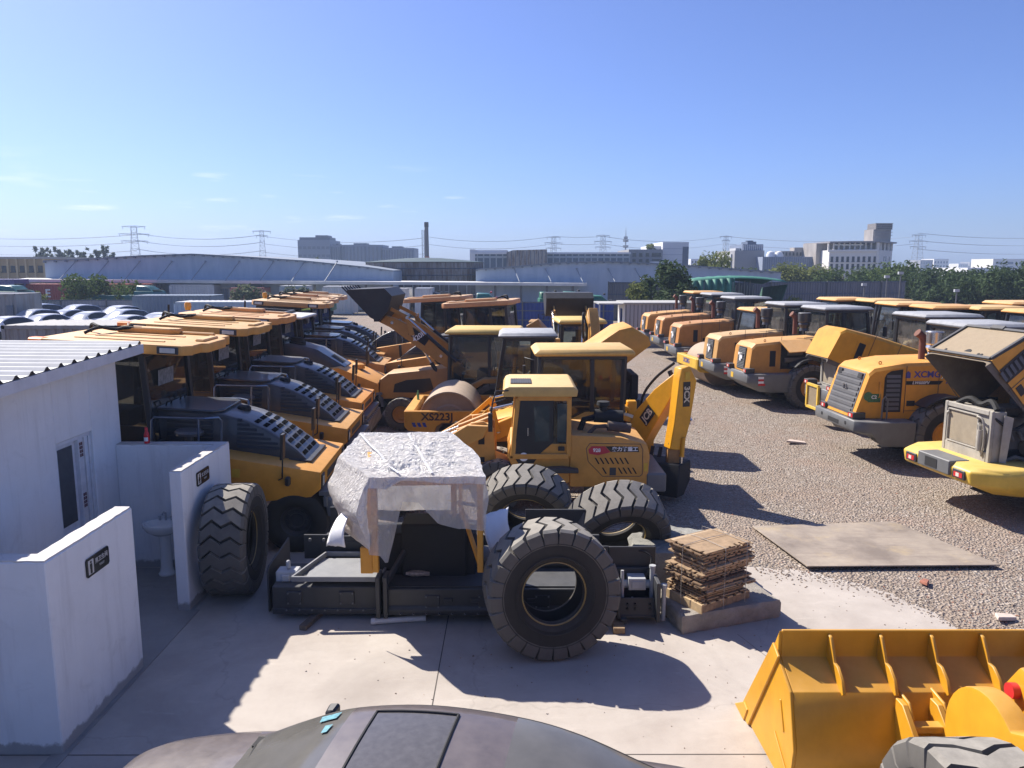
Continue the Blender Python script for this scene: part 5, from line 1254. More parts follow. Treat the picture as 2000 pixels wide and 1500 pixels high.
# rusty plate on the gravel
m = MB(); m.slab([(4.60, 11.42, .085), (7.66, 11.50, .075), (7.02, 13.62, .06), (4.34, 13.36, .06)], .02)
def plate_mat():
    m, nt, b = node_mat('brown_plate')
    c = ramp(nt, noise(nt, .7, 8, .7), [(.35, (.19, .155, .125)), (.5, (.30, .25, .20)), (.68, (.42, .35, .265))])
    c = mixc(nt, ramp(nt, noise(nt, 1, 9, .75, stretch(nt, 1.2, 9, 1)), [(.5, (0, 0, 0)), (.72, (.55,)*3)]), c, (.15, .115, .095))
    c = mixc(nt, ramp(nt, noise(nt, .8, 6, .7), [(.55, (0, 0, 0)), (.7, (.5,)*3)]), c, (.48, .36, .18))
    nt.links.new(c, b.inputs['Base Color']); b.inputs['Roughness'].default_value = .7; bump(nt, b, noise(nt, 6, 8, .7), .15, .02); return m
tag(obj('steel_plate', m, plate_mat(), bev=.003), 'large flat brown plate lying on the gravel beside the concrete', 'plate')
for (x, y, a, s, nm) in ((6.6, 9.75, .3, .17, 'broken pale brick fragment lying on the gravel behind the yellow bucket'), (6.15, 10.9, 1.0, .12, 'reddish brick fragment lying by the edge of the brown plate'), (7.6, 20.2, .1, .3, 'flat pale scrap of board lying on the gravel before the loaders')):
    m = MB(); m.T = Matrix.Translation((x, y, .02)) @ Matrix.Rotation(a, 4, 'Z') @ Matrix.Rotation(.12, 4, 'Y'); m.prism([(-s, -s*.4), (s*.8, -s*.5), (s, s*.2), (-s*.3, s*.5)], 0, .05, 'z')
    tag(obj('rubble_piece', m, plain('fragment_'+nm.split()[0], (.55, .45, .38) if 'pale' in nm else (.3, .12, .08), .9), bev=.006), nm, 'rubble')
tag(tube_part('yellow_strap', None, [(2.95, 8.25, .028), (3.05, 8.3, .03), (3.12, 8.28, .028), (3.2, 8.33, .028)], .008, plain('strap_yellow', (.75, .6, .1), .5), 6), 'scrap of yellow packing strap lying on the concrete', 'strap')

# ---------------------------------------------------------------- near loader at the lower right: bucket, lift arm, front wheel
nl = thing('wheel_loader', 'fresh yellow wheel loader at the lower right with its wide bucket on the ground', 'wheel loader', (4.1, 3.4, .02), 90)
# local: x = world y - 3.4, y = -(world x - 4.1)
def P2(y, z): return (y-3.4, z-.02)
w2 = 1.62
prof = [P2(6.63, 1.40), P2(6.64, 1.14), P2(6.30, .985), P2(6.14, .52), P2(6.18, .22), P2(6.4, .06), P2(7.44, .03)]
bk = bucket_mb(w2*2, prof, .03, 0)
b = obj('bucket', bk, YELF, nl, bev=.006)
m = MB()
for s in (-1, 1):    # stepped side cutter, stiffener rib and weld lines
    m.prism([P2(7.62, .02), P2(7.55, .10), P2(6.72, 1.24), P2(6.56, 1.18), P2(7.3, .03)], s*(w2+.03), s*(w2+.055))
    m.prism([P2(7.72, .02), P2(7.42, .22), P2(7.30, .20), P2(7.4, .02)], s*(w2-.02), s*(w2+.07))
    m.bar((*[P2(6.5, .9)[0]], s*(w2+.035), P2(0, .80)[1]), (P2(6.38, .62)[0], s*(w2+.035), P2(0, .55)[1]), .012, .03)
    m.bar((P2(6.6, .42)[0], s*(w2+.035), .40), (P2(6.05, .12)[0], s*(w2+.035), .10), .012, .02)
obj('side_cutter', m, YELF, b, bev=.006)
m = MB()
for i in range(7):
    y = w2-.43-.463*i
    m.prism([P2(6.63, 1.37), P2(6.58, 1.36), P2(6.50, 1.24), P2(6.47, 1.17), P2(6.40, 1.17), P2(6.30, 1.10), P2(6.24, .99), P2(6.27, .965), P2(6.64, 1.14)], y-.014, y+.014)
obj('gusset', m, YELF, b, bev=.004)
m = MB(); m.box(P2(7.3, 0)[0], P2(7.66, 0)[0], -w2-.03, w2+.03, .0, .03); obj('cutting_edge', m, paint('scuffed_yellow', (.45, .24, .03), rough=.5, dust=.4, dustc=(.35, .3, .24), var=.5, scale=9), b, bev=.006)
m = MB()
for y in (.72, .42, -.42, -.72, .12, -.12):
    m.prism([P2(6.24, .97), P2(6.12, .97), P2(5.90, .80), P2(5.86, .55), P2(5.95, .3), P2(6.1, .1), P2(6.2, .2)], y-.025, y+.025)
    m.prism([P2(6.34, 1.01), P2(6.12, .99), P2(6.04, .88), P2(6.10, .65), P2(6.2, .7)], y-.05, y-.026)
m.box(P2(6.0, 0)[0], P2(6.1, 0)[0], .42, .72, .76, .82)
obj('hinge_bracket', m, YELF, b, bev=.006)
for s in (-1, 1):
    y = s*.46
    m = MB(); A = [(P2(5.62, .30)), ]
    arc = [(1.95+.48*math.cos(a), 1.02+.48*math.sin(a)) for a in [R(d) for d in range(-75, 135, 12)]]
    m.prism(arc+[(.9, 1.75), (-.1, 2.25), (-.35, 2.0), (.7, 1.15), (1.6, .6)], y-.09, y+.09); la = obj('lift_arm', m, YELF, nl, bev=.02, seg=2)
    m = MB(); m.cyl((2.1, y-.15, .96), (2.1, y+.15, .96), .09, 20); obj('pivot_pin', m, STEEL, la)
m = MB(); m.prism([(1.35, 1.1), (2.1, 1.15), (2.3, 1.4), (2.15, 1.62), (1.2, 1.55)], -.06, .18); rk = obj('rocker_link', m, YELF, nl, bev=.03, seg=2)
m = MB(); m.cyl((2.15, -.12, 1.42), (2.15, .24, 1.42), .062, 16); obj('red_pin', m, plain('red_cap', (.55, .03, .03), .35), rk)
ram(nl, (-.2, 0, 1.7), (1.5, 0, 1.2), .09, .5, YELF)
prism_part('front_frame', nl, [(-1.2, .7), (1.0, .65), (1.2, 1.0), (.4, 1.9), (-.3, 2.0), (-.8, 1.3)], -.4, .4, YELF)
for s in (-1, 1):
    r_ = wheel(nl, (1.0, s*1.10, .81), 1.64, .62, .74, YELF, side=s, key='L', n=20)
    wheel(nl, (-2.5, s*1.08, .80), 1.64, .62, .72, YELF, side=s, key='L', n=20)
prism_part('rear_frame', nl, [(-4.6, .8), (-1.3, .7), (-1.3, 1.2), (-4.6, 1.3)], -.6, .6, GRY)
prism_part('engine_hood', nl, [(-4.6, 1.3), (-2.2, 1.3), (-2.2, 2.3), (-4.4, 2.1)], -.8, .8, YELF, .06)

# ---------------------------------------------------------------- cars
t_rail = {}
def car(label, paintm, loc, rz, group=None, hi=False, suv=0.0, name='parked_car', glassm=None):
    t = thing(name, label, 'car', loc, rz, group)
    glassm = glassm or MATS.get('car_glass') or plain('car_glass', (.02, .024, .03), .06)
    wsm = glassm if hi else plain('sky_toned_windscreen', (.30, .33, .37), .08)  # parked cars: bright sky reflection put into the windscreen colour
    ns = 6 if hi else 3
    def interp(st):
        out = []
        for i in range(len(st)-1):
            p0, p1, p2, p3 = st[max(i-1, 0)], st[i], st[i+1], st[min(i+2, len(st)-1)]
            for k in range(ns):
                u = k/ns
                out.append(tuple(.5*(2*b+(c-a)*u+(2*a-5*b+4*c-d)*u*u+(3*b-a-3*c+d)*u**3) for a, b, c, d in zip(p0, p1, p2, p3)))
        out.append(st[-1]); return out
    S = suv
    # x, half width, z low, z belt, crown
    low = interp([(2.30, .50, .35, .58, .02), (2.22, .72, .24, .70, .03), (1.9, .86, .2, .80+S*.5, .04), (1.1, .90, .2, .93+S*.6, .05), (.2, .90, .2, .95+S*.6, .03), (-1.0, .91, .2, .97+S*.6, .03), (-1.8, .88, .22, 1.0+S*.5, .04), (-2.15-.25*hi, .80, .28, .97+S*.5, .03), (-2.3-.25*hi, .60, .38, .80, .02)])
    rings = []
    for x, hw, zl, zb, cr in low:
        h = [(hw*.92, zl), (hw, zl+.14), (hw*1.01, (zl+zb)/2), (hw*.985, zb-.12), (hw*.93, zb-.03), (hw*.8, zb+cr*.4), (hw*.4, zb+cr), (0, zb+cr*1.2)]
        rings.append([(x, y, z) for y, z in h]+[(x, -y, z) for y, z in h[-2::-1]])
    m = MB(); m.loft(rings); body = obj('body', m, paintm, t, smooth=50)
    for s in (-1, 1):
        for x in (1.42, -1.42):
            m = MB(); m.lathe([(.0, -.09), (.2, -.09), (.215, -.1), (.31, -.1), (.33, -.07), (.33, .07), (.31, .1), (0, .1)], (x, s*.83, .33), 'y', 24); obj('wheel', m, RUB, t)
            if hi:
                m = MB(); m.lathe([(0, s*.11), (.19, s*.11), (.2, s*.09)], (x, s*.83, .33), 'y', 20); obj('wheel_cover', m, LGT, t)
    ro = S*.9
    gh = interp([(1.18, .76, .93, .95, .70), (.72, .775, .93, 1.20, .62), (.30, .78, .94, 1.37, .575), (-.30, .785, .95, 1.44, .585), (-.95, .78, .96, 1.41, .58), (-1.42, .77, .97, 1.31, .58), (-1.95, .74, .98, 1.08, .62), (-2.2, .70, .99, 1.0, .64)] if hi else [(1.18, .76, .93+S*.6, .95+S*.6, .70), (.72, .775, .93+S*.6, 1.20+ro*.8, .62), (.30, .78, .94+S*.6, 1.37+ro, .565), (-.25, .785, .95+S*.6, 1.435+ro, .57), (-.85, .78, .96+S*.6, 1.40+ro, .565), (-1.25 if not S else -1.6, .77, .97+S*.6, 1.30+ro*.9, .57), (-1.75 if not S else -2.0, .74, .98+S*.6, 1.08+ro*.5, .61), (-2.0 if not S else -2.12, .70, .99+S*.5, 1.0+S*.5, .64)])
    rings = []
    for x, hb, zb, zt_, ht in gh:
        h = [(hb, zb-.03), (hb*.995, zb+.01), (ht+.025, max(zb+.012, zt_-.07)), (ht-.01, max(zb+.014, zt_-.025)), (ht-.12, zt_), (ht*.4, zt_+.014), (0, zt_+.018)]
        rings.append([(x, y, z) for y, z in h]+[(x, -y, z) for y, z in h[-2::-1]])
    k = len(rings[0]); nr = len(rings); A = 2*ns; B = nr-1-3*ns+(0 if not S else ns//2)
    def pick(name, cond, mat, parent=t, off=0):
        m = MB(); vs = [p for r in rings for p in r]; fs = []
        for i in range(nr-1):
            for q in range(k-1):
                if cond(i, q): fs.append((i*k+q, i*k+q+1, (i+1)*k+q+1, (i+1)*k+q))
        m.add(vs, fs); o = obj(name, m, mat, parent, smooth=45)
        bm = bmesh.new(); bm.from_mesh(o.data); bmesh.ops.delete(bm, geom=[v for v in bm.verts if not v.link_faces], context='VERTS'); bm.to_mesh(o.data); bm.free(); return o
    side = lambda q: q in (1, k-3); up = lambda q: 3 <= q <= k-5
    t_rail[t.name] = [(x, ht+.032, max(zb+.02, zt_-.062)) for x, hb, zb, zt_, ht in gh]
    pil = (A, A+1, A+ns*2, nr-1-2*ns)
    roof = pick('roof', lambda i, q: not (up(q) and (i < A or i >= B)) and not (side(q) and 2 < i < nr-ns-2), paintm)
    pick('windscreen', lambda i, q: up(q) and i < A, wsm)
    pick('rear_window', lambda i, q: up(q) and i >= B and i < nr-1, glassm)
    pick('side_window', lambda i, q: side(q) and 2 < i < nr-ns-2, glassm)
    return t, roof
# ---------------------------------------------------------------- vegetation
def leaf_mat(nm, c, var=.5):
    m, nt, b = node_mat(nm)
    n = ramp(nt, noise(nt, .9, 4, .6), [(.3, mul(c, 1-var)), (.7, mul(c, 1+var))])
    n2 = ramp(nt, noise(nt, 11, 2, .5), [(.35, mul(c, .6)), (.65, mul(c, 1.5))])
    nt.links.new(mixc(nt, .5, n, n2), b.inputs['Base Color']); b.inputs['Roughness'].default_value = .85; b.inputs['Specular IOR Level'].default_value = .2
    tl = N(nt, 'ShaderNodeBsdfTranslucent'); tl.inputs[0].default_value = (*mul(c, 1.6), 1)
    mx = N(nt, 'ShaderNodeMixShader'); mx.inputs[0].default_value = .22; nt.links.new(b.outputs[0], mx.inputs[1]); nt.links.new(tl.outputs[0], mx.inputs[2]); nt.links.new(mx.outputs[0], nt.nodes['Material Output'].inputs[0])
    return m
LEAF = leaf_mat('leaf_green', (.07, .105, .03)); LEAFD = leaf_mat('leaf_dark', (.046, .074, .027)); LEAFY = leaf_mat('leaf_yellow_green', (.13, .15, .042)); LEAFH = leaf_mat('leaf_haze_tone', (.10, .12, .075))  # last leaf tone is paler, with distance haze put into its colour
BARK = plain('bark', (.10, .075, .055), .95, scale=5, var=.4)
def tree(label, loc, h, r, leaf=LEAF, nl=1500, ls=.35, group=None, trunk=.35, name='tree', shape=1.0, sq=1.0, seed=0, cat='tree', clumps=22):
    q = random.Random(seed*7+int(abs(loc[0])*13+loc[1]))
    t = thing(name, label, cat, loc, 0, group)
    m = MB(); th = h*trunk
    m.tube([(0, 0, -.1), (.03*h, 0, th*.6), (0, .02*h, th), (.02*h, 0, h*.7)], [.035*h, .028*h, .024*h, .01*h], 8)
    cl = []
    for i in range(clumps):
        a = q.uniform(0, 6.28); u = q.random()**.5; z = q.uniform(0, 1)
        rad = r*(.95*math.sin(PI*(.12+.80*z))**.7 if shape == 1.0 else (1-z)**.8)
        s_ = min(r*q.uniform(.22, .42), (h-th*.8)*.3)*(1 if shape == 1 else .5*(1.2-z)); cl.append((math.cos(a)*rad*u*.9, math.sin(a)*rad*u*.9, th*.8+max(0, h-th*.8-s_*.9)*z, s_))
    for x, y, z, s in cl[:9]:
        m.tube([(0, 0, th*.7), (x*.5, y*.5, (th*.7+z)*.55), (x, y, z)], [.018*h, .01*h, .004*h], 5)
    obj('trunk', m, BARK, t)
    V = []; F = []
    for i in range(nl):
        cx, cy, cz, s = q.choice(cl)
        d = Vector((q.gauss(0, 1), q.gauss(0, 1), q.gauss(0, .75))).normalized()*s*q.random()**.35
        p = Vector((cx, cy, cz))+d
        if p.z < th*.45: p.z = th*.45+q.random()*.3
        nrm = (d.normalized()*.7+Vector((q.gauss(0, .6), q.gauss(0, .6), .5+q.gauss(0, .5)))).normalized()
        u = nrm.orthogonal().normalized(); u.rotate(Matrix.Rotation(q.uniform(0, 6.28), 3, nrm)); v = nrm.cross(u); l = ls*q.uniform(.6, 1.3)
        k = len(V); bend = nrm*l*.2
        V += [p-u*l-bend, p-v*l*.42*sq, p+u*l-bend, p+v*l*.42*sq]; F.append((k, k+1, k+2, k+3))
    m = MB(); m.add(V, F); obj('crown', m, leaf, t, smooth=0, fix=False)
    return t
def pick_lab(items, i): return items[i % len(items)]

# trees beyond the grey fence on the right, each with its own label
TR = [(1395, 95, 6.65, 3.2, LEAFY, 'tall young tree standing above the green canvas shed roof', 0), (1310, 60, 4.95, 2.6, LEAFD, 'dark leafy tree growing over the grey fence beside the green canvas shed', 1),
      (1425, 100, 4.75, 4.0, LEAF, 'yellowish tree directly right of the tall young tree', 2), (1470, 104, 4.54, 4.2, LEAF, 'low round tree in front of the blue hall wall, left of its middle', 3), (1530, 100, 5.08, 4.4, LEAFY, 'olive tree in front of the right end of the blue hall wall', 4), (1585, 102, 4.95, 4.5, LEAFY, 'olive tree below the left end of the white arcade building', 5),
      (1640, 96, 4.62, 4.2, LEAF, 'low green tree in front of the white arcade building windows', 6), (1700, 98, 4.49, 4.5, LEAF, 'green tree under the right corner of the white arcade building', 7), (1755, 90, 5.23, 4.6, LEAF, 'broad tree below the tall concrete tower', 8), (1690, 82, 3.66, 3.4, LEAFD, 'dark bushy tree low behind the fence under the white building', 14),
      (1805, 84, 4.75, 4.6, LEAFD, 'dark spreading tree right of the far grey fence end', 9), (1850, 78, 4.23, 4.2, LEAFD, 'dark broad tree nearest the end of the grey fence', 10), (1885, 92, 4.02, 4.4, LEAF, 'mid green tree in front of the hazy far blocks', 11), (1935, 80, 4.64, 4.2, LEAFD, 'dark dense tree near the right picture edge, shorter one', 12), (1985, 72, 5.32, 4.2, LEAFD, 'tallest dark tree at the right picture edge', 13)]
for px, Y, h, r, lf, lab, sd in TR:
    tree(lab, ((px-1000)/1503*Y*1.0, Y, -.03), h+.25, r*1.12, lf, 4200 if Y < 90 else 3000, .25 if Y < 90 else .29, 'trees along the far edge of the yard', .22, seed=sd, clumps=30)
tree('wide dark feathery tree growing behind the parked cars before the red container', (-40.0, 74, -.03), 4.1, 4.7, LEAF, 3800, .26, None, .15, seed=31, clumps=34)
tree('small bushy tree left of the wide feathery tree', (-44.6, 72.5, -.03), 2.6, 1.1, LEAFY, 600, .2, None, .2, seed=32)
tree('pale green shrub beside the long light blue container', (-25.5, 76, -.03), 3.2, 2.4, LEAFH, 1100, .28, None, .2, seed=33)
tree('pale shrub with haze in its leaf colour right of the red container', (-21.5, 78, -.03), 2.9, 2.4, LEAFH, 1000, .28, None, .2, seed=34)
tree('bright vine bush growing in front of the grey fence above the site hut', (9.4, 58.5, -.03), 4.0, 1.5, LEAFY, 700, .2, None, .2, seed=35, name='bush', cat='bush')
tree('round bright green bush standing before the grey fence right of the canvas shed', (22.0, 60, -.03), 2.6, 1.2, LEAFY, 800, .17, None, .15, seed=36, name='bush', cat='bush')
tree('low light green bush right of the round bush by the fence', (27.2, 61, -.03), 1.6, 1.9, LEAFY, 700, .18, None, .1, seed=37, name='bush', cat='bush')
for i in range(22):   # conifers far left
    px = 82+7.2*i+rnd.uniform(-2, 2); Y = 190+rnd.uniform(-6, 6); h = 7.6+rnd.uniform(-.8, 1.0)
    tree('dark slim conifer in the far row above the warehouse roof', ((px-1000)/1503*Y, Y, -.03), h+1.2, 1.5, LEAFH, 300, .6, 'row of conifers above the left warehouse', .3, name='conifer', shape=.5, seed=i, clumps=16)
for i in range(12):
    px = 505+18*i; Y = 150+rnd.uniform(-8, 8)
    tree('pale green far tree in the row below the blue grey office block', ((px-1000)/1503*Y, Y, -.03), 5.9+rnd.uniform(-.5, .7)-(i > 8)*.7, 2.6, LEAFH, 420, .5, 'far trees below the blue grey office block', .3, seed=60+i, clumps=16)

# ---------------------------------------------------------------- pylons, chimney, mast
PYL = plain('galvanised_pylon', (.26, .29, .33), .6)
def pylon(label, px, Y, top, wid, kind):
    z = 4.7+(520-top)/1503*Y; t = thing('transmission_tower', label, 'pylon', ((px-1000)/1503*Y, Y, -.03), 20, 'power pylons on the skyline'); m = MB(); hb = wid*.5; ht = wid*.22; n = 9; r = max(.05, Y*.00022)
    def lv(k): f = k/n; hw = hb+(ht-hb)*min(1, f*1.15); return [(-hw, -hw, z*f), (hw, -hw, z*f), (hw, hw, z*f), (-hw, hw, z*f)]
    for k in range(n):
        a = lv(k); b = lv(k+1)
        for i in range(4): m.tube([a[i], b[i]], r, 4); m.tube([a[i], b[(i+1) % 4]], r*.6, 4); m.tube([b[i], b[(i+1) % 4]], r*.6, 4)
    obj('lattice_tower', m, PYL, t)
    for f, w_ in ((.99, .95), (.84, 1.25), (.70, 1.1)) if kind else ((.98, 1.1), (.88, .7)):
        m = MB(); L_ = wid*w_
        for s in (-1, 1):
            m.tube([(0, -ht, z*f), (s*L_, 0, z*f+.3)], r, 4); m.tube([(0, ht, z*f), (s*L_, 0, z*f+.3)], r, 4); m.tube([(0, 0, z*(f+.03)), (s*L_, 0, z*f+.3)], r, 4); m.tube([(s*L_*.9, 0, z*f+.3), (s*L_*.9, 0, z*f-1.0)], r*1.2, 4)
        obj('cross_arm', m, PYL, t)
    return t
PYS = [(275, 380, 445, 5.6, 1, 'leftmost tall pylon above the left warehouse roof'), (520, 400, 453, 4.2, 0, 'pylon left of the blue grey office block'), (1080, 430, 465, 4.4, 1, 'pylon above the glass hall, left one of the two'), (1175, 430, 462, 4.4, 1, 'pylon above the glass hall, right one of the two'), (1411, 480, 463, 4.2, 0, 'pylon left of the dark roofed laboratory block'), (1781, 420, 461, 5.4, 1, 'pylon right of the tall concrete tower')]
for px, Y, top, wd, kd, lab in PYS: pylon(lab, px, Y, top, wd, kd)
def wires(lab, pxa, Ya, pya, pxb, Yb, pyb, sag):
    m = MB()
    for k in range(2):
        P = []
        for i in range(17):
            f = i/16; Y = Ya+(Yb-Ya)*f; px = pxa+(pxb-pxa)*f; py = pya+(pyb-pya)*f+4*sag*f*(1-f); P.append(((px-1000)/1503*Y, Y+k*2, 4.7+(520-py)/1503*Y))
        m.tube(P, .07, 4)
    tag(obj('power_line', m, PYL), lab, 'power line', 'power lines between the pylons')
for i, (pa_, pb_, nm) in enumerate((((-160, 380), (275, 380), 'left picture edge and the leftmost pylon'), ((275, 380), (520, 400), 'leftmost pylon and the pylon left of the office block'), ((520, 400), (832, 410), 'office block pylon and the chimney'), ((832, 410), (1080, 430), 'chimney and the glass hall pylons'), ((1080, 430), (1175, 430), 'two pylons above the glass hall'), ((1175, 430), (1411, 480), 'glass hall and the laboratory block pylon'), ((1411, 480), (1781, 420), 'laboratory block pylon and the tower side pylon'), ((1781, 420), (2160, 420), 'tower side pylon and the right picture edge'))):
    for j, (lv, wd) in enumerate((('top', 457), ('middle', 471), ('lowest', 487))):
        if j == 2 and i in (3, 4, 5, 6): continue
        dy = 6 if i in (2, 3, 4, 5, 6) else 0
        wires('%s thin power line between the %s' % (lv, nm), pa_[0], pa_[1], wd+dy, pb_[0], pb_[1], wd+dy+(3 if i < 3 else 0), 10 if i != 4 else 2)
t = thing('chimney', 'tall slim factory chimney with a red and white foot behind the rusty tank', 'chimney', ((836-1000)/1503*200, 200, 0))
m = MB(); m.cyl((0, 0, 0), (0, 0, 14.6), .62, 20, .50); obj('shaft', m, plain('chimney_grey', (.12, .12, .125), .8), t)
m = MB(); m.cyl((0, 0, 14.6), (0, 0, 15.8), .58, 20, .56); obj('cap', m, plain('chimney_dark', (.04, .04, .045), .8), t)
m = MB(); m.cyl((0, 0, 6.1), (0, 0, 7.2), .64, 20); obj('red_band', m, plain('chimney_red', (.35, .10, .07), .7), t)
m = MB(); m.cyl((0, 0, 5), (0, 0, 6.1), .65, 20); obj('white_band', m, WHT, t)
t = thing('lattice_mast', 'short lattice mast standing left of the slim chimney', 'mast', ((829.5-1000)/1503*198, 198, 0)); m = MB(); n = 12; H_ = 13.7
for k in range(n):
    z0, z1 = H_*k/n, H_*(k+1)/n; c4 = [(-.3, -.3), (.3, -.3), (.3, .3), (-.3, .3)]
    for i in range(4):
        a, b = c4[i], c4[(i+1) % 4]; m.bar((*a, z0), (*a, z1), .07); m.bar((*a, z0), (*b, z1), .05); m.bar((*a, z1), (*b, z1), .05)
obj('lattice', m, PYL, t)
Y = 300; t = thing('telecom_mast', 'slender telecom mast with antenna rings left of the grey office', 'mast', ((1218.5-1000)/1503*Y, Y, 0)); m = MB(); m.tube([(0, 0, 0), (0, 0, 12), (0, 0, 16.5), (0, 0, 19.5)], [.35, .25, .15, .04], 8); obj('pole', m, PYL, t)
for z, r in ((10.2, .6), (12.0, .9), (14.2, .9), (15.3, .6)):
    m = MB(); m.lathe([(r*.7, -.1), (r, 0), (r, .25), (r*.7, .3)], (0, 0, z), 'z', 10, closed=True)
    for i in range(6): a = i*PI/3; m.box(r*math.cos(a)-.12, r*math.cos(a)+.12, r*math.sin(a)-.12, r*math.sin(a)+.12, z-.3, z+.7)
    obj('antenna_ring', m, PYL, t)

# ---------------------------------------------------------------- far buildings
def fx(px, Y): return (px-1000)/1503*Y
def fz(py, Y): return 4.7+(520-py)/1503*Y
def sheet_mat(nm, c, c2, sx=6, rust=None, rough=.5):
    m, nt, b = node_mat(nm); v = stretch(nt, sx, sx, .25)
    cc = ramp(nt, noise(nt, 1, 5, .7, v), [(.35, c), (.65, c2)])
    if rust: cc = mixc(nt, ramp(nt, noise(nt, 1.0, 6, .75, stretch(nt, 2.2, 2.2, .35)), [(.45, (0, 0, 0)), (.62, (.85,)*3)]), cc, rust)
    nt.links.new(cc, b.inputs['Base Color']); b.inputs['Roughness'].default_value = rough; return m
def block(name, label, px0, px1, Y, top, dep, mat, win=None, roof=None, yaw=0, cat='building', zb=0, group=None):
    """a building seen front on between two image columns; win = (cols, rows, z0, z1, wfrac, hfrac, mat)"""
    x0, x1 = fx(px0, Y), fx(px1, Y); z = fz(top, Y); cx = (x0+x1)/2; w_ = x1-x0
    t = thing(name, label, cat, (cx, Y, zb), yaw, group)
    m = MB(); m.box(-w_/2, w_/2, 0, dep, 0, z-zb); obj('wall', m, mat, t)
    if roof: m = MB(); m.box(-w_/2-.3, w_/2+.3, -.3, dep+.3, z-zb, z-zb+.35); obj('roof', m, roof, t)
    if win: windows(t, -w_/2, w_/2, *win)
    return t, w_, z
WIN = plain('window_dark', (.03, .035, .045), .12); WINB = plain('window_blue', (.08, .12, .18), .12)
def windows(t, x0, x1, cols, rows, z0, z1, wf=.6, hf=.6, mat=None, y=0, sill=True):
    for r in range(rows):
        for c in range(cols):
            a = x0+(x1-x0)*(c+.5-wf/2)/cols; b = x0+(x1-x0)*(c+.5+wf/2)/cols; z = z0+(z1-z0)*(r+.5-hf/2)/rows; zt_ = z0+(z1-z0)*(r+.5+hf/2)/rows
            m = MB(); m.box(a, b, y-.06, y+.02, z, zt_); m.box(a-.08, b+.08, y-.16, y-.02, z-.12, z); obj('window', m, mat or WIN, t, smooth=0)
BG = plain('blue_grey_cladding', (.15, .185, .26), .6); BGD = plain('dark_blue_grey', (.09, .115, .165), .6); BW = plain('white_cladding', (.62, .63, .65), .6); BGR = plain('grey_render', (.26, .26, .27), .8); CRM = plain('cream_render', (.66, .64, .60), .8)
CONR = sheet_mat('raw_concrete', (.24, .22, .20), (.36, .33, .30), .6)
# blue grey office block at left centre: three stepped volumes
Y = 330
t, w_, z = block('office_block', 'large blue grey office block in stepped curved volumes left of the chimney', 588, 650, Y, 470, 20, BG)
windows(t, -w_/2, w_/2, 7, 3, 4, z-1.5, .7, .3, BGD)
m = MB(); m.box(-w_/2, w_*.45, 3, 14, z, z+1.2); m.box(w_*.02, w_*.4, 2, 10, z+1.2, z+2.0); obj('penthouse', m, BGD, t)
for a, b, tp, r in ((650, 668, 480, 0), (664, 750, 479, 1), (745, 810, 485, 1)):
    x0, x1 = fx(a, Y)-fx(619, Y), fx(b, Y)-fx(619, Y); zz = fz(tp, Y); m = MB()
    if r:
        P = [(x0+(x1-x0)*i/10, 3-3.5*math.sin(PI*i/10)) for i in range(11)]; m.prism(P+[(x1, 18), (x0, 18)], 0, zz, 'z')
    else: m.box(x0, x1, 1, 18, 0, zz)
    wg = obj('wing', m, BG, t)
    m = MB(); k = 12 if r else 4
    for i in range(k):
        f = (i+.5)/k; x = x0+(x1-x0)*f; y = (3-3.5*math.sin(PI*f) if r else 1)
        m.box(x-.28, x+.28, y-.25, y+.2, 1.5, zz-.8)
    obj('facade_fin', m, BGD, wg, smooth=0)
    m = MB(); m.box(x0+(x1-x0)*.3, x0+(x1-x0)*.6, 6, 12, zz, zz+.8); obj('roof_plant', m, BGD, wg)
# rusted round tank with green roof
Y = 98; cx = fx(832, Y); t = thing('storage_tank', 'huge round rust streaked tank with flat green dome in front of the chimney', 'tank', (cx, Y, 0)); rr = fx(944, Y)-fx(832, Y)
m = MB(); m.lathe([(rr, 0), (rr, fz(512.5, Y))], (0, 0, 0), 'z', 64)
for i in range(96):
    a = 2*PI*i/96; m.box(rr*math.cos(a)-.03, rr*math.cos(a)+.03, rr*math.sin(a)-.03, rr*math.sin(a)+.03, 0, fz(513, Y))
obj('shell', m, sheet_mat('rusty_corrugated', (.20, .18, .17), (.30, .28, .27), 3, (.13, .075, .05), .8), t)
for z in (fz(536, Y), fz(524, Y)): m = MB(); m.lathe([(rr, -.05), (rr+.09, 0), (rr, .05)], (0, 0, z), 'z', 64); obj('hoop', m, BGD, t)
m = MB(); m.lathe([(rr+.15, fz(513, Y)), (rr+.15, fz(512, Y)), (rr*.6, fz(507.5, Y)), (rr*.3, fz(504.6, Y)), (0, fz(503.5, Y))], (0, 0, 0), 'z', 48); obj('roof', m, plain('dark_green_roof', (.045, .075, .075), .6), t)
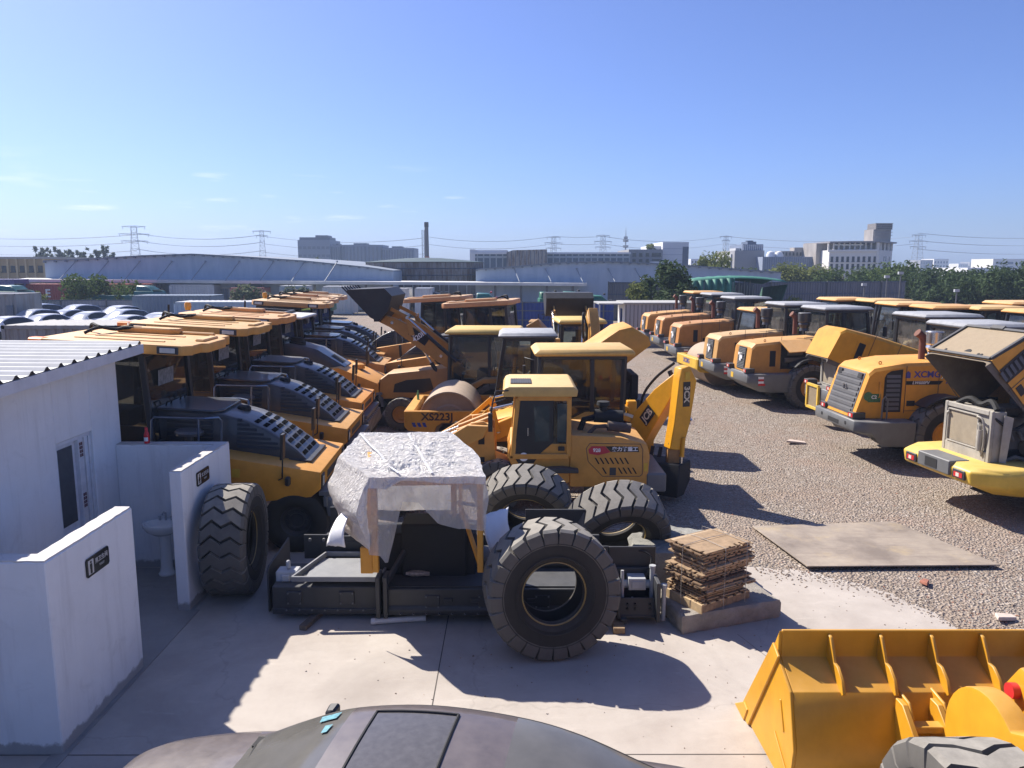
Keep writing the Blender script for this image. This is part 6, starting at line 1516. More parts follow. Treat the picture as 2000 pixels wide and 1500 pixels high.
# two long gable ended warehouses with a shared awning
GAB = sheet_mat('pale_blue_gable', (.34, .41, .50), (.43, .50, .58), 1.2)
GABR = plain('gable_trim', (.20, .23, .27), .6)
def gable(label, pts, Y, zb, dep, braces, tilt):
    x0 = fx(pts[0][0], Y); t = thing('warehouse', label, 'warehouse', (x0, Y, 0))
    P = [(fx(a, Y)-x0, fz(b, Y)) for a, b in pts]
    m = MB(); m.prism(P+[(P[-1][0], 0), (P[0][0], 0)], 0, dep); 
    obj('gable_wall', m, GAB, t)
    m = MB()
    for (xa, za), (xb, zb_) in zip(P, P[1:]):
        m.prism([(xa, za), (xb, zb_), (xb, zb_+.12), (xa, za+.12)], -.25, dep+.2)
        k = max(1, int((xb-xa)/.95))
        for i in range(k): f = i/k; x = xa+(xb-xa)*f; z = za+(zb_-za)*f; m.box(x, x+.22, -.3, -.0, z-.13, z)
    obj('roof', m, GABR, t)
    for px in braces:
        x = fx(px, Y)-x0; zt_ = fz(518+tilt[1], Y); m = MB(); m.tube([(x, -.05, zt_+.35), (x-tilt[0], -1.9, zb+.1)], .05, 6); m.cyl((x, -.12, zt_+.4), (x, -.0, zt_+.4), .1, 8); obj('awning_stay', m, PYL, t)
    return t, x0
t, x0 = gable('long pale blue gable warehouse at the left with awning stays', [(98, 511), (180, 507.5), (290, 501), (385, 498), (480, 503), (600, 511), (720, 523), (770, 530)], 84, 3.0, 40, (158, 221, 282, 344, 409, 474, 540, 600, 663), (1.0, 0))
t2, x02 = gable('pale blue gable warehouse at the right behind the grey fence', [(930, 527), (1000, 522), (1090, 514.5), (1175, 511.5), (1260, 515), (1360, 521), (1440, 527), (1520, 533)], 84, 3.0, 40, (1005, 1065, 1125, 1186, 1238), (-.5, 14))
AW = plain('awning_white', (.60, .60, .58), .6, scale=.6, var=.15)
aw = thing('awning', 'long white edged awning running along the foot of both warehouses', 'awning', (fx(40, 82), 82, 0)); xa = fx(40, 82)
m = MB(); n = 30
m.loft([[(fx(40+1105*i/n, 82)-xa, y, fz(546+8*i/n, 82)+z) for i in range(n+1)] for y, z in ((0, -.22), (0, .08), (2.0, .16), (2.0, -.05), (0, -.22))], closed=False); obj('awning_roof', m, AW, aw)
m = MB(); m.box(0, fx(1185, 82)-xa, 6, 6.2, 0, 3.0); obj('back_wall', m, plain('shade_toned_back_wall', (.10, .10, .11), .8, scale=.5, var=.4), aw)  # shade of the open space under the awning put into the wall colour
for i in range(22):
    x = (fx(60, 82)-xa)+i*2.75; m = MB(); m.box(x-.12, x+.12, .4, .65, 0, 2.75); obj('post', m, GRY, aw)
m = MB()
for i in range(60):
    x = i*1.02+.3; m.box(x, x+.06, 5.9, 6.0, .2, 2.7)
    if i % 3: m.box(x, x+1.0, 5.92, 5.98, .9+.3*(i % 4), .96+.3*(i % 4))
obj('rack', m, LGT, aw)
m = MB(); a = fx(660, 90); b = fx(725, 90)
t = thing('cross_gable_shed', 'small blue shed with white A frame braces between warehouse and rusty tank', 'shed', (fx(668, 86), 86, 0)); m.box(0, fx(728, 86)-fx(668, 86), .0, 8, 0, fz(528, 86)); obj('wall', m, GAB, t); m = MB(); m.prism([(-.1, fz(523, 86)), (3.5, fz(529, 86)), (3.5, fz(531, 86)), (-.1, fz(526, 86))], -.4, 8.3); obj('roof', m, plain('blue_roof', (.10, .16, .28), .5), t)
m = MB()
for x in (.2, 1.3, 1.6, 2.7): m.bar((x, -.2, fz(547, 86)), (x+.45*(1 if x in (.2, 1.6) else -1), -.2, fz(531, 86)), .12)
obj('brace', m, WHT, t)
# yellow walled block far left
t, w_, z = block('yellow_block', 'long ochre block with dark windows at the far left edge', -60, 98, 130, 506, 20, plain('ochre_render', (.42, .30, .16), .8), None, plain('pale_roof', (.4, .37, .33), .7))
windows(t, -w_/2, w_/2, 9, 1, fz(535, 130), fz(515, 130), .5, .6)
m = MB()
for i in range(10): x = -w_/2+w_*i/9; m.box(x-.15, x+.15, -.3, 0, 2, z)
obj('pilaster', m, plain('ochre_light', (.52, .40, .22), .8), t)
# glass hall with rusty box
Y = 150
t, w_, z = block('glass_hall', 'long low glass hall with white roof edge and a rusty box volume', 921, 1226, Y, 497, 25, WINB)
m = MB(); m.box(-w_/2-.2, w_/2+.2, -.5, 25, z, z+.35); m.box(-w_/2-.2, -w_/2+.8, -.4, 3, 0, z+.9); m.box(-w_/2+.8, -w_/2+7, 0, 8, z, z+.8); obj('roof', m, BW, t)
m = MB()
for i in range(26): x = -w_/2+w_*i/25; m.box(x-.12, x+.12, -.2, .05, 0, z)
m.box(-w_/2, w_/2, -.22, .0, z-.75, z-.35); obj('mullion', m, plain('mullion_grey', (.30, .35, .40), .5), t)
m = MB(); m.prism([(fx(990, Y)-fx(1073.5, Y), 0), (fx(1066, Y)-fx(1073.5, Y), 0), (fx(1066, Y)-fx(1073.5, Y), fz(488.5, Y)), (fx(1002, Y)-fx(1073.5, Y), fz(490, Y)), (fx(990, Y)-fx(1073.5, Y), fz(494, Y))], -3, 6); rb = obj('rusty_box', m, sheet_mat('rust_streak_sheet', (.30, .27, .24), (.40, .37, .34), 2, (.12, .07, .045), .8), t)
m = MB()
for i in range(11): x = fx(992+7.2*i, Y)-fx(1073.5, Y); m.box(x-.06, x+.06, -3.1, -3, 0, fz(490.5, Y)-.1)
obj('sheet_seam', m, BGD, rb, smooth=0)
# grey office with white block
Y = 170
t, w_, z = block('grey_office', 'dark grey office block with a terrace and planted roof', 1225, 1290, Y, 488, 18, BGR, None)
windows(t, -w_*.44, w_*.15, 3, 2, fz(515, Y), fz(492, Y), .5, .5); windows(t, w_*.15, w_*.49, 1, 2, fz(515, Y), fz(492, Y), .8, .55)
m = MB(); m.box(w_*.12, w_*.5, -1.2, 0, z-3.6, z-2.6); obj('balcony', m, BW, t)
tree('small shrub growing on the roof terrace of the grey office', (fx(1266, 174), 174, fz(488, 174)-.1), 1.4, 1.6, LEAFY, 200, .35, None, .1, seed=77, name='roof_shrub', cat='shrub')
t, w_, z = block('white_block', 'tall white panelled block right of the grey office', 1290, 1340, 172, 474, 20, BW, None); m = MB(); m.box(w_*.27, w_*.5, -.06, .1, 3, z-1); obj('dark_strip', m, BGD, t); m = MB()  # dark blue grey strip over part of the white wall
for i in range(6): m.box(-w_/2, w_*.27, -.02, .01, 2+i*1.3, 2.05+i*1.3)
obj('panel_joint', m, BG, t)
m = MB(); m.box(-w_*1.0, -w_*.5, 2, 12, 0, z-.8); obj('rear_wing', m, BW, t)
t, w_, z = block('white_block', 'small white far block with dark strips above the right warehouse', 1345, 1376, 330, 506, 12, BW, (5, 2, 4, 7.4, .4, .5))
# laboratory block and blue hall
Y = 180
t, w_, z = block('laboratory_block', 'grey laboratory block with dark plant room on its roof', 1429, 1486, Y, 490, 16, BGR)
m = MB(); m.box(-w_*.55, -w_*.1, 2, 12, 0, z-.8); m.box(-w_*.35, -w_*.12, 3, 8, z-.8, z+.6); obj('side_wing', m, plain('pale_grey_render', (.42, .43, .45), .8), t)
m = MB(); m.box(-w_*.2, w_*.5, 1, 12, z, fz(478, Y)); up = obj('upper_storey', m, BG, t); m = MB()
for i in range(10): x = -w_*.18+w_*.068*i; m.box(x, x+.2, .85, 1, z+.1, fz(479, Y))
obj('facade_fin', m, BW, up, smooth=0)
m = MB(); m.box(w_*.05, w_*.35, 3, 8, fz(478, Y), fz(472.5, Y)); m.box(-w_*.25, -w_*.05, 2, 6, z, z+.5); m.cyl((w_*.2, 5, fz(473, Y)), (w_*.2, 5, fz(470, Y)), .9, 14); obj('plant_room', m, BGD, t)
BLH = sheet_mat('blue_panel', (.22, .26, .34), (.28, .32, .41), 1.5)
t, w_, z = block('blue_hall', 'long blue panelled hall with white domes left of the white arcade building', 1484, 1626, 175, 502, 14, BLH, None)
m = MB()
for i in range(34): x = -w_/2+w_*i/33; m.box(x-.09, x+.09, -.12, 0, 0, z)
obj('panel_rib', m, BG, t, smooth=0)
for k in range(2):
    m = MB(); m.lathe([(1.0, 0), (1.0, .5), (.7, 1.1), (0, 1.4)], (-w_*.32+k*1.9, 4, z), 'z', 18); obj('dome', m, BW, t)
m = MB(); m.box(-w_*.14, w_*.48, 6, 10, z, z+1.4); m.box(w_*.05, w_*.18, 6, 9, z+1.4, z+2.2); at_ = obj('attic', m, CONR, t); m = MB()
for i in range(12): x = -w_*.12+w_*.05*i; m.box(x, x+.35, 5.9, 6.02, z+.35, z+1.1)
obj('attic_window', m, WIN, at_, smooth=0)
# white arcade building with tower
Y = 165; t = thing('white_building', 'white office building with open roof terrace, canopy and tall concrete tower', 'building', (fx(1625, Y), Y, 0), 0); X = lambda px: fx(px, Y)-fx(1625, Y)
z = fz(489, Y); zc = fz(472, Y)
wd_ = X(1704)-X(1624)
m = MB(); m.prism([(X(1624), 3.5), (X(1704), 0), (X(1772), 9), (X(1772), 22), (X(1624), 18)], 0, z, 'z'); obj('wall', m, CRM, t)
f0 = Vector((X(1624), 3.5)); f1 = Vector((X(1704), 0)); dr_ = (f1-f0).normalized(); ang = math.atan2(dr_.y, dr_.x)
def on_front(m): m.T = Matrix.Translation((f0.x, f0.y, 0)) @ Matrix.Rotation(ang, 4, 'Z'); return m
Ln = (f1-f0).length
for r in range(3):
    for c in range(9):
        m = on_front(MB()); x = Ln*(c+.32)/9; zz = z-2.4-1.55*r-(.0); m.box(x, x+.52, -.06, .03, zz, zz+1.05); m.box(x-.08, x+.6, -.14, 0, zz-.12, zz); obj('window', m, WIN, t, smooth=0)
s0 = f1; s1 = Vector((X(1772), 9)); ang2 = math.atan2((s1-s0).y, (s1-s0).x); L2 = (s1-s0).length
for (f, zz) in ((.42, z-2.3), (.55, z-2.3), (.80, z-2.3), (.42, z-4.4), (.55, z-4.4)):
    m = MB(); m.T = Matrix.Translation((s0.x, s0.y, 0)) @ Matrix.Rotation(ang2, 4, 'Z'); m.box(L2*f, L2*f+.7, -.06, .02, zz, zz+1.0); obj('window', m, WIN, t, smooth=0)
m = on_front(MB()); m.box(-.3, Ln+.2, -.3, .1, z-.35, z+.12); m.box(-.2, Ln+.1, -.2, .1, z-2.65, z-2.55); obj('cornice', m, CRM, t, bev=.03)
m = MB()
for i in range(10):
    p = f0.lerp(f1, i/9); m.box(p.x-.14, p.x+.14, p.y+.5, p.y+.78, z, zc-.2)
for i in range(1, 5):
    p = s0.lerp(s1, i/4); m.box(p.x-.2, p.x+.2, p.y+.3, p.y+.7, z, zc-.2)
m.box(f0.x, s1.x-2, 10, 14, z, zc-.6); m.box(X(1704)-.25, X(1704)+.25, -.2, .3, 0, zc); obj('terrace_post', m, CRM, t)
m = MB(); m.prism([(X(1622), 3), (X(1704), -.8), (X(1778), 8.5), (X(1778), 20), (X(1622), 18)], zc-.3, zc, 'z'); obj('canopy_roof', m, plain('canopy_grey', (.22, .21, .22), .7), t)
m = MB(); m.box(X(1614), X(1650), 8, 16, 0, z+1.6); obj('stair_block', m, CONR, t)
m = MB(); m.box(X(1733), X(1769), 9.5, 14, 0, fz(446, Y)); tw = obj('tower', m, CONR, t)
m = MB(); m.box(X(1737), X(1770), 9.3, 13.6, fz(446, Y), fz(434, Y)); m.box(X(1734), X(1770), 9.2, 14.2, fz(446.5, Y), fz(445.5, Y)); obj('tower_head', m, plain('scaffold_grey', (.16, .15, .15), .8, scale=3, var=.5), tw)
m = MB()
for zz in (434.5, 438, 442, 446, 452, 458): m.box(X(1734), X(1770), 9.0, 9.2, fz(zz, Y)-.06, fz(zz, Y)+.06)
obj('floor_band', m, BGR, tw, smooth=0)
# hazy far blocks
for i, (a, b, Y, tp, mt, lab) in enumerate(((1788, 1812, 620, 508, BGR, 'hazy grey far block just right of the pylon'), (1814, 1842, 640, 506, CRM, 'hazy pale far block second from the pylon'), (1862, 1880, 900, 515, CRM, 'faint low far block right of the hazy pair'), (1884, 1900, 900, 512, BGR, 'faint far block, taller one of the distant skyline'), (1903, 1925, 900, 517, CRM, 'faint pale far block next to the white low hall'), (1928, 2040, 420, 506, CRM, 'wide pale far hall at the right picture edge'), (1880, 1990, 260, 523, BW, 'low white roofed hall above the dark trees at right'), (560, 586, 800, 514, BGR, 'faint far block left of the blue grey office'))):
    t, w_, z = block('far_block', lab, a, b, Y, tp, 20, mt, None); windows(t, -w_/2, w_/2, 5, 2, 3, z-1, .5, .5, BGD)
# ---------------------------------------------------------------- fences, sheds, containers, trucks in the middle distance
FEN = sheet_mat('dark_fence_sheet', (.13, .135, .155), (.17, .175, .20), 3)
def fence(label, a, b, h, mat, seg=3.0, rib=.25, name='fence', rails=True, lamp=0):
    a = Vector((*a, 0)); b = Vector((*b, 0)); d = b-a; L_ = d.length; t = thing(name, label, 'fence', a, math.degrees(math.atan2(d.y, d.x)))
    n = int(L_/rib); P = []
    for i in range(n): P += [(i*rib, 0), (i*rib+rib*.35, 0), (i*rib+rib*.5, -.04), (i*rib+rib*.85, -.04)]
    P.append((L_, 0)); m = MB(); m.loft([[(x, y, 0) for x, y in P], [(x, y, h) for x, y in P]], closed=False); obj('sheet_panel', m, mat, t, smooth=0, fix=False)
    m = MB()
    for z in (.08, h*.35, h*.68, h-.05) if rails else (h-.05,): m.box(0, L_, -.10, -.045, z-.04, z+.04)
    obj('rail', m, BGD, t)
    for i in range(int(L_/seg)+1):
        m = MB(); m.box(i*seg-.05, i*seg+.05, -.16, -.06, 0, h+.05); obj('post', m, GRY, t)
    return t
fence('tall dark grey corrugated fence across the back of the yard', (12.0, 66), (36.0, 71), 3.35, FEN, 5.5)
fence('dark grey corrugated fence stretch behind the site hut', (8.4, 67.5), (14.5, 66.4), 3.35, FEN, 3)
hf = fence('blue hoarding fence behind the raised bucket backhoe', (-5.2, 58), (7.5, 57), 2.1, plain('hoarding_blue', (.015, .045, .22), .5, scale=1, var=.2), 3, .3)
text('177', .75, plain('stencil_dark', (.01, .015, .06), .6), None, (2.35, 57.33, .92), (R(90), 0, R(-4.5)))
tx = col.objects[-1]; tx.name = 'stencilled_number'; tx.parent = hf; tx.matrix_parent_inverse = (Matrix.Translation(hf.location) @ Matrix.Rotation(hf.rotation_euler.z, 4, 'Z')).inverted()
fence('grey sheet wall behind the parked cars', (-44, 68.5), (-25.5, 69), 1.75, sheet_mat('grey_sheet', (.24, .26, .30), (.30, .32, .36), 2), 4, .3)
for i, (px, Y, h, lab) in enumerate(((1026+657, 60, 3.4, 'thin lamp pole in front of the fence, left one'), (1726, 60, 4.0, 'thin lamp pole in front of the fence, second'), (1752, 58, 4.3, 'bare pole in front of the fence near its right end'), (1468+395, 58, 3.0, 'thin lamp pole before the dark trees'))):
    t = thing('lamp_pole', lab, 'lamp pole', (fx(px, Y), Y, 0)); m = MB(); m.cyl((0, 0, 0), (0, 0, h-.15), .05, 8); obj('pole', m, GRY, t); m = MB(); m.box(-.2, .15, -.1, .1, h-.2, h); obj('lamp_head', m, LGT, t)
# green canvas shed
t = thing('canvas_shed', 'green canvas push-pull shed on thin posts with a scalloped curtain', 'shed', (13.9, 60, 0)); GC = plain('green_canvas', (.05, .20, .14), .7, scale=2, var=.35); GCD = plain('dark_green_canvas', (.025, .085, .065), .7, scale=2, var=.35)
m = MB(); n = 18; rows = []
for i in range(n+1):
    f = i/n; x = 7.4*f; zz = 3.55+.42*math.sin(PI*f*.8)-.3*f
    rows.append([(x, 0, zz), (x+.1, 1.5, zz+.16), (x+.2, 4, zz+.1+.05*(i % 2)), (x+.3, 7, zz-.3)])
m.loft(rows, closed=False); o = obj('canvas_roof', m, GC, t); s = o.modifiers.new('thick', 'SOLIDIFY'); s.thickness = .04
m = MB(); rows = []
for i in range(49):
    f = i/48; x = 3.3*f; sc_ = abs(math.sin(f*PI*6)); rows.append([(x, -.05-.12*math.sin(f*PI*12), 3.55+.42*math.sin(PI*x/7.4*.8)-.3*x/7.4), (x, -.12-.2*math.sin(f*PI*12), 2.9), (x+.05, -.1-.22*math.sin(f*PI*12+.5), 2.35-.25*sc_-.35*f)])
m.loft(rows, closed=False); o = obj('canvas_curtain', m, GC, t); s = o.modifiers.new('thick', 'SOLIDIFY'); s.thickness = .03
m = MB(); m.slab([(7.4, 0, 3.3), (7.7, 7, 2.9), (7.3, 7, 1.4), (6.9, 0, 1.6)], .04); obj('canvas_end', m, GCD, t)
m = MB()
for i in range(11): x = .05+.45*i; m.cyl((x if i < 8 else x+1.5, 0 if i < 8 else 5, 0), (x if i < 8 else x+1.5, 0 if i < 8 else 5, 3.5), .03, 6)
for i in range(6): m.tube([(4+.55*i, 6.5, 1.5), (4.3+.5*i, 6.5, 3.1)], .04, 5)
obj('post', m, LGT, t)
for i, x in enumerate((18.9, 19.35, 19.8, 20.25, 20.7, 21.15)):
    m = MB(); m.T = Matrix.Translation((x-.2, 58.2, 1.0)); m.prism([(0, -1.0), (.4, -1.0), (.42, .75+.08*math.sin(i*2)), (.02, .8)], 0, .12)
    tag(obj('pale_slab', m, plain('pale_board', (.55, .54, .50), .8)), 'upright white board leaning in the row under the canvas shed', 'board', 'white boards under the canvas shed')
def container(label, px0, px1, Y, top, dep, mat, name='shipping_container', rot=0, roofm=None, grp=None):
    x0, x1 = fx(px0, Y), fx(px1, Y); z = fz(top, Y); w_ = x1-x0; t = thing(name, label, 'container', (x0, Y, 0), rot, grp)
    n = int(w_/.28); P = []
    for i in range(n): P += [(i*.28+.06, .04), (i*.28+.10, .0), (i*.28+.20, .0), (i*.28+.24, .04)]
    m = MB(); m.loft([[(x, y, .15) for x, y in P], [(x, y, z-.1) for x, y in P]], closed=False); m.box(.0, w_, .06, dep, .1, z-.06); obj('side_wall', m, mat, t, smooth=0, fix=False)
    m = MB()
    for a in (0, w_-.1): m.box(a, a+.12, -.03, .1, 0, z); m.box(a, a+.12, dep-.1, dep+.03, 0, z)
    m.box(0, w_, -.03, .08, z-.12, z); m.box(0, w_, -.03, .08, .05, .18); obj('corner_frame', m, mat, t, bev=.01)
    m = MB(); m.loft([[(w_*i/40, y, z-.02+(.03 if i % 2 else 0)) for i in range(41)] for y in (-.01, dep)], closed=False); obj('roof', m, roofm or mat, t, smooth=0, fix=False)
    return t, w_, z
GSH = sheet_mat('grey_container', (.20, .21, .225), (.26, .27, .285), 2, (.17, .15, .14)); LBL = sheet_mat('light_blue_container', (.33, .43, .52), (.38, .48, .57), 2); SLB = sheet_mat('slate_blue_container', (.17, .215, .265), (.20, .245, .30), 2); RDC = sheet_mat('red_container', (.30, .055, .05), (.36, .075, .065), 2); WHC = sheet_mat('white_container', (.56, .56, .55), (.63, .63, .62), 2); PKC = sheet_mat('pale_red_container', (.36, .14, .13), (.42, .18, .16), 2)
GRF = paint('grey_roof_sheet', (.40, .40, .39), rough=.5, dust=.5, dustc=(.42, .40, .36))
container('long grey container beside the nearest canopies, with dusty ribbed roof', 2, 392, 23.5, 634, 2.5, GSH, roofm=GRF)
container('slate blue container behind the parked cars', 262, 416, 62, 576, 2.6, SLB)
container('light blue container beyond the yellow canopies', 342, 560, 52, 588.5, 2.5, LBL, roofm=WHC)
t, w_, z = container('red container with a white letter behind the feathery tree', 58, 290, 80, 554, 2.5, RDC)
text('E', 1.15, WHT, t, (w_*.18, -.05, 1.9), FY0, bold=.03)
container('long white container behind the slate blue one', 335, 422, 82, 555, 2.5, WHC)
container('pale white box left of the pink container, hazed by dust', 425, 452, 84, 560.5, 2.5, WHC)
container('faded pink container hazed by dust beyond the pale shrub', 453, 517, 81, 561, 2.5, PKC)
container('white box truck body left of the raised bucket', 549, 600, 78, 557.5, 2.5, WHC)
container('pinkish white box body behind the raised bucket', 632, 690, 76, 558.5, 2.5, WHC)
container('ribbed cream box right of the raised bucket', 772, 800, 72, 562.5, 2.5, CRM)
container('white box body standing under the round tank', 811, 844, 72, 562, 2.5, WHC)
container('purple blue container at the far left under the awning', -70, 34, 78, 545, 2.5, sheet_mat('indigo_container', (.09, .09, .22), (.12, .12, .27), 2))
container('long pale box between indigo and red containers under the awning', 36, 160, 84.2, 546, 2.5, sheet_mat('beige_container', (.36, .34, .30), (.42, .40, .36), 2))
# guard house at left and grey cabin in the middle
t, w_, z = container('small grey guard cabin behind the parked cars at the left edge', -60, 36, 56, 573, 3, GSH, 'guard_cabin')
m = MB(); m.box(w_*.49, w_*.64, -.06, .02, .1, 1.9); obj('door', m, SEAT, t); m = MB(); m.box(w_*.80, w_*.93, -.06, .02, 1.0, 1.9); obj('window', m, WINB, t)
Y = 46; t = thing('site_cabin', 'grey white site cabin with a side window in the middle of the yard', 'cabin', (fx(1221, Y), Y, 0), 0); z = fz(592, Y)
m = MB(); m.box(0, fx(1420, Y)-fx(1221, Y), 0, 3.0, 0, z); obj('wall', m, sheet_mat('cabin_panel', (.34, .34, .36), (.40, .40, .42), 2.2), t)
m = MB()
for i in range(26): m.box(.02+.235*i, .06+.235*i, -.012, 0, .1, z-.05)
obj('panel_rib', m, GRY, t, smooth=0)
m = MB(); m.box(-.002, .004, 0, 3.0, 0, z); m.slab([(-.02, .02, .0), (-.02, 2.98, .0), (-.02, 2.98, z), (-.02, .02, z)], .02); e = obj('end_wall', m, CRM, t)
m = MB(); m.box(-.06, -.01, 1.0, 1.8, 1.0, z-.35); obj('window', m, WIN, e)
m = MB(); m.box(-.15, fx(1420, Y)-fx(1221, Y), -.15, 3.1, z, z+.07); m.box(-1.6, -.15, 0, 3.0, z-.05, z+.02); obj('roof', m, GRF, t)
m = MB()
for y in (0, 2.9): m.box(-1.58, -1.5, y, y+.08, 0, z)
obj('porch_post', m, LGT, t)
container('dark flat box roof at the back right of the gravel lane', 1424, 1596, 40, 603, 2.6, plain('charcoal_sheet', (.03, .032, .037), .6, scale=2), 'dark_container', roofm=paint('dusty_brown_roof', (.22, .19, .16), dust=.6, dustc=(.36, .31, .25)))
# trucks: cab with roof fairing, body
TGR = plain('truck_green', (.03, .14, .08), .4); TTL = plain('truck_teal', (.03, .13, .13), .4); TLM = plain('truck_lime', (.32, .45, .06), .5)
def truck(label, px, Y, top, mat, hw=1.2, light=False):
    t = thing('truck', label, 'truck', (fx(px, Y), Y, 0), 180+rnd.uniform(-6, 6), 'lorries parked beyond the fence'); z = fz(top, Y)
    m = MB(); m.prism([(0, .7), (0, z-.75), (.25, z-.5), (2.0, z-.5), (2.0, .7)], -hw, hw); obj('truck_cab', m, mat, t, bev=.08, seg=2)
    m = MB(); m.loft([[(.35, -hw*.8, z-.5), (1.9, -hw*.8, z-.5), (1.9, hw*.8, z-.5), (.35, hw*.8, z-.5)], [(.9, -hw*.65, z-.05), (1.9, -hw*.7, z), (1.9, hw*.7, z), (.9, hw*.65, z-.05)]]); obj('roof_fairing', m, mat, t, bev=.06)
    m = MB(); m.prism([(-.02, 1.3), (-.02, z-.85), (.22, z-.58), (.25, z-.6), (.02, z-.9), (.02, 1.3)], -hw*.85, hw*.85); m.box(.5, 1.4, -hw-.02, hw+.02, 1.4, z-.75); obj('truck_window', m, WIN, t)
    m = MB(); m.box(.1, .3, -hw*.75, hw*.75, z-.45, z-.38); m.box(.6, .75, -.5, .5, z, z+.12); obj('light_bar', m, SEAT if not light else RED, t)
    m = MB(); m.box(2.2, 6.5, -hw, hw, .9, z-.9); obj('truck_body', m, mat, t, bev=.03)
    for x in (.8, 4.5, 5.7):
        for s in (-1, 1): m = MB(); m.cyl((x, s*(hw-.3), .5), (x, s*hw, .5), .5, 20); obj('wheel', m, RUB, t)
    return t
for px, Y, top, mt, lab, lg in ((616, 70, 570, TTL, 'dark green lorry roof behind the row of yellow canopies', 0), (655, 71, 572, TGR, 'second green lorry roof next to the raised bucket teeth', 0), (975, 66, 571, TTL, 'teal lorry with a red roof light behind the yellow cabs', 1), (1100, 62, 569, TGR, 'bright green lorry with rolled tarpaulin above the raised black bucket', 0), (1145, 63, 568, TGR, 'green lorry right of the rolled tarpaulin', 0), (1196, 60, 575, TGR, 'green lorry beside the roof of the site cabin', 0), (60, 66, 556, TTL, 'pale teal lorry behind the guard cabin', 0), (318, 74, 557, TTL, 'teal lorry cab with windows behind the slate blue container', 0), (1020, 63, 583, TLM, 'lime and white lorry behind the blue hoarding', 0), (872, 74, 569, plain('truck_dark', (.05, .05, .055), .5), 'dark lorry below the round tank', 0)):
    truck(lab, px, Y, top, mt, 1.2, lg)
for px, Y, nm in ((1085, 61.4, 'green rolled tarpaulin lying on the lorry above the black bucket'),):
    m = MB(); m.cyl((fx(1068, Y), Y, fz(580, Y)), (fx(1092, Y), Y, fz(580, Y)), .42, 16); tag(obj('rolled_tarpaulin', m, plain('tarp_green', (.06, .20, .11), .6, scale=6, var=.4)), nm, 'tarpaulin')
# a beige tarpaulin heap behind the right machines
m = MB(); m.loft([[(x, y, z) for x, y, z in r] for r in ([(15.0, 36, 0), (15.0, 36, 1.9), (15.6, 38, 2.6), (16.2, 39, 0)], [(17.4, 36, 0), (17.4, 36, 2.5), (17.2, 38, 3.0), (17.8, 39, 0)])]); tag(obj('tarpaulin_heap', m, plain('tarp_beige', (.42, .31, .22), .8, scale=2, var=.3), bev=.15, seg=2), 'beige tarpaulin draped over a heap behind the black cabs', 'tarpaulin')
# parked cars
SIL = plain('car_silver', (.58, .60, .63), .22, .3, var=.03); CWH = plain('car_white', (.70, .70, .72), .2, var=.02); CBL = plain('car_grey_blue', (.36, .40, .47), .25, .3, var=.03); CBK = plain('car_dark', (.03, .03, .035), .2, var=.03)
plain('car_glass', (.02, .024, .03), .06)
CARS = [(78, 592.5, CBL, 60, .25, 'grey blue car nearest the guard cabin in the back row'), (152, 594, SIL, 60, .28, 'silver hatchback in the middle of the back row'), (232, 596, CWH, 60, .30, 'white tall car at the right end of the back row'), (66, 603, CBL, 53, .2, 'blue grey car in the second row left of the silver ones'), (130, 603.5, SIL, 53, .0, 'silver saloon in the second row behind the white saloon'), (172, 607.5, CWH, 50, .0, 'white saloon in the middle of the front row'), (240, 603, SIL, 53, .25, 'silver car with glinting windscreen in the second row'), (18, 605, CWH, 52, .0, 'white car at the left edge with dark windows'), (10, 617, CWH, 47, .0, 'white saloon nearest the left edge of the car park'), (86, 612, CWH, 48, .0, 'white saloon just behind the long grey container'), (244, 614.5, CWH, 48, .0, 'white roofed car directly behind the grey container roof'), (310, 609.5, CWH, 50, .0, 'white saloon at the right end of the front row'), (318, 615, CWH, 47, .0, 'low white car right of the front row beside the light blue container'), (2, 665, CWH, 30, .0, 'white car cut by the left picture edge near the grey container'), (6, 700, CBK, 26, .0, 'black car cut by the left picture edge beside the grey container')]
CACHE = {}
for px, top, mt, Y, suv, lab in CARS:
    X_ = fx(px, Y); zt_ = 1.43+suv*.9; key = (mt.name, suv)
    Yc = (4.7-zt_)*1503/(top-520); rz = 255+rnd.uniform(-4, 4); X_ = fx(px, Yc)
    if key not in CACHE: CACHE[key] = car(lab, mt, (X_, Yc, 0), rz, 'cars in the car park behind the container', suv=suv)[0]
    else: dup(CACHE[key], (X_, Yc, 0), rz, lab)
# ---------------------------------------------------------------- row of tyred rollers on the left
GRP = 'yellow road rollers parked in a row on the left'
def at_front(o, X, Y, yaw, lx, ly):
    """place a thing so that its local point (lx, ly) stands at world (X, Y)"""
    a = R(yaw); o.location = (X-lx*math.cos(a)+ly*math.sin(a), Y-lx*math.sin(a)-ly*math.cos(a), 0); o.rotation_euler = (0, 0, a)
r1, c1 = tyred_roller('nearest yellow tyred roller beside the white hut, big black ribbed hood', GRP)
FR = [(-3.14, 12.16, 0), (-3.42, 15.54, 0), (-3.72, 18.60, 0), (-3.95, 22.19, 0), (-4.35, 25.9, 0), (-4.9, 29.1, 0), (-5.2, 32.0, 0)]
at_front(r1, *FR[0][:2], 2, 2.45, -1.05)
rest = [None, 'second tyred roller from the hut, front mirrors beside its black hood', 'third tyred roller from the hut with an amber beacon', None, 'fifth yellow roller in the left row, right behind the flat grey roof', 'sixth yellow roller in the left row, last but one', 'farthest yellow roller of the left row, nearest the raised bucket']
rollers = [r1]
for i in (1, 2, 4, 5, 6):
    d = dup(r1, (0, 0, 0), 0, rest[i]); at_front(d, *FR[i][:2], 2+rnd.uniform(-.6, .6), 2.45, -1.05); rollers.append(d)
s = slim_roller('roller with a flat pale grey roof and bare yellow nose, fourth in the left row', GRP); at_front(s, *FR[3][:2], 2, 2.45, -1.0)
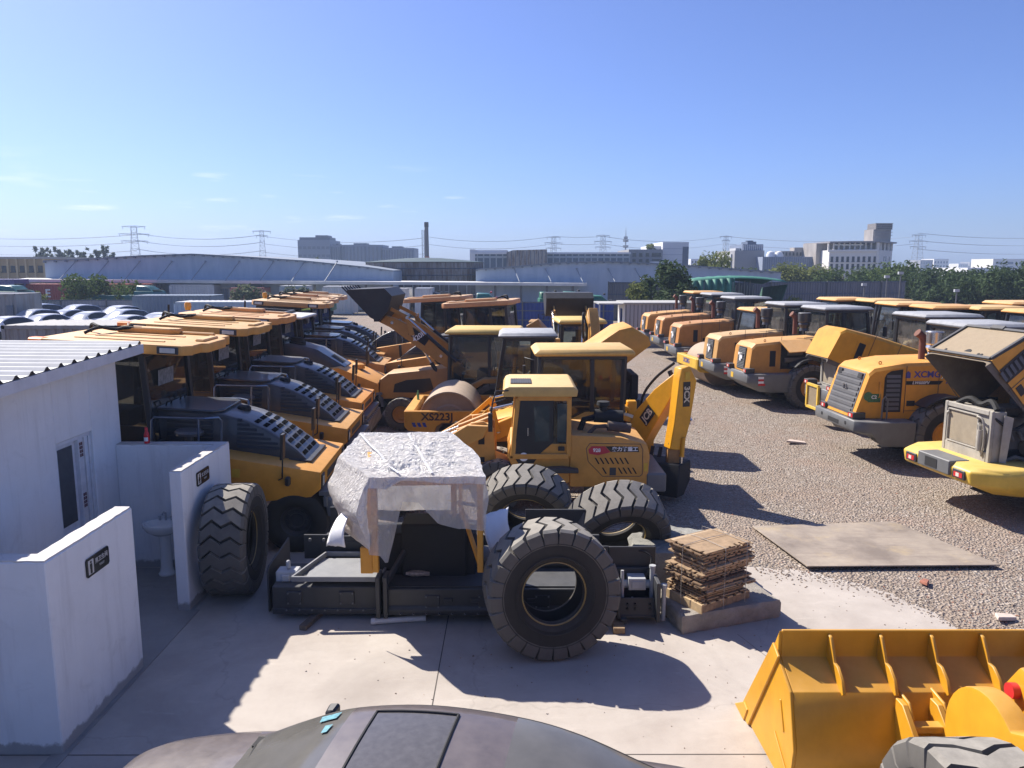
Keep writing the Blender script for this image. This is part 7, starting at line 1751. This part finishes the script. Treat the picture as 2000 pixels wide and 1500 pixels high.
def canopy_of(t): return [c for c in t.children if c.name.split('.')[0] == 'canopy_roof'][0]
for t, x in ((rollers[0], -2.05), (rollers[1], -2.1)): orange_tape(canopy_of(t), x)
beacon(canopy_of(rollers[2]), -2.2, .1); aerial(canopy_of(rollers[1]), -1.9, .75); beacon(canopy_of(rollers[3]), -2.0, .5); aerial(canopy_of(rollers[2]), -1.0, .85)

# machines of one model do not fade alike: each copy gets its own tone of paint and roof
def refade(o, tab):
    for c in [o]+list(o.children_recursive):
        for sl in getattr(c, 'material_slots', []):
            if sl.material and sl.material.name in tab:
                mt = tab[sl.material.name]; sl.link = 'OBJECT'; sl.material = mt
for i_, t_ in enumerate(rollers[1:]):
    k_ = (.93, 1.06, .86, 1.0, .9)[i_]; d_ = (.45, .22, .55, .35, .5)[i_]
    refade(t_, {'yellow_paint': paint('roller_yellow_%d' % i_, (.66*k_, (.285, .27, .28, .30, .275)[i_]*k_, .022+.012*i_), dust=d_, dustc=(.58, .39, .2), streak=.1), 'pale_yellow_paint': paint('roller_roof_%d' % i_, (.64*k_, (.33, .29, .34, .30, .33)[i_]*k_, .06+.02*i_), dust=.45+.08*i_, dustc=(.58-.03*i_, .42-.01*i_, .25)), 'glossy_cover_black': HOOD if i_ % 2 else MATS['glossy_cover_black']})
# ---------------------------------------------------------------- single drum roller in the centre with its bonnet raised
dr = drum_roller('dusty yellow single drum roller facing left with its rear bonnet raised', roof='dark', open_hood=38)
dr.location = (.15, 20.15, 0); dr.rotation_euler = (0, 0, PI)
for n_ in (0,):
    # the near side is local +y because it faces left
    text('XS223J', .26, plain('decal_brown', (.05, .025, .02), .6), dr, (2.02, 1.262, .97), FY1, bold=.008, sx=1.05)
    for k in range(3):
        m = MB(); x = 2.62-.13*k; m.prism([(x, .72), (x+.045, .83), (x-.035, .83), (x-.08, .72)], 1.26, 1.264); obj('blue_stripe', m, BLUE, dr, smooth=0)
m = MB(); m.lathe([(0, 0), (.035, 0), (.035, .16), (.015, .21), (.015, .25), (0, .25)], (0, 0, 0), 'z', 12); b = obj('green_bottle', m, plain('bottle_green', (.16, .38, .16), .2)); b.location = (-2.55, 20.6, 1.12); tag(b, 'small green drink bottle standing on the drum roller front frame', 'bottle')

# ---------------------------------------------------------------- backhoe with the raised black bucket
BKT = [(-.45, .95), (-.55, .45), (-.30, .05), (.05, -.15), (.35, .10), (.95, .80), (1.05, 1.0)]
def bk_lab(): pass
cb, cbh = backhoe('brownish yellow backhoe loader lifting a black toothed bucket, facing left', paint('cat_yellow', (.44, .205, .035), dust=.45, dustc=(.42, .30, .17)), paint('cream_yellow_roof', (.62, .42, .10), dust=.3, dustc=(.6, .46, .24)), [(.10, 1.65, .13), (.75, 2.15, .20), (1.55, 2.75, .22), (2.15, 3.1, .15), (2.55, 3.25, .11)], [(.78, .80), (-.26, .84), (-.48, .62), (-.35, .2), (-.08, -.1), (.16, .02), (.82, .72)], None, bw=1.9)
cb.location = (-1.25, 22.6, 0); cb.rotation_euler = (0, 0, PI-.06)
m = MB(); m.bar((1.15, .668, 2.54), (1.62, .668, 2.87), .012, .24); pl_ = obj('model_plate', m, SEAT, cb); 
text('420F', .2, WHT, cb, (1.385, .676, 2.705), (R(90), R(-35), R(180)), bold=.004)
# folded backhoe at its rear
boom_box('boom', cb, [(-1.95, 0, .8), (-2.35, .1, 1.9), (-2.1, .15, 2.9), (-1.9, .15, 3.15)], .28, MATS['cat_yellow'], [.22, .3, .2, .12]); boom_box('dipper', cb, [(-1.85, .15, 3.1), (-2.5, .2, 2.0), (-2.7, .2, 1.0)], .24, MATS['cat_yellow'], [.2, .18, .1])

# ---------------------------------------------------------------- backhoe seen from behind
rb, rbh = backhoe('backhoe loader seen from behind, black bucket raised over its cab and boom folded', paint('ochre_paint', (.54, .26, .035), dust=.4, dustc=(.48, .34, .18)), MATS['cream_yellow_roof'], [(.10, 1.65, .12), (.75, 2.1, .18), (1.5, 2.5, .2), (2.1, 2.8, .15), (2.5, 2.9, .11)], [(.75, .80), (-.25, .80), (-.5, .6), (-.4, .2), (-.1, -.1), (.2, .0), (.85, .6)], None, bw=1.75)
rb.location = (2.3, 27.3, 0); rb.rotation_euler = (0, 0, PI/2+.05)
OC = MATS['ochre_paint']
bm_ = boom_box('boom', rb, [(-2.0, -.2, .8), (-2.6, -.2, 1.9), (-2.45, -.2, 2.75), (-2.2, -.2, 3.2)], .36, OC, [.22, .32, .25, .14]); dp_ = boom_box('dipper', rb, [(-2.2, -.2, 3.25), (-2.95, -.2, 2.3), (-3.2, -.2, 1.1)], .30, OC, [.2, .2, .12])
ram(rb, (-2.7, .25, 1.2), (-2.35, .1, 2.9), .07)
hose(rb, [(-2.3, .1, 2.2), (-2.9, .2, 3.0), (-2.7, .15, 3.2), (-2.5, .0, 2.5), (-2.9, .25, 1.7)], .035); hose(rb, [(-2.2, -.5, 2.3), (-2.7, -.45, 2.7), (-2.8, -.5, 2.0), (-2.6, -.5, 1.5)], .03)
for y in (-.95, .95): box_part('stabiliser_leg', rb, (-2.15, -1.95, y-.12, y+.12, .6, 2.35), OC)
prism_part('dipper_bucket', rb, [(-3.3, 1.1), (-2.7, 1.0), (-2.75, .4), (-3.2, .35), (-3.4, .7)], -.5, .1, SEAT)

# ---------------------------------------------------------------- bright backhoe loader in the centre right, boom slewed to the viewer
JY = paint('bright_backhoe_yellow', (.74, .34, .010), rough=.35, dust=.2, dustc=(.55, .4, .18), streak=.06)
jc, jh = backhoe('bright yellow backhoe loader with its rear boom swung out to the right', JY, paint('dusty_cab_yellow', (.64, .38, .08), dust=.5, dustc=(.6, .45, .25)), [(.10, 1.55, .13), (.75, 1.40, .17), (1.4, 1.12, .18), (2.0, .80, .14), (2.35, .5, .11)], [(.05, .55), (-.30, .5), (-.40, .2), (-.2, -.1), (.1, -.32), (.85, -.38)], None, gl=GLS, low=True, bw=1.6)
jc.location = (1.08, 17.25, 0); jc.rotation_euler = (0, 0, PI+.03)
# local (x, y) = -(world - location)
def J(X, Y, Z): v = Matrix.Rotation(-(PI+.03), 3, 'Z') @ Vector((X-1.08, Y-17.25, Z)); return v
boom = boom_box('boom', jc, [J(2.62, 16.35, .62), J(2.70, 16.2, .95), J(2.88, 15.98, 1.5), J(3.16, 15.65, 2.05), J(3.42, 15.35, 2.5)], .30, JY, [.18, .25, .29, .22, .11])
box_part('king_post', jc, tuple(v for v in (-1.75, -1.35, 0.55, 1.05, .45, 1.35)), JY, .03)
dip = boom_box('dipper', jc, [J(3.40, 15.25, 2.72), J(3.46, 15.25, 2.45), J(3.36, 15.2, 1.6), J(3.26, 15.2, 1.05)], .26, JY, [.10, .20, .18, .15]); d2 = boom_box('dipper_extension', jc, [J(3.27, 15.2, 1.2), J(3.24, 15.2, .25)], .2, paint('worn_yellow_steel', (.30, .15, .04), rough=.6, dust=.2, var=.5), [.13, .11])
ram(jc, J(3.44, 15.1, 1.3), J(3.38, 15.1, .3), .045, .35, JY); ram(jc, J(3.2, 15.5, 2.6), J(3.62, 15.2, 1.6), .05, .5)
m = MB(); a = J(3.02, 15.3, .75); m.T = Matrix.Translation(J(3.15, 15.4, .0)) @ Matrix.Rotation(-.6, 4, 'Z'); m.loft([[(-.42, -.35, .75), (.42, -.35, .75), (.42, .30, .78), (-.42, .30, .78)], [(-.44, -.30, .35), (.44, -.30, .35), (.44, .40, .4), (-.44, .40, .4)], [(-.42, 0, .08), (.42, 0, .08), (.42, .40, .12), (-.42, .40, .12)]]); obj('dipper_bucket', m, SEAT, jc, bev=.02)
m = MB()
for i in range(5): m.T = Matrix.Translation(J(3.02, 15.6, .0)) @ Matrix.Rotation(-.6, 4, 'Z'); m.bar((-.36+.18*i, -.1, .74), (-.36+.18*i, -.2, .95), .07, .04)
obj('bucket_tooth', m, SEAT, jc)
hose(jc, [J(2.72, 16.3, 1.3), J(2.78, 16.15, 1.95), J(3.0, 15.9, 2.40), J(3.3, 15.55, 2.75)], .03)
# lettering on the boom and dipper, facing the viewer
BP = plain('decal_black', (.012, .012, .013), .4)
# the near side planes of the boom and the dipper, taken from their own centre lines
side_b = Vector((-(J(3.42, 15.35, 0)-J(2.70, 16.35, 0)).y, (J(3.42, 15.35, 0)-J(2.70, 16.35, 0)).x, 0)).normalized()
def side_sign(parent, mat_pl, body, C, ang, w_, h_, tx_size, n_world, tcol, bold=.004, sx=1):
    """a flat decal whose normal is the world direction n_world, turned by ang in its own plane"""
    e = bpy.data.objects.new('decal_plate', None)
    n = Vector(n_world).normalized(); u = Vector((0, 0, 1)).cross(n).normalized(); v = n.cross(u)
    M3 = Matrix((u, v, n)).transposed() @ Matrix.Rotation(ang, 3, 'Z')
    m = MB(); m.box(-w_/2, w_/2, -h_/2, h_/2, 0, .003); o = obj('decal_plate', m, mat_pl, parent, smooth=0)
    Mw = Matrix.Translation(C) @ M3.to_4x4()
    pw = Matrix.Translation(parent.location) @ Matrix.Rotation(parent.rotation_euler.z, 4, 'Z')
    o.matrix_local = pw.inverted() @ Mw
    t_ = text(body, tx_size, tcol, o, (0, 0, .005), (0, 0, 0), bold=bold, sx=sx)
    return o
hb = Vector((3.42-2.70, 15.35-16.35, 0)).normalized(); nb = Vector((hb.y, -hb.x, 0))
if nb.y > 0: nb = -nb
cb_ = Vector((2.95, 15.88, 1.62)); side_sign(jc, BP, 'JCB', cb_+nb*.153, R(52), .40, .26, .21, nb, plain('decal_cream', (.6, .5, .35), .5), .006)
e0 = Vector((3.26-3.40, 15.2-15.25, 0)); hd_ = e0.normalized(); nd = Vector((hd_.y, -hd_.x, 0)); nd = nd if nd.y < 0 else -nd
side_sign(jc, BP, '3CX', Vector((3.43, 15.235, 2.18))+nd*.133, R(-90), .50, .16, .17, nd, MATS['decal_cream'], .006)
side_sign(jc, YELG, '', Vector((3.44, 15.24, 2.55))+nd*.133, R(-90), .16, .11, .05, nd, BP)

# ---------------------------------------------------------------- small loader in front of it
ml = thing('compact_wheel_loader', 'small yellow loader with a red and black badge behind the big tyres', 'wheel loader', (1.15, 14.95, 0), 180)
Y9 = paint('loader_tan_yellow', (.60, .275, .04), dust=.42, dustc=(.60, .42, .22), streak=.1)
# local x = -(X-1.15); near side is local +y
prism_part('rear_body', ml, [(.05, .55), (-1.42, .55), (-1.46, 1.15), (-1.40, 1.38), (-.9, 1.52), (.05, 1.56)], -.78, .78, Y9, .03, seg=2)
prism_part('cab_lower', ml, [(1.15, .95), (1.25, 1.15), (1.18, 1.4), (.05, 1.4), (.05, .62), (.95, .62)], -.76, .76, Y9, .02)
c = cab(ml, .08, 1.14, .76, 1.15, 2.26, None, Y9, .10, .0, mid=False, seat=True, hy_top=.74, gl=GLSL)
m = MB()     # near-side door: black frame, window, yellow kick panel; rear quarter post and glass
for s in (-1, 1):
    y = s*.775
    m.prism([(1.02, 1.0), (1.12, 1.15), (.99, 2.22), (.37, 2.22), (.37, 1.42), (.6, 1.22), (.74, 1.02)], y, y+s*.018)
dr2 = obj('door', m, BLK, ml, bev=.006)
for s in (-1, 1):
    y = s*.795
    m = MB(); m.prism([(.72, 1.44), (.74, 2.12), (.45, 2.12), (.45, 1.44)], y, y+s*.004); obj('door_window', m, plain('door_glass', (.05, .065, .065), .05), dr2)
    m = MB(); m.prism([(.30, 1.42), (.30, 2.16), (.12, 2.16), (.12, 1.42)], s*.775, s*.79); obj('rear_quarter_window', m, MATS['door_glass'], ml)
    m = MB(); m.box(.84, .86, y, y+s*.02, 1.55, 1.7); obj('door_handle', m, STEEL, dr2)
    m = MB(); m.box(.16, .28, s*.78, s*.80, 1.26, 1.34); obj('latch', m, BLK, ml, bev=.004)
    m = MB(); m.lathe([(0, 0), (.085, 0), (.08, s*.01), (0, s*.012)], (.93, s*.795, 1.14), 'y', 20); obj('round_lamp', m, WHT, dr2)
prism_part('cab_roof', ml, [(-.06, 2.30), (1.30, 2.30), (1.33, 2.36), (1.28, 2.46), (1.2, 2.49), (.0, 2.49), (-.08, 2.42)], -.86, .86, paint('dusty_roof_yellow', (.60, .38, .11), dust=.6, dustc=(.62, .47, .26)), .025, seg=2)
m = MB(); m.box(.78, 1.18, -.1, .5, 2.488, 2.51)
for i in range(9): m.box(.79+.045*i, .80+.045*i, -.1, .5, 2.51, 2.518)
obj('roof_hatch', m, DK, ml, bev=.004)
for s in (1,):
    mirror(ml, [(1.2, .8, 2.28), (1.5, .95, 2.2), (1.55, 1.0, 2.05)], (1.55, 1.0, 1.85), .04, .12, .34); tube_part('mirror_bracket', ml, [(1.2, .84, 2.42), (1.45, .95, 2.42), (1.5, 1.0, 2.25), (1.54, 1.0, 2.0)], .016, BLK)
# decal panel, vents on the near side
FYN = FY1
def side9(pr, mat, y=.782, name='decal'):
    m = MB(); m.prism([(-(X-1.15), z) for X, z in pr], y, y+.003); return obj(name, m, mat, ml, smooth=0)
side9([(1.44, 1.28), (1.50, 1.345), (1.75, 1.345), (1.86, 1.23), (1.62, 1.17), (1.46, 1.20)], plain('decal_red', (.45, .03, .05), .4), .785)
side9([(1.76, 1.345), (2.38, 1.335), (2.40, 1.235), (1.865, 1.235)], BP, .784)
text('928', .095, plain('decal_white', (.75, .72, .7), .5), ml, (-(1.60-1.15), .790, 1.265), FYN, bold=.003); text('奥力特重工', .088, MATS['decal_white'], ml, (-(2.13-1.15), .790, 1.285), FYN, bold=.003, sx=1.12)
m = MB()
for i in range(7): a = 1.56+.093*i; m.prism([(-(a-1.15), 1.12), (-(a+.03-1.15), 1.12), (-(a+.10-1.15), 1.0), (-(a+.07-1.15), 1.0)], .775, .784)
for a in (1.70, 2.0, 2.09, 2.18, 2.27): m.prism([(-(a-1.15), .93), (-(a+.03-1.15), .93), (-(a+.10-1.15), .81), (-(a+.07-1.15), .81)], .775, .784)
obj('vent_slot', m, SEAT, ml, smooth=0)
m = MB(); o_ = [(1.40, 1.30), (1.47, 1.40), (2.42, 1.385), (2.47, 1.28), (2.47, .80), (2.42, .76), (1.72, .76), (1.44, 1.05)]
for i in range(len(o_)):
    (a, b), (c_, d) = o_[i], o_[(i+1) % len(o_)]; m.bar((-(a-1.15), .782, b), (-(c_-1.15), .782, d), .008, .010)
obj('panel_joint', m, DK, ml); side9([(1.85, .93), (1.97, .93), (1.97, .78), (1.85, .78)], DK, .783, 'panel_lock'); side9([(2.50, 1.02), (2.57, 1.02), (2.57, .86), (2.50, .86)], YELG, .783, 'warning_sticker')
box_part('counterweight', ml, (-1.78, -1.40, -.75, .80, .45, .82), GRY, .03)
prism_part('mudguard', ml, [(-.1, .86), (.3, .86), (.9, .8), (1.1, .62), (1.1, .7), (.9, .92), (.2, .96), (-.1, .92)], .3, .95, DK)
# air cleaner and exhaust lying on the engine cover
m = MB(); m.cyl((-.45, .25, 1.83), (-1.0, .25, 1.80), .13, 20); m.cyl((-.62, .25, 1.9), (-.62, .25, 2.02), .08, 14); m.lathe([(0, .1), (.12, .09), (.13, .02), (.1, 0)], (-.62, .25, 2.02), 'z', 18); m.tube([(-.45, .25, 1.8), (-.25, .25, 1.75), (-.16, .25, 1.5)], .06, 10); obj('air_cleaner', m, SEAT, ml)
m = MB(); m.cyl((-.68, .5, 1.68), (-1.12, .5, 1.63), .095, 18); m.tube([(-.68, .5, 1.68), (-.45, .5, 1.66), (-.3, .5, 1.5)], .04, 10); obj('silencer', m, paint('silencer_brown', (.07, .045, .04), rough=.8, dust=.3), ml)
for x in (-.75, 1.45):
    for s in (-1, 1): wheel(ml, (x, s*.50, .5), 1.02, .36, .5, Y9, side=s, key='v', n=18)
prism_part('front_frame', ml, [(1.1, .5), (2.2, .5), (2.25, 1.0), (1.95, 1.62), (1.55, 1.62), (1.5, 1.0), (1.1, .85)], -.34, .34, Y9)
for s in (-1, 1):
    m = MB(); m.prism([(1.45, .9), (1.5, 1.6), (1.7, 1.75), (1.95, 1.72), (2.0, 1.35), (2.15, .85), (2.1, .5), (1.5, .5)], s*.36, s*.44); tp_ = obj('tower_plate', m, Y9, ml, bev=.012)
    m = MB(); m.box(1.68, 1.8, s*.44, s*.446, 1.3, 1.5); m.box(1.68, 1.78, s*.44, s*.446, .95, 1.05); obj('plate_hole', m, SEAT, tp_, smooth=0)
    prism_part('lift_arm', ml, [(1.6, 1.68), (1.7, 1.45), (2.5, 1.05), (3.0, .3), (3.15, .42), (2.75, 1.25), (2.0, 1.7)], s*.46, s*.56, Y9)
    ram(ml, (1.55, s*.22, 1.78), (2.7, s*.22, 1.32), .05, .55, Y9); ram(ml, (1.6, s*.3, .95), (2.4, s*.3, 1.1), .05, .55, Y9)
obj('bucket', bucket_mb(1.8, [(3.3, .95), (2.98, .8), (2.92, .4), (3.1, .1), (3.9, .06)], .025, 6), MATS['worn_dark_bucket'], ml)

# ---------------------------------------------------------------- two yellow canopied rollers behind, seen from the side
for i, (X_, Y_, lab) in enumerate(((-3.6, 30.6, 'farther of two black cab rollers with yellow roofs in the middle'), (-1.75, 27.0, 'nearer of two black cab rollers with yellow roofs in the middle, orange tape on it'))):
    mr = dup(rollers[4], (X_, Y_, 0), 170, lab, 'pair of yellow roofed rollers in the middle')

# ---------------------------------------------------------------- loaders on the right, tails towards the lane
TAN = paint('tan_yellow', (.56, .26, .045), dust=.45, dustc=(.54, .37, .20)); OR1 = paint('orange_tan', (.48, .20, .04), dust=.4, dustc=(.45, .30, .18)); BR6 = paint('lemon_yellow', (.68, .44, .05), rough=.4, dust=.35, dustc=(.55, .46, .26))
GR = 'wheel loaders parked on the right with tails to the lane'
def put(o, X, Y, yaw): at_front(o, X, Y, yaw, -3.7, 0)
l5, h5 = loader('wheel loader with a steel air cleaner on a square yellow bonnet and lettered side', GR, YEL, 'wide'); put(l5, 7.97, 18.70, 3)
XB = plain('decal_purple_blue', (.07, .06, .25), .5)
dec(h5, 'XCMG', .21, XB, -1.90, -.806, 2.17, bold=.006, sx=1.05)
m = MB(); m.prism([(-2.43, 2.09), (-2.31, 2.09), (-2.31, 2.21), (-2.37, 2.26), (-2.43, 2.21)], -.806, -.803); obj('shield_badge', m, XB, h5, smooth=0)
m = MB(); m.prism([(-2.40, 1.93), (-1.58, 1.93), (-1.50, 2.02), (-2.40, 2.02)], -.806, -.803); obj('black_stripe', m, BP, h5, smooth=0)
dec(h5, 'LW600FV', .10, MATS['decal_white'], -2.05, -.809, 1.975, bold=.002, shear=.2)
for k in range(3):
    m = MB(); x = -1.44+.1*k; m.prism([(x, 1.95), (x+.03, 1.95), (x+.06, 2.03), (x+.03, 2.03)], -.806, -.803); obj('blue_dash', m, XB, h5, smooth=0)
m = MB(); m.lathe([(0, 0), (.11, 0)], (0, 0, 0), 'y', 18); m.box(-.02, .3, -.001, 0, -.12, .06); m.box(.0, .3, -.001, 0, -.14, -.1); e = obj('green_sticker', m, plain('sticker_green', (.06, .16, .07), .6, scale=30, var=.5), h5, smooth=0); e.location = (-3.30, -.806, 1.66)
dec(h5, 'C2', .11, MATS['decal_white'], -3.16, -.811, 1.64, bold=.003)
l6, h6 = loader('nearest loader at the right edge with lifted bonnet and dusty bare radiator', GR, YEL, 'round', open_hood=50, bumpm=BR6, cabroof='yellow', hood_inside=paint('dusty_hood_inside', (.15, .125, .10), rough=.85, dust=.3, var=.3)); put(l6, 8.2, 14.55, 8)
l4, h4 = loader('wheel loader with a lifted yellow side panel and exhaust stack, grey tail with striped reflectors', GR, TAN, 'narrow'); put(l4, 7.62, 26.1, 6)
l3 = dup(l4, (0, 0, 0), 0, 'tan wheel loader right behind the one with the lifted side panel'); put(l3, 7.25, 28.9, 6); refade(l3, {'tan_yellow': paint('tan_faded', (.50, .27, .075), dust=.6, dustc=(.52, .39, .24), streak=.2)})
for o in list(l3.children_recursive):
    pass
# lifted side flap on l4
m = MB(); m.slab([(-2.50, -.72, 2.24), (-1.45, -.72, 2.28), (-1.45, -1.30, 1.95), (-2.40, -1.30, 1.90)], .03)
fl = obj('side_flap', m, YELP, h4, bev=.006)
v0 = Vector((1.05, 0, .04)).normalized(); v1 = (Vector((-2.45, -1.30, 1.92))-Vector((-2.47, -.72, 2.24))).normalized()*-1; nn_ = v0.cross(v1).normalized()
tl_ = text('SDLG', .16, plain('faded_ink', (.25, .15, .04), .7), fl, (-1.95, -.86, 2.185), (0, 0, 0), bold=.002); M3 = Matrix((v0, v1, nn_)).transposed(); tl_.rotation_euler = M3.to_euler()
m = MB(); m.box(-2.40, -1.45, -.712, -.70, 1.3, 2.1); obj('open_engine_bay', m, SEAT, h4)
m = MB(); m.cyl((-2.3, -.73, 1.6), (-1.6, -.73, 1.6), .08, 10); m.cyl((-2.2, -.72, 1.85), (-1.7, -.72, 1.85), .1, 10); m.box(-2.1, -1.8, -.76, -.7, 1.35, 1.5); obj('engine', m, DIRT, h4)
l45, h45 = loader('loader with its bright yellow bonnet swung wide open and a yellow framed lamp box', GR, paint('orange_yellow_bonnet', (.62, .30, .015), rough=.35, dust=.12), 'narrow', open_hood=20); put(l45, 8.9, 22.3, 4)
m = MB()
window_frame(m, [(-3.66, -.12, .55), (-3.66, .58, .55), (-3.66, .58, 1.22), (-3.66, -.12, 1.22)], .07, .07)
obj('lamp_guard', m, BR6, l45)
m = MB()
m.box(-3.65, -3.64, -.09, .55, .58, 1.19)
obj('lamp_cover', m, plain('dull_amber_glass', (.25, .2, .13), .2), l45)
sd_, _ = drum_roller, None
d3 = drum_roller('small yellow roller whose front frame shows between the tan loaders', roof='yellow', paintm=YELG); d3.location = (9.9, 31.2, 0); d3.rotation_euler = (0, 0, R(186))
text('XCMG', .26, XB, d3, (2.35, 1.262, .98), FY1, bold=.008); text('XCMG', .26, XB, d3, (2.866, .0, .94), FX1, bold=.008)
l2, h2 = loader('orange tan wheel loader at the far end of the lane, striped tail reflectors', GR, OR1, 'narrow', cabroof='dark'); put(l2, 7.05, 34.6, 6)
l1 = dup(l2, (0, 0, 0), 0, 'loader with a black rear grille beside the site cabin'); put(l1, 7.2, 39.2, 5)
l0, h0 = loader('farthest wheel loader of the right row, yellow bonnet by the site cabin', GR, TAN, 'narrow', cabroof='yellow'); put(l0, 7.0, 42.2, 5)
# second row with cabs turned to the viewer
G2 = 'second row of machines on the right with glazed cabs'
k1, kh = loader('yellow roofed loader in the rear right row, farthest one behind the tarpaulin heap', G2, OR1, 'narrow', cabroof='yellow')
SEC = [(14.3, 33.6, 'yellow roofed loader in the rear right row, farthest one behind the tarpaulin heap'), (15.3, 32.3, 'yellow roofed cab second from the left in the rear right row'), (14.9, 29.4, 'yellow roofed cab in the rear right row with clear windscreen, third from the left'), (15.1, 27.2, 'yellow roofed cab fourth from the left in the rear right row'), (16.3, 26.6, 'dark glazed cab with a white windscreen sticker in the rear right row'), (19.6, 30.2, 'yellow roofed cab farthest right in the rear row, set back'), (16.6, 24.2, 'yellow cab with an amber lamp at the right picture edge')]
for i, (X_, Y_, lab) in enumerate(SEC):
    o = k1 if i == 0 else dup(k1, (0, 0, 0), 0, lab)
    o.location = (X_, Y_+i*.0, 0); o.rotation_euler = (0, 0, R(184+rnd.uniform(-5, 5)))
    if i: refade(o, {'orange_tan': (TAN, YEL, YELG, TAN, YEL, OR1)[i-1], 'pale_yellow_paint': paint('row_roof_%d' % (i % 3), ((.62, .30, .07), (.58, .34, .09), (.66, .28, .04))[i % 3], dust=.4+.15*(i % 3), dustc=(.58, .42, .25))})

# ---------------------------------------------------------------- grey saloon below the camera
CG = paint('dusty_car_grey', (.060, .050, .050), rough=.3, dust=.42, dustc=(.20, .165, .155), var=.05, streak=.03, coat=.5)
gs, gr_ = car('dusty dark grey saloon parked below, sunroof and windscreen stickers', CG, (-.98, 4.83, .02), 171, hi=True, name='parked_car', glassm=plain('dusty_windscreen', (.125, .12, .11), .14, var=.15, scale=3))
# facing left: local x = -(X+.62), local y = -(Y-4.5)
def roof_z(x, y): 
    import bisect
    f = abs(y)/.57; return 1.462-.05*((x+.25)/.8)**2-.03*f*f+.02
m = MB(); P = []
for i in range(13):
    for j in range(9):
        x = -.42+.56*i/12; y = -.40+.80*j/8; P.append((x, y, 0))
dg = bpy.context.evaluated_depsgraph_get()
from mathutils.bvhtree import BVHTree
bv = BVHTree.FromPolygons([v.co for v in gr_.data.vertices], [p.vertices for p in gr_.data.polygons])
def on_roof(x, y, off=.003):
    h = bv.ray_cast(Vector((x, y, 3)), Vector((0, 0, -1))); return (x, y, (h[0].z if h[0] else 1.4)+off)
m.loft([[on_roof(.0-.52+.60*i/12, -.42+.84*j/8) for j in range(9)] for i in range(13)], closed=False); sr = obj('sunroof', m, plain('sunroof_glass', (.10, .095, .095), .16, var=.15, scale=18), gs, fix=False)
m = MB(); cor = [(-.53, -.44), (.09, -.44), (.09, .44), (-.53, .44)]; ed = []
for i in range(4):
    a, b = cor[i], cor[(i+1) % 4]
    for k in range(10): ed.append(on_roof(a[0]+(b[0]-a[0])*k/10, a[1]+(b[1]-a[1])*k/10, .004))
m.tube(ed+[ed[0]], .012, 6); obj('sunroof_seal', m, SEAT, sr)
for s in (-1, 1):
    m = MB(); ln = [(x, s*y, z) for x, y, z in t_rail[gs.name][2:-4]]
    m.tube(ln, .014, 6); obj('roof_drip_rail', m, SEAT, gs)
m = MB(); m.tube([(1.12, -.55, .985), (1.0, -.1, 1.05), (.95, .35, 1.08)], .012, 6); m.box(1.05, 1.13, -.6, -.48, .97, 1.0); obj('wiper', m, SEAT, gs)
m = MB(); STK = plain('sticker_cyan', (.10, .27, .32), .5, var=.5, scale=25)
body_w = [o for o in gs.children if o.name.startswith('windscreen')][0]
bw_ = BVHTree.FromPolygons([v.co for v in body_w.data.vertices], [p.vertices for p in body_w.data.polygons])
def on_w(x, y, off=.014):
    h = bw_.ray_cast(Vector((x, y, 3)), Vector((0, 0, -1))); return (x, y, (h[0].z if h[0] else 1.2)+off)
for x0, y0, a, b in ((.38, -.48, .16, .09), (.38, -.30, .06, .10)):
    m.quad(on_w(x0, y0), on_w(x0+a, y0), on_w(x0+a*.9, y0+b), on_w(x0+.01, y0+b))
obj('windscreen_sticker', m, STK, body_w, smooth=0)
m = MB(); m.tube([(.30, -.60, 1.36), (.10, -.63, 1.40)], .01); m.v = []; m.f = []; m.mi = []; m.loft([[(.62, -.88, 1.02), (.70, -.88, 1.01), (.70, -.88, 1.08), (.62, -.88, 1.09)], [(.60, -1.0, 1.02), (.70, -1.0, 1.01), (.70, -1.0, 1.10), (.60, -1.0, 1.11)]]); mi_ = obj('door_mirror', m, BLK, gs, bev=.02)
HAZE = True
# ---------------------------------------------------------------- air
m = MB(); m.box(-1300, 1300, -40, 1300, -1.2, 40)
hz = bpy.data.materials.new('haze_air'); hz.use_nodes = True; nt = hz.node_tree
nt.nodes.remove(nt.nodes['Principled BSDF']); pv = nt.nodes.new('ShaderNodeVolumePrincipled'); pv.inputs['Color'].default_value = (.58, .74, 1, 1); pv.inputs['Density'].default_value = .0006; pv.inputs['Anisotropy'].default_value = .1
nt.links.new(pv.outputs[0], nt.nodes['Material Output'].inputs['Volume'])
if HAZE: tag(obj('haze', m, hz, smooth=0), 'thin pale haze over the whole yard', 'haze', kind='stuff')
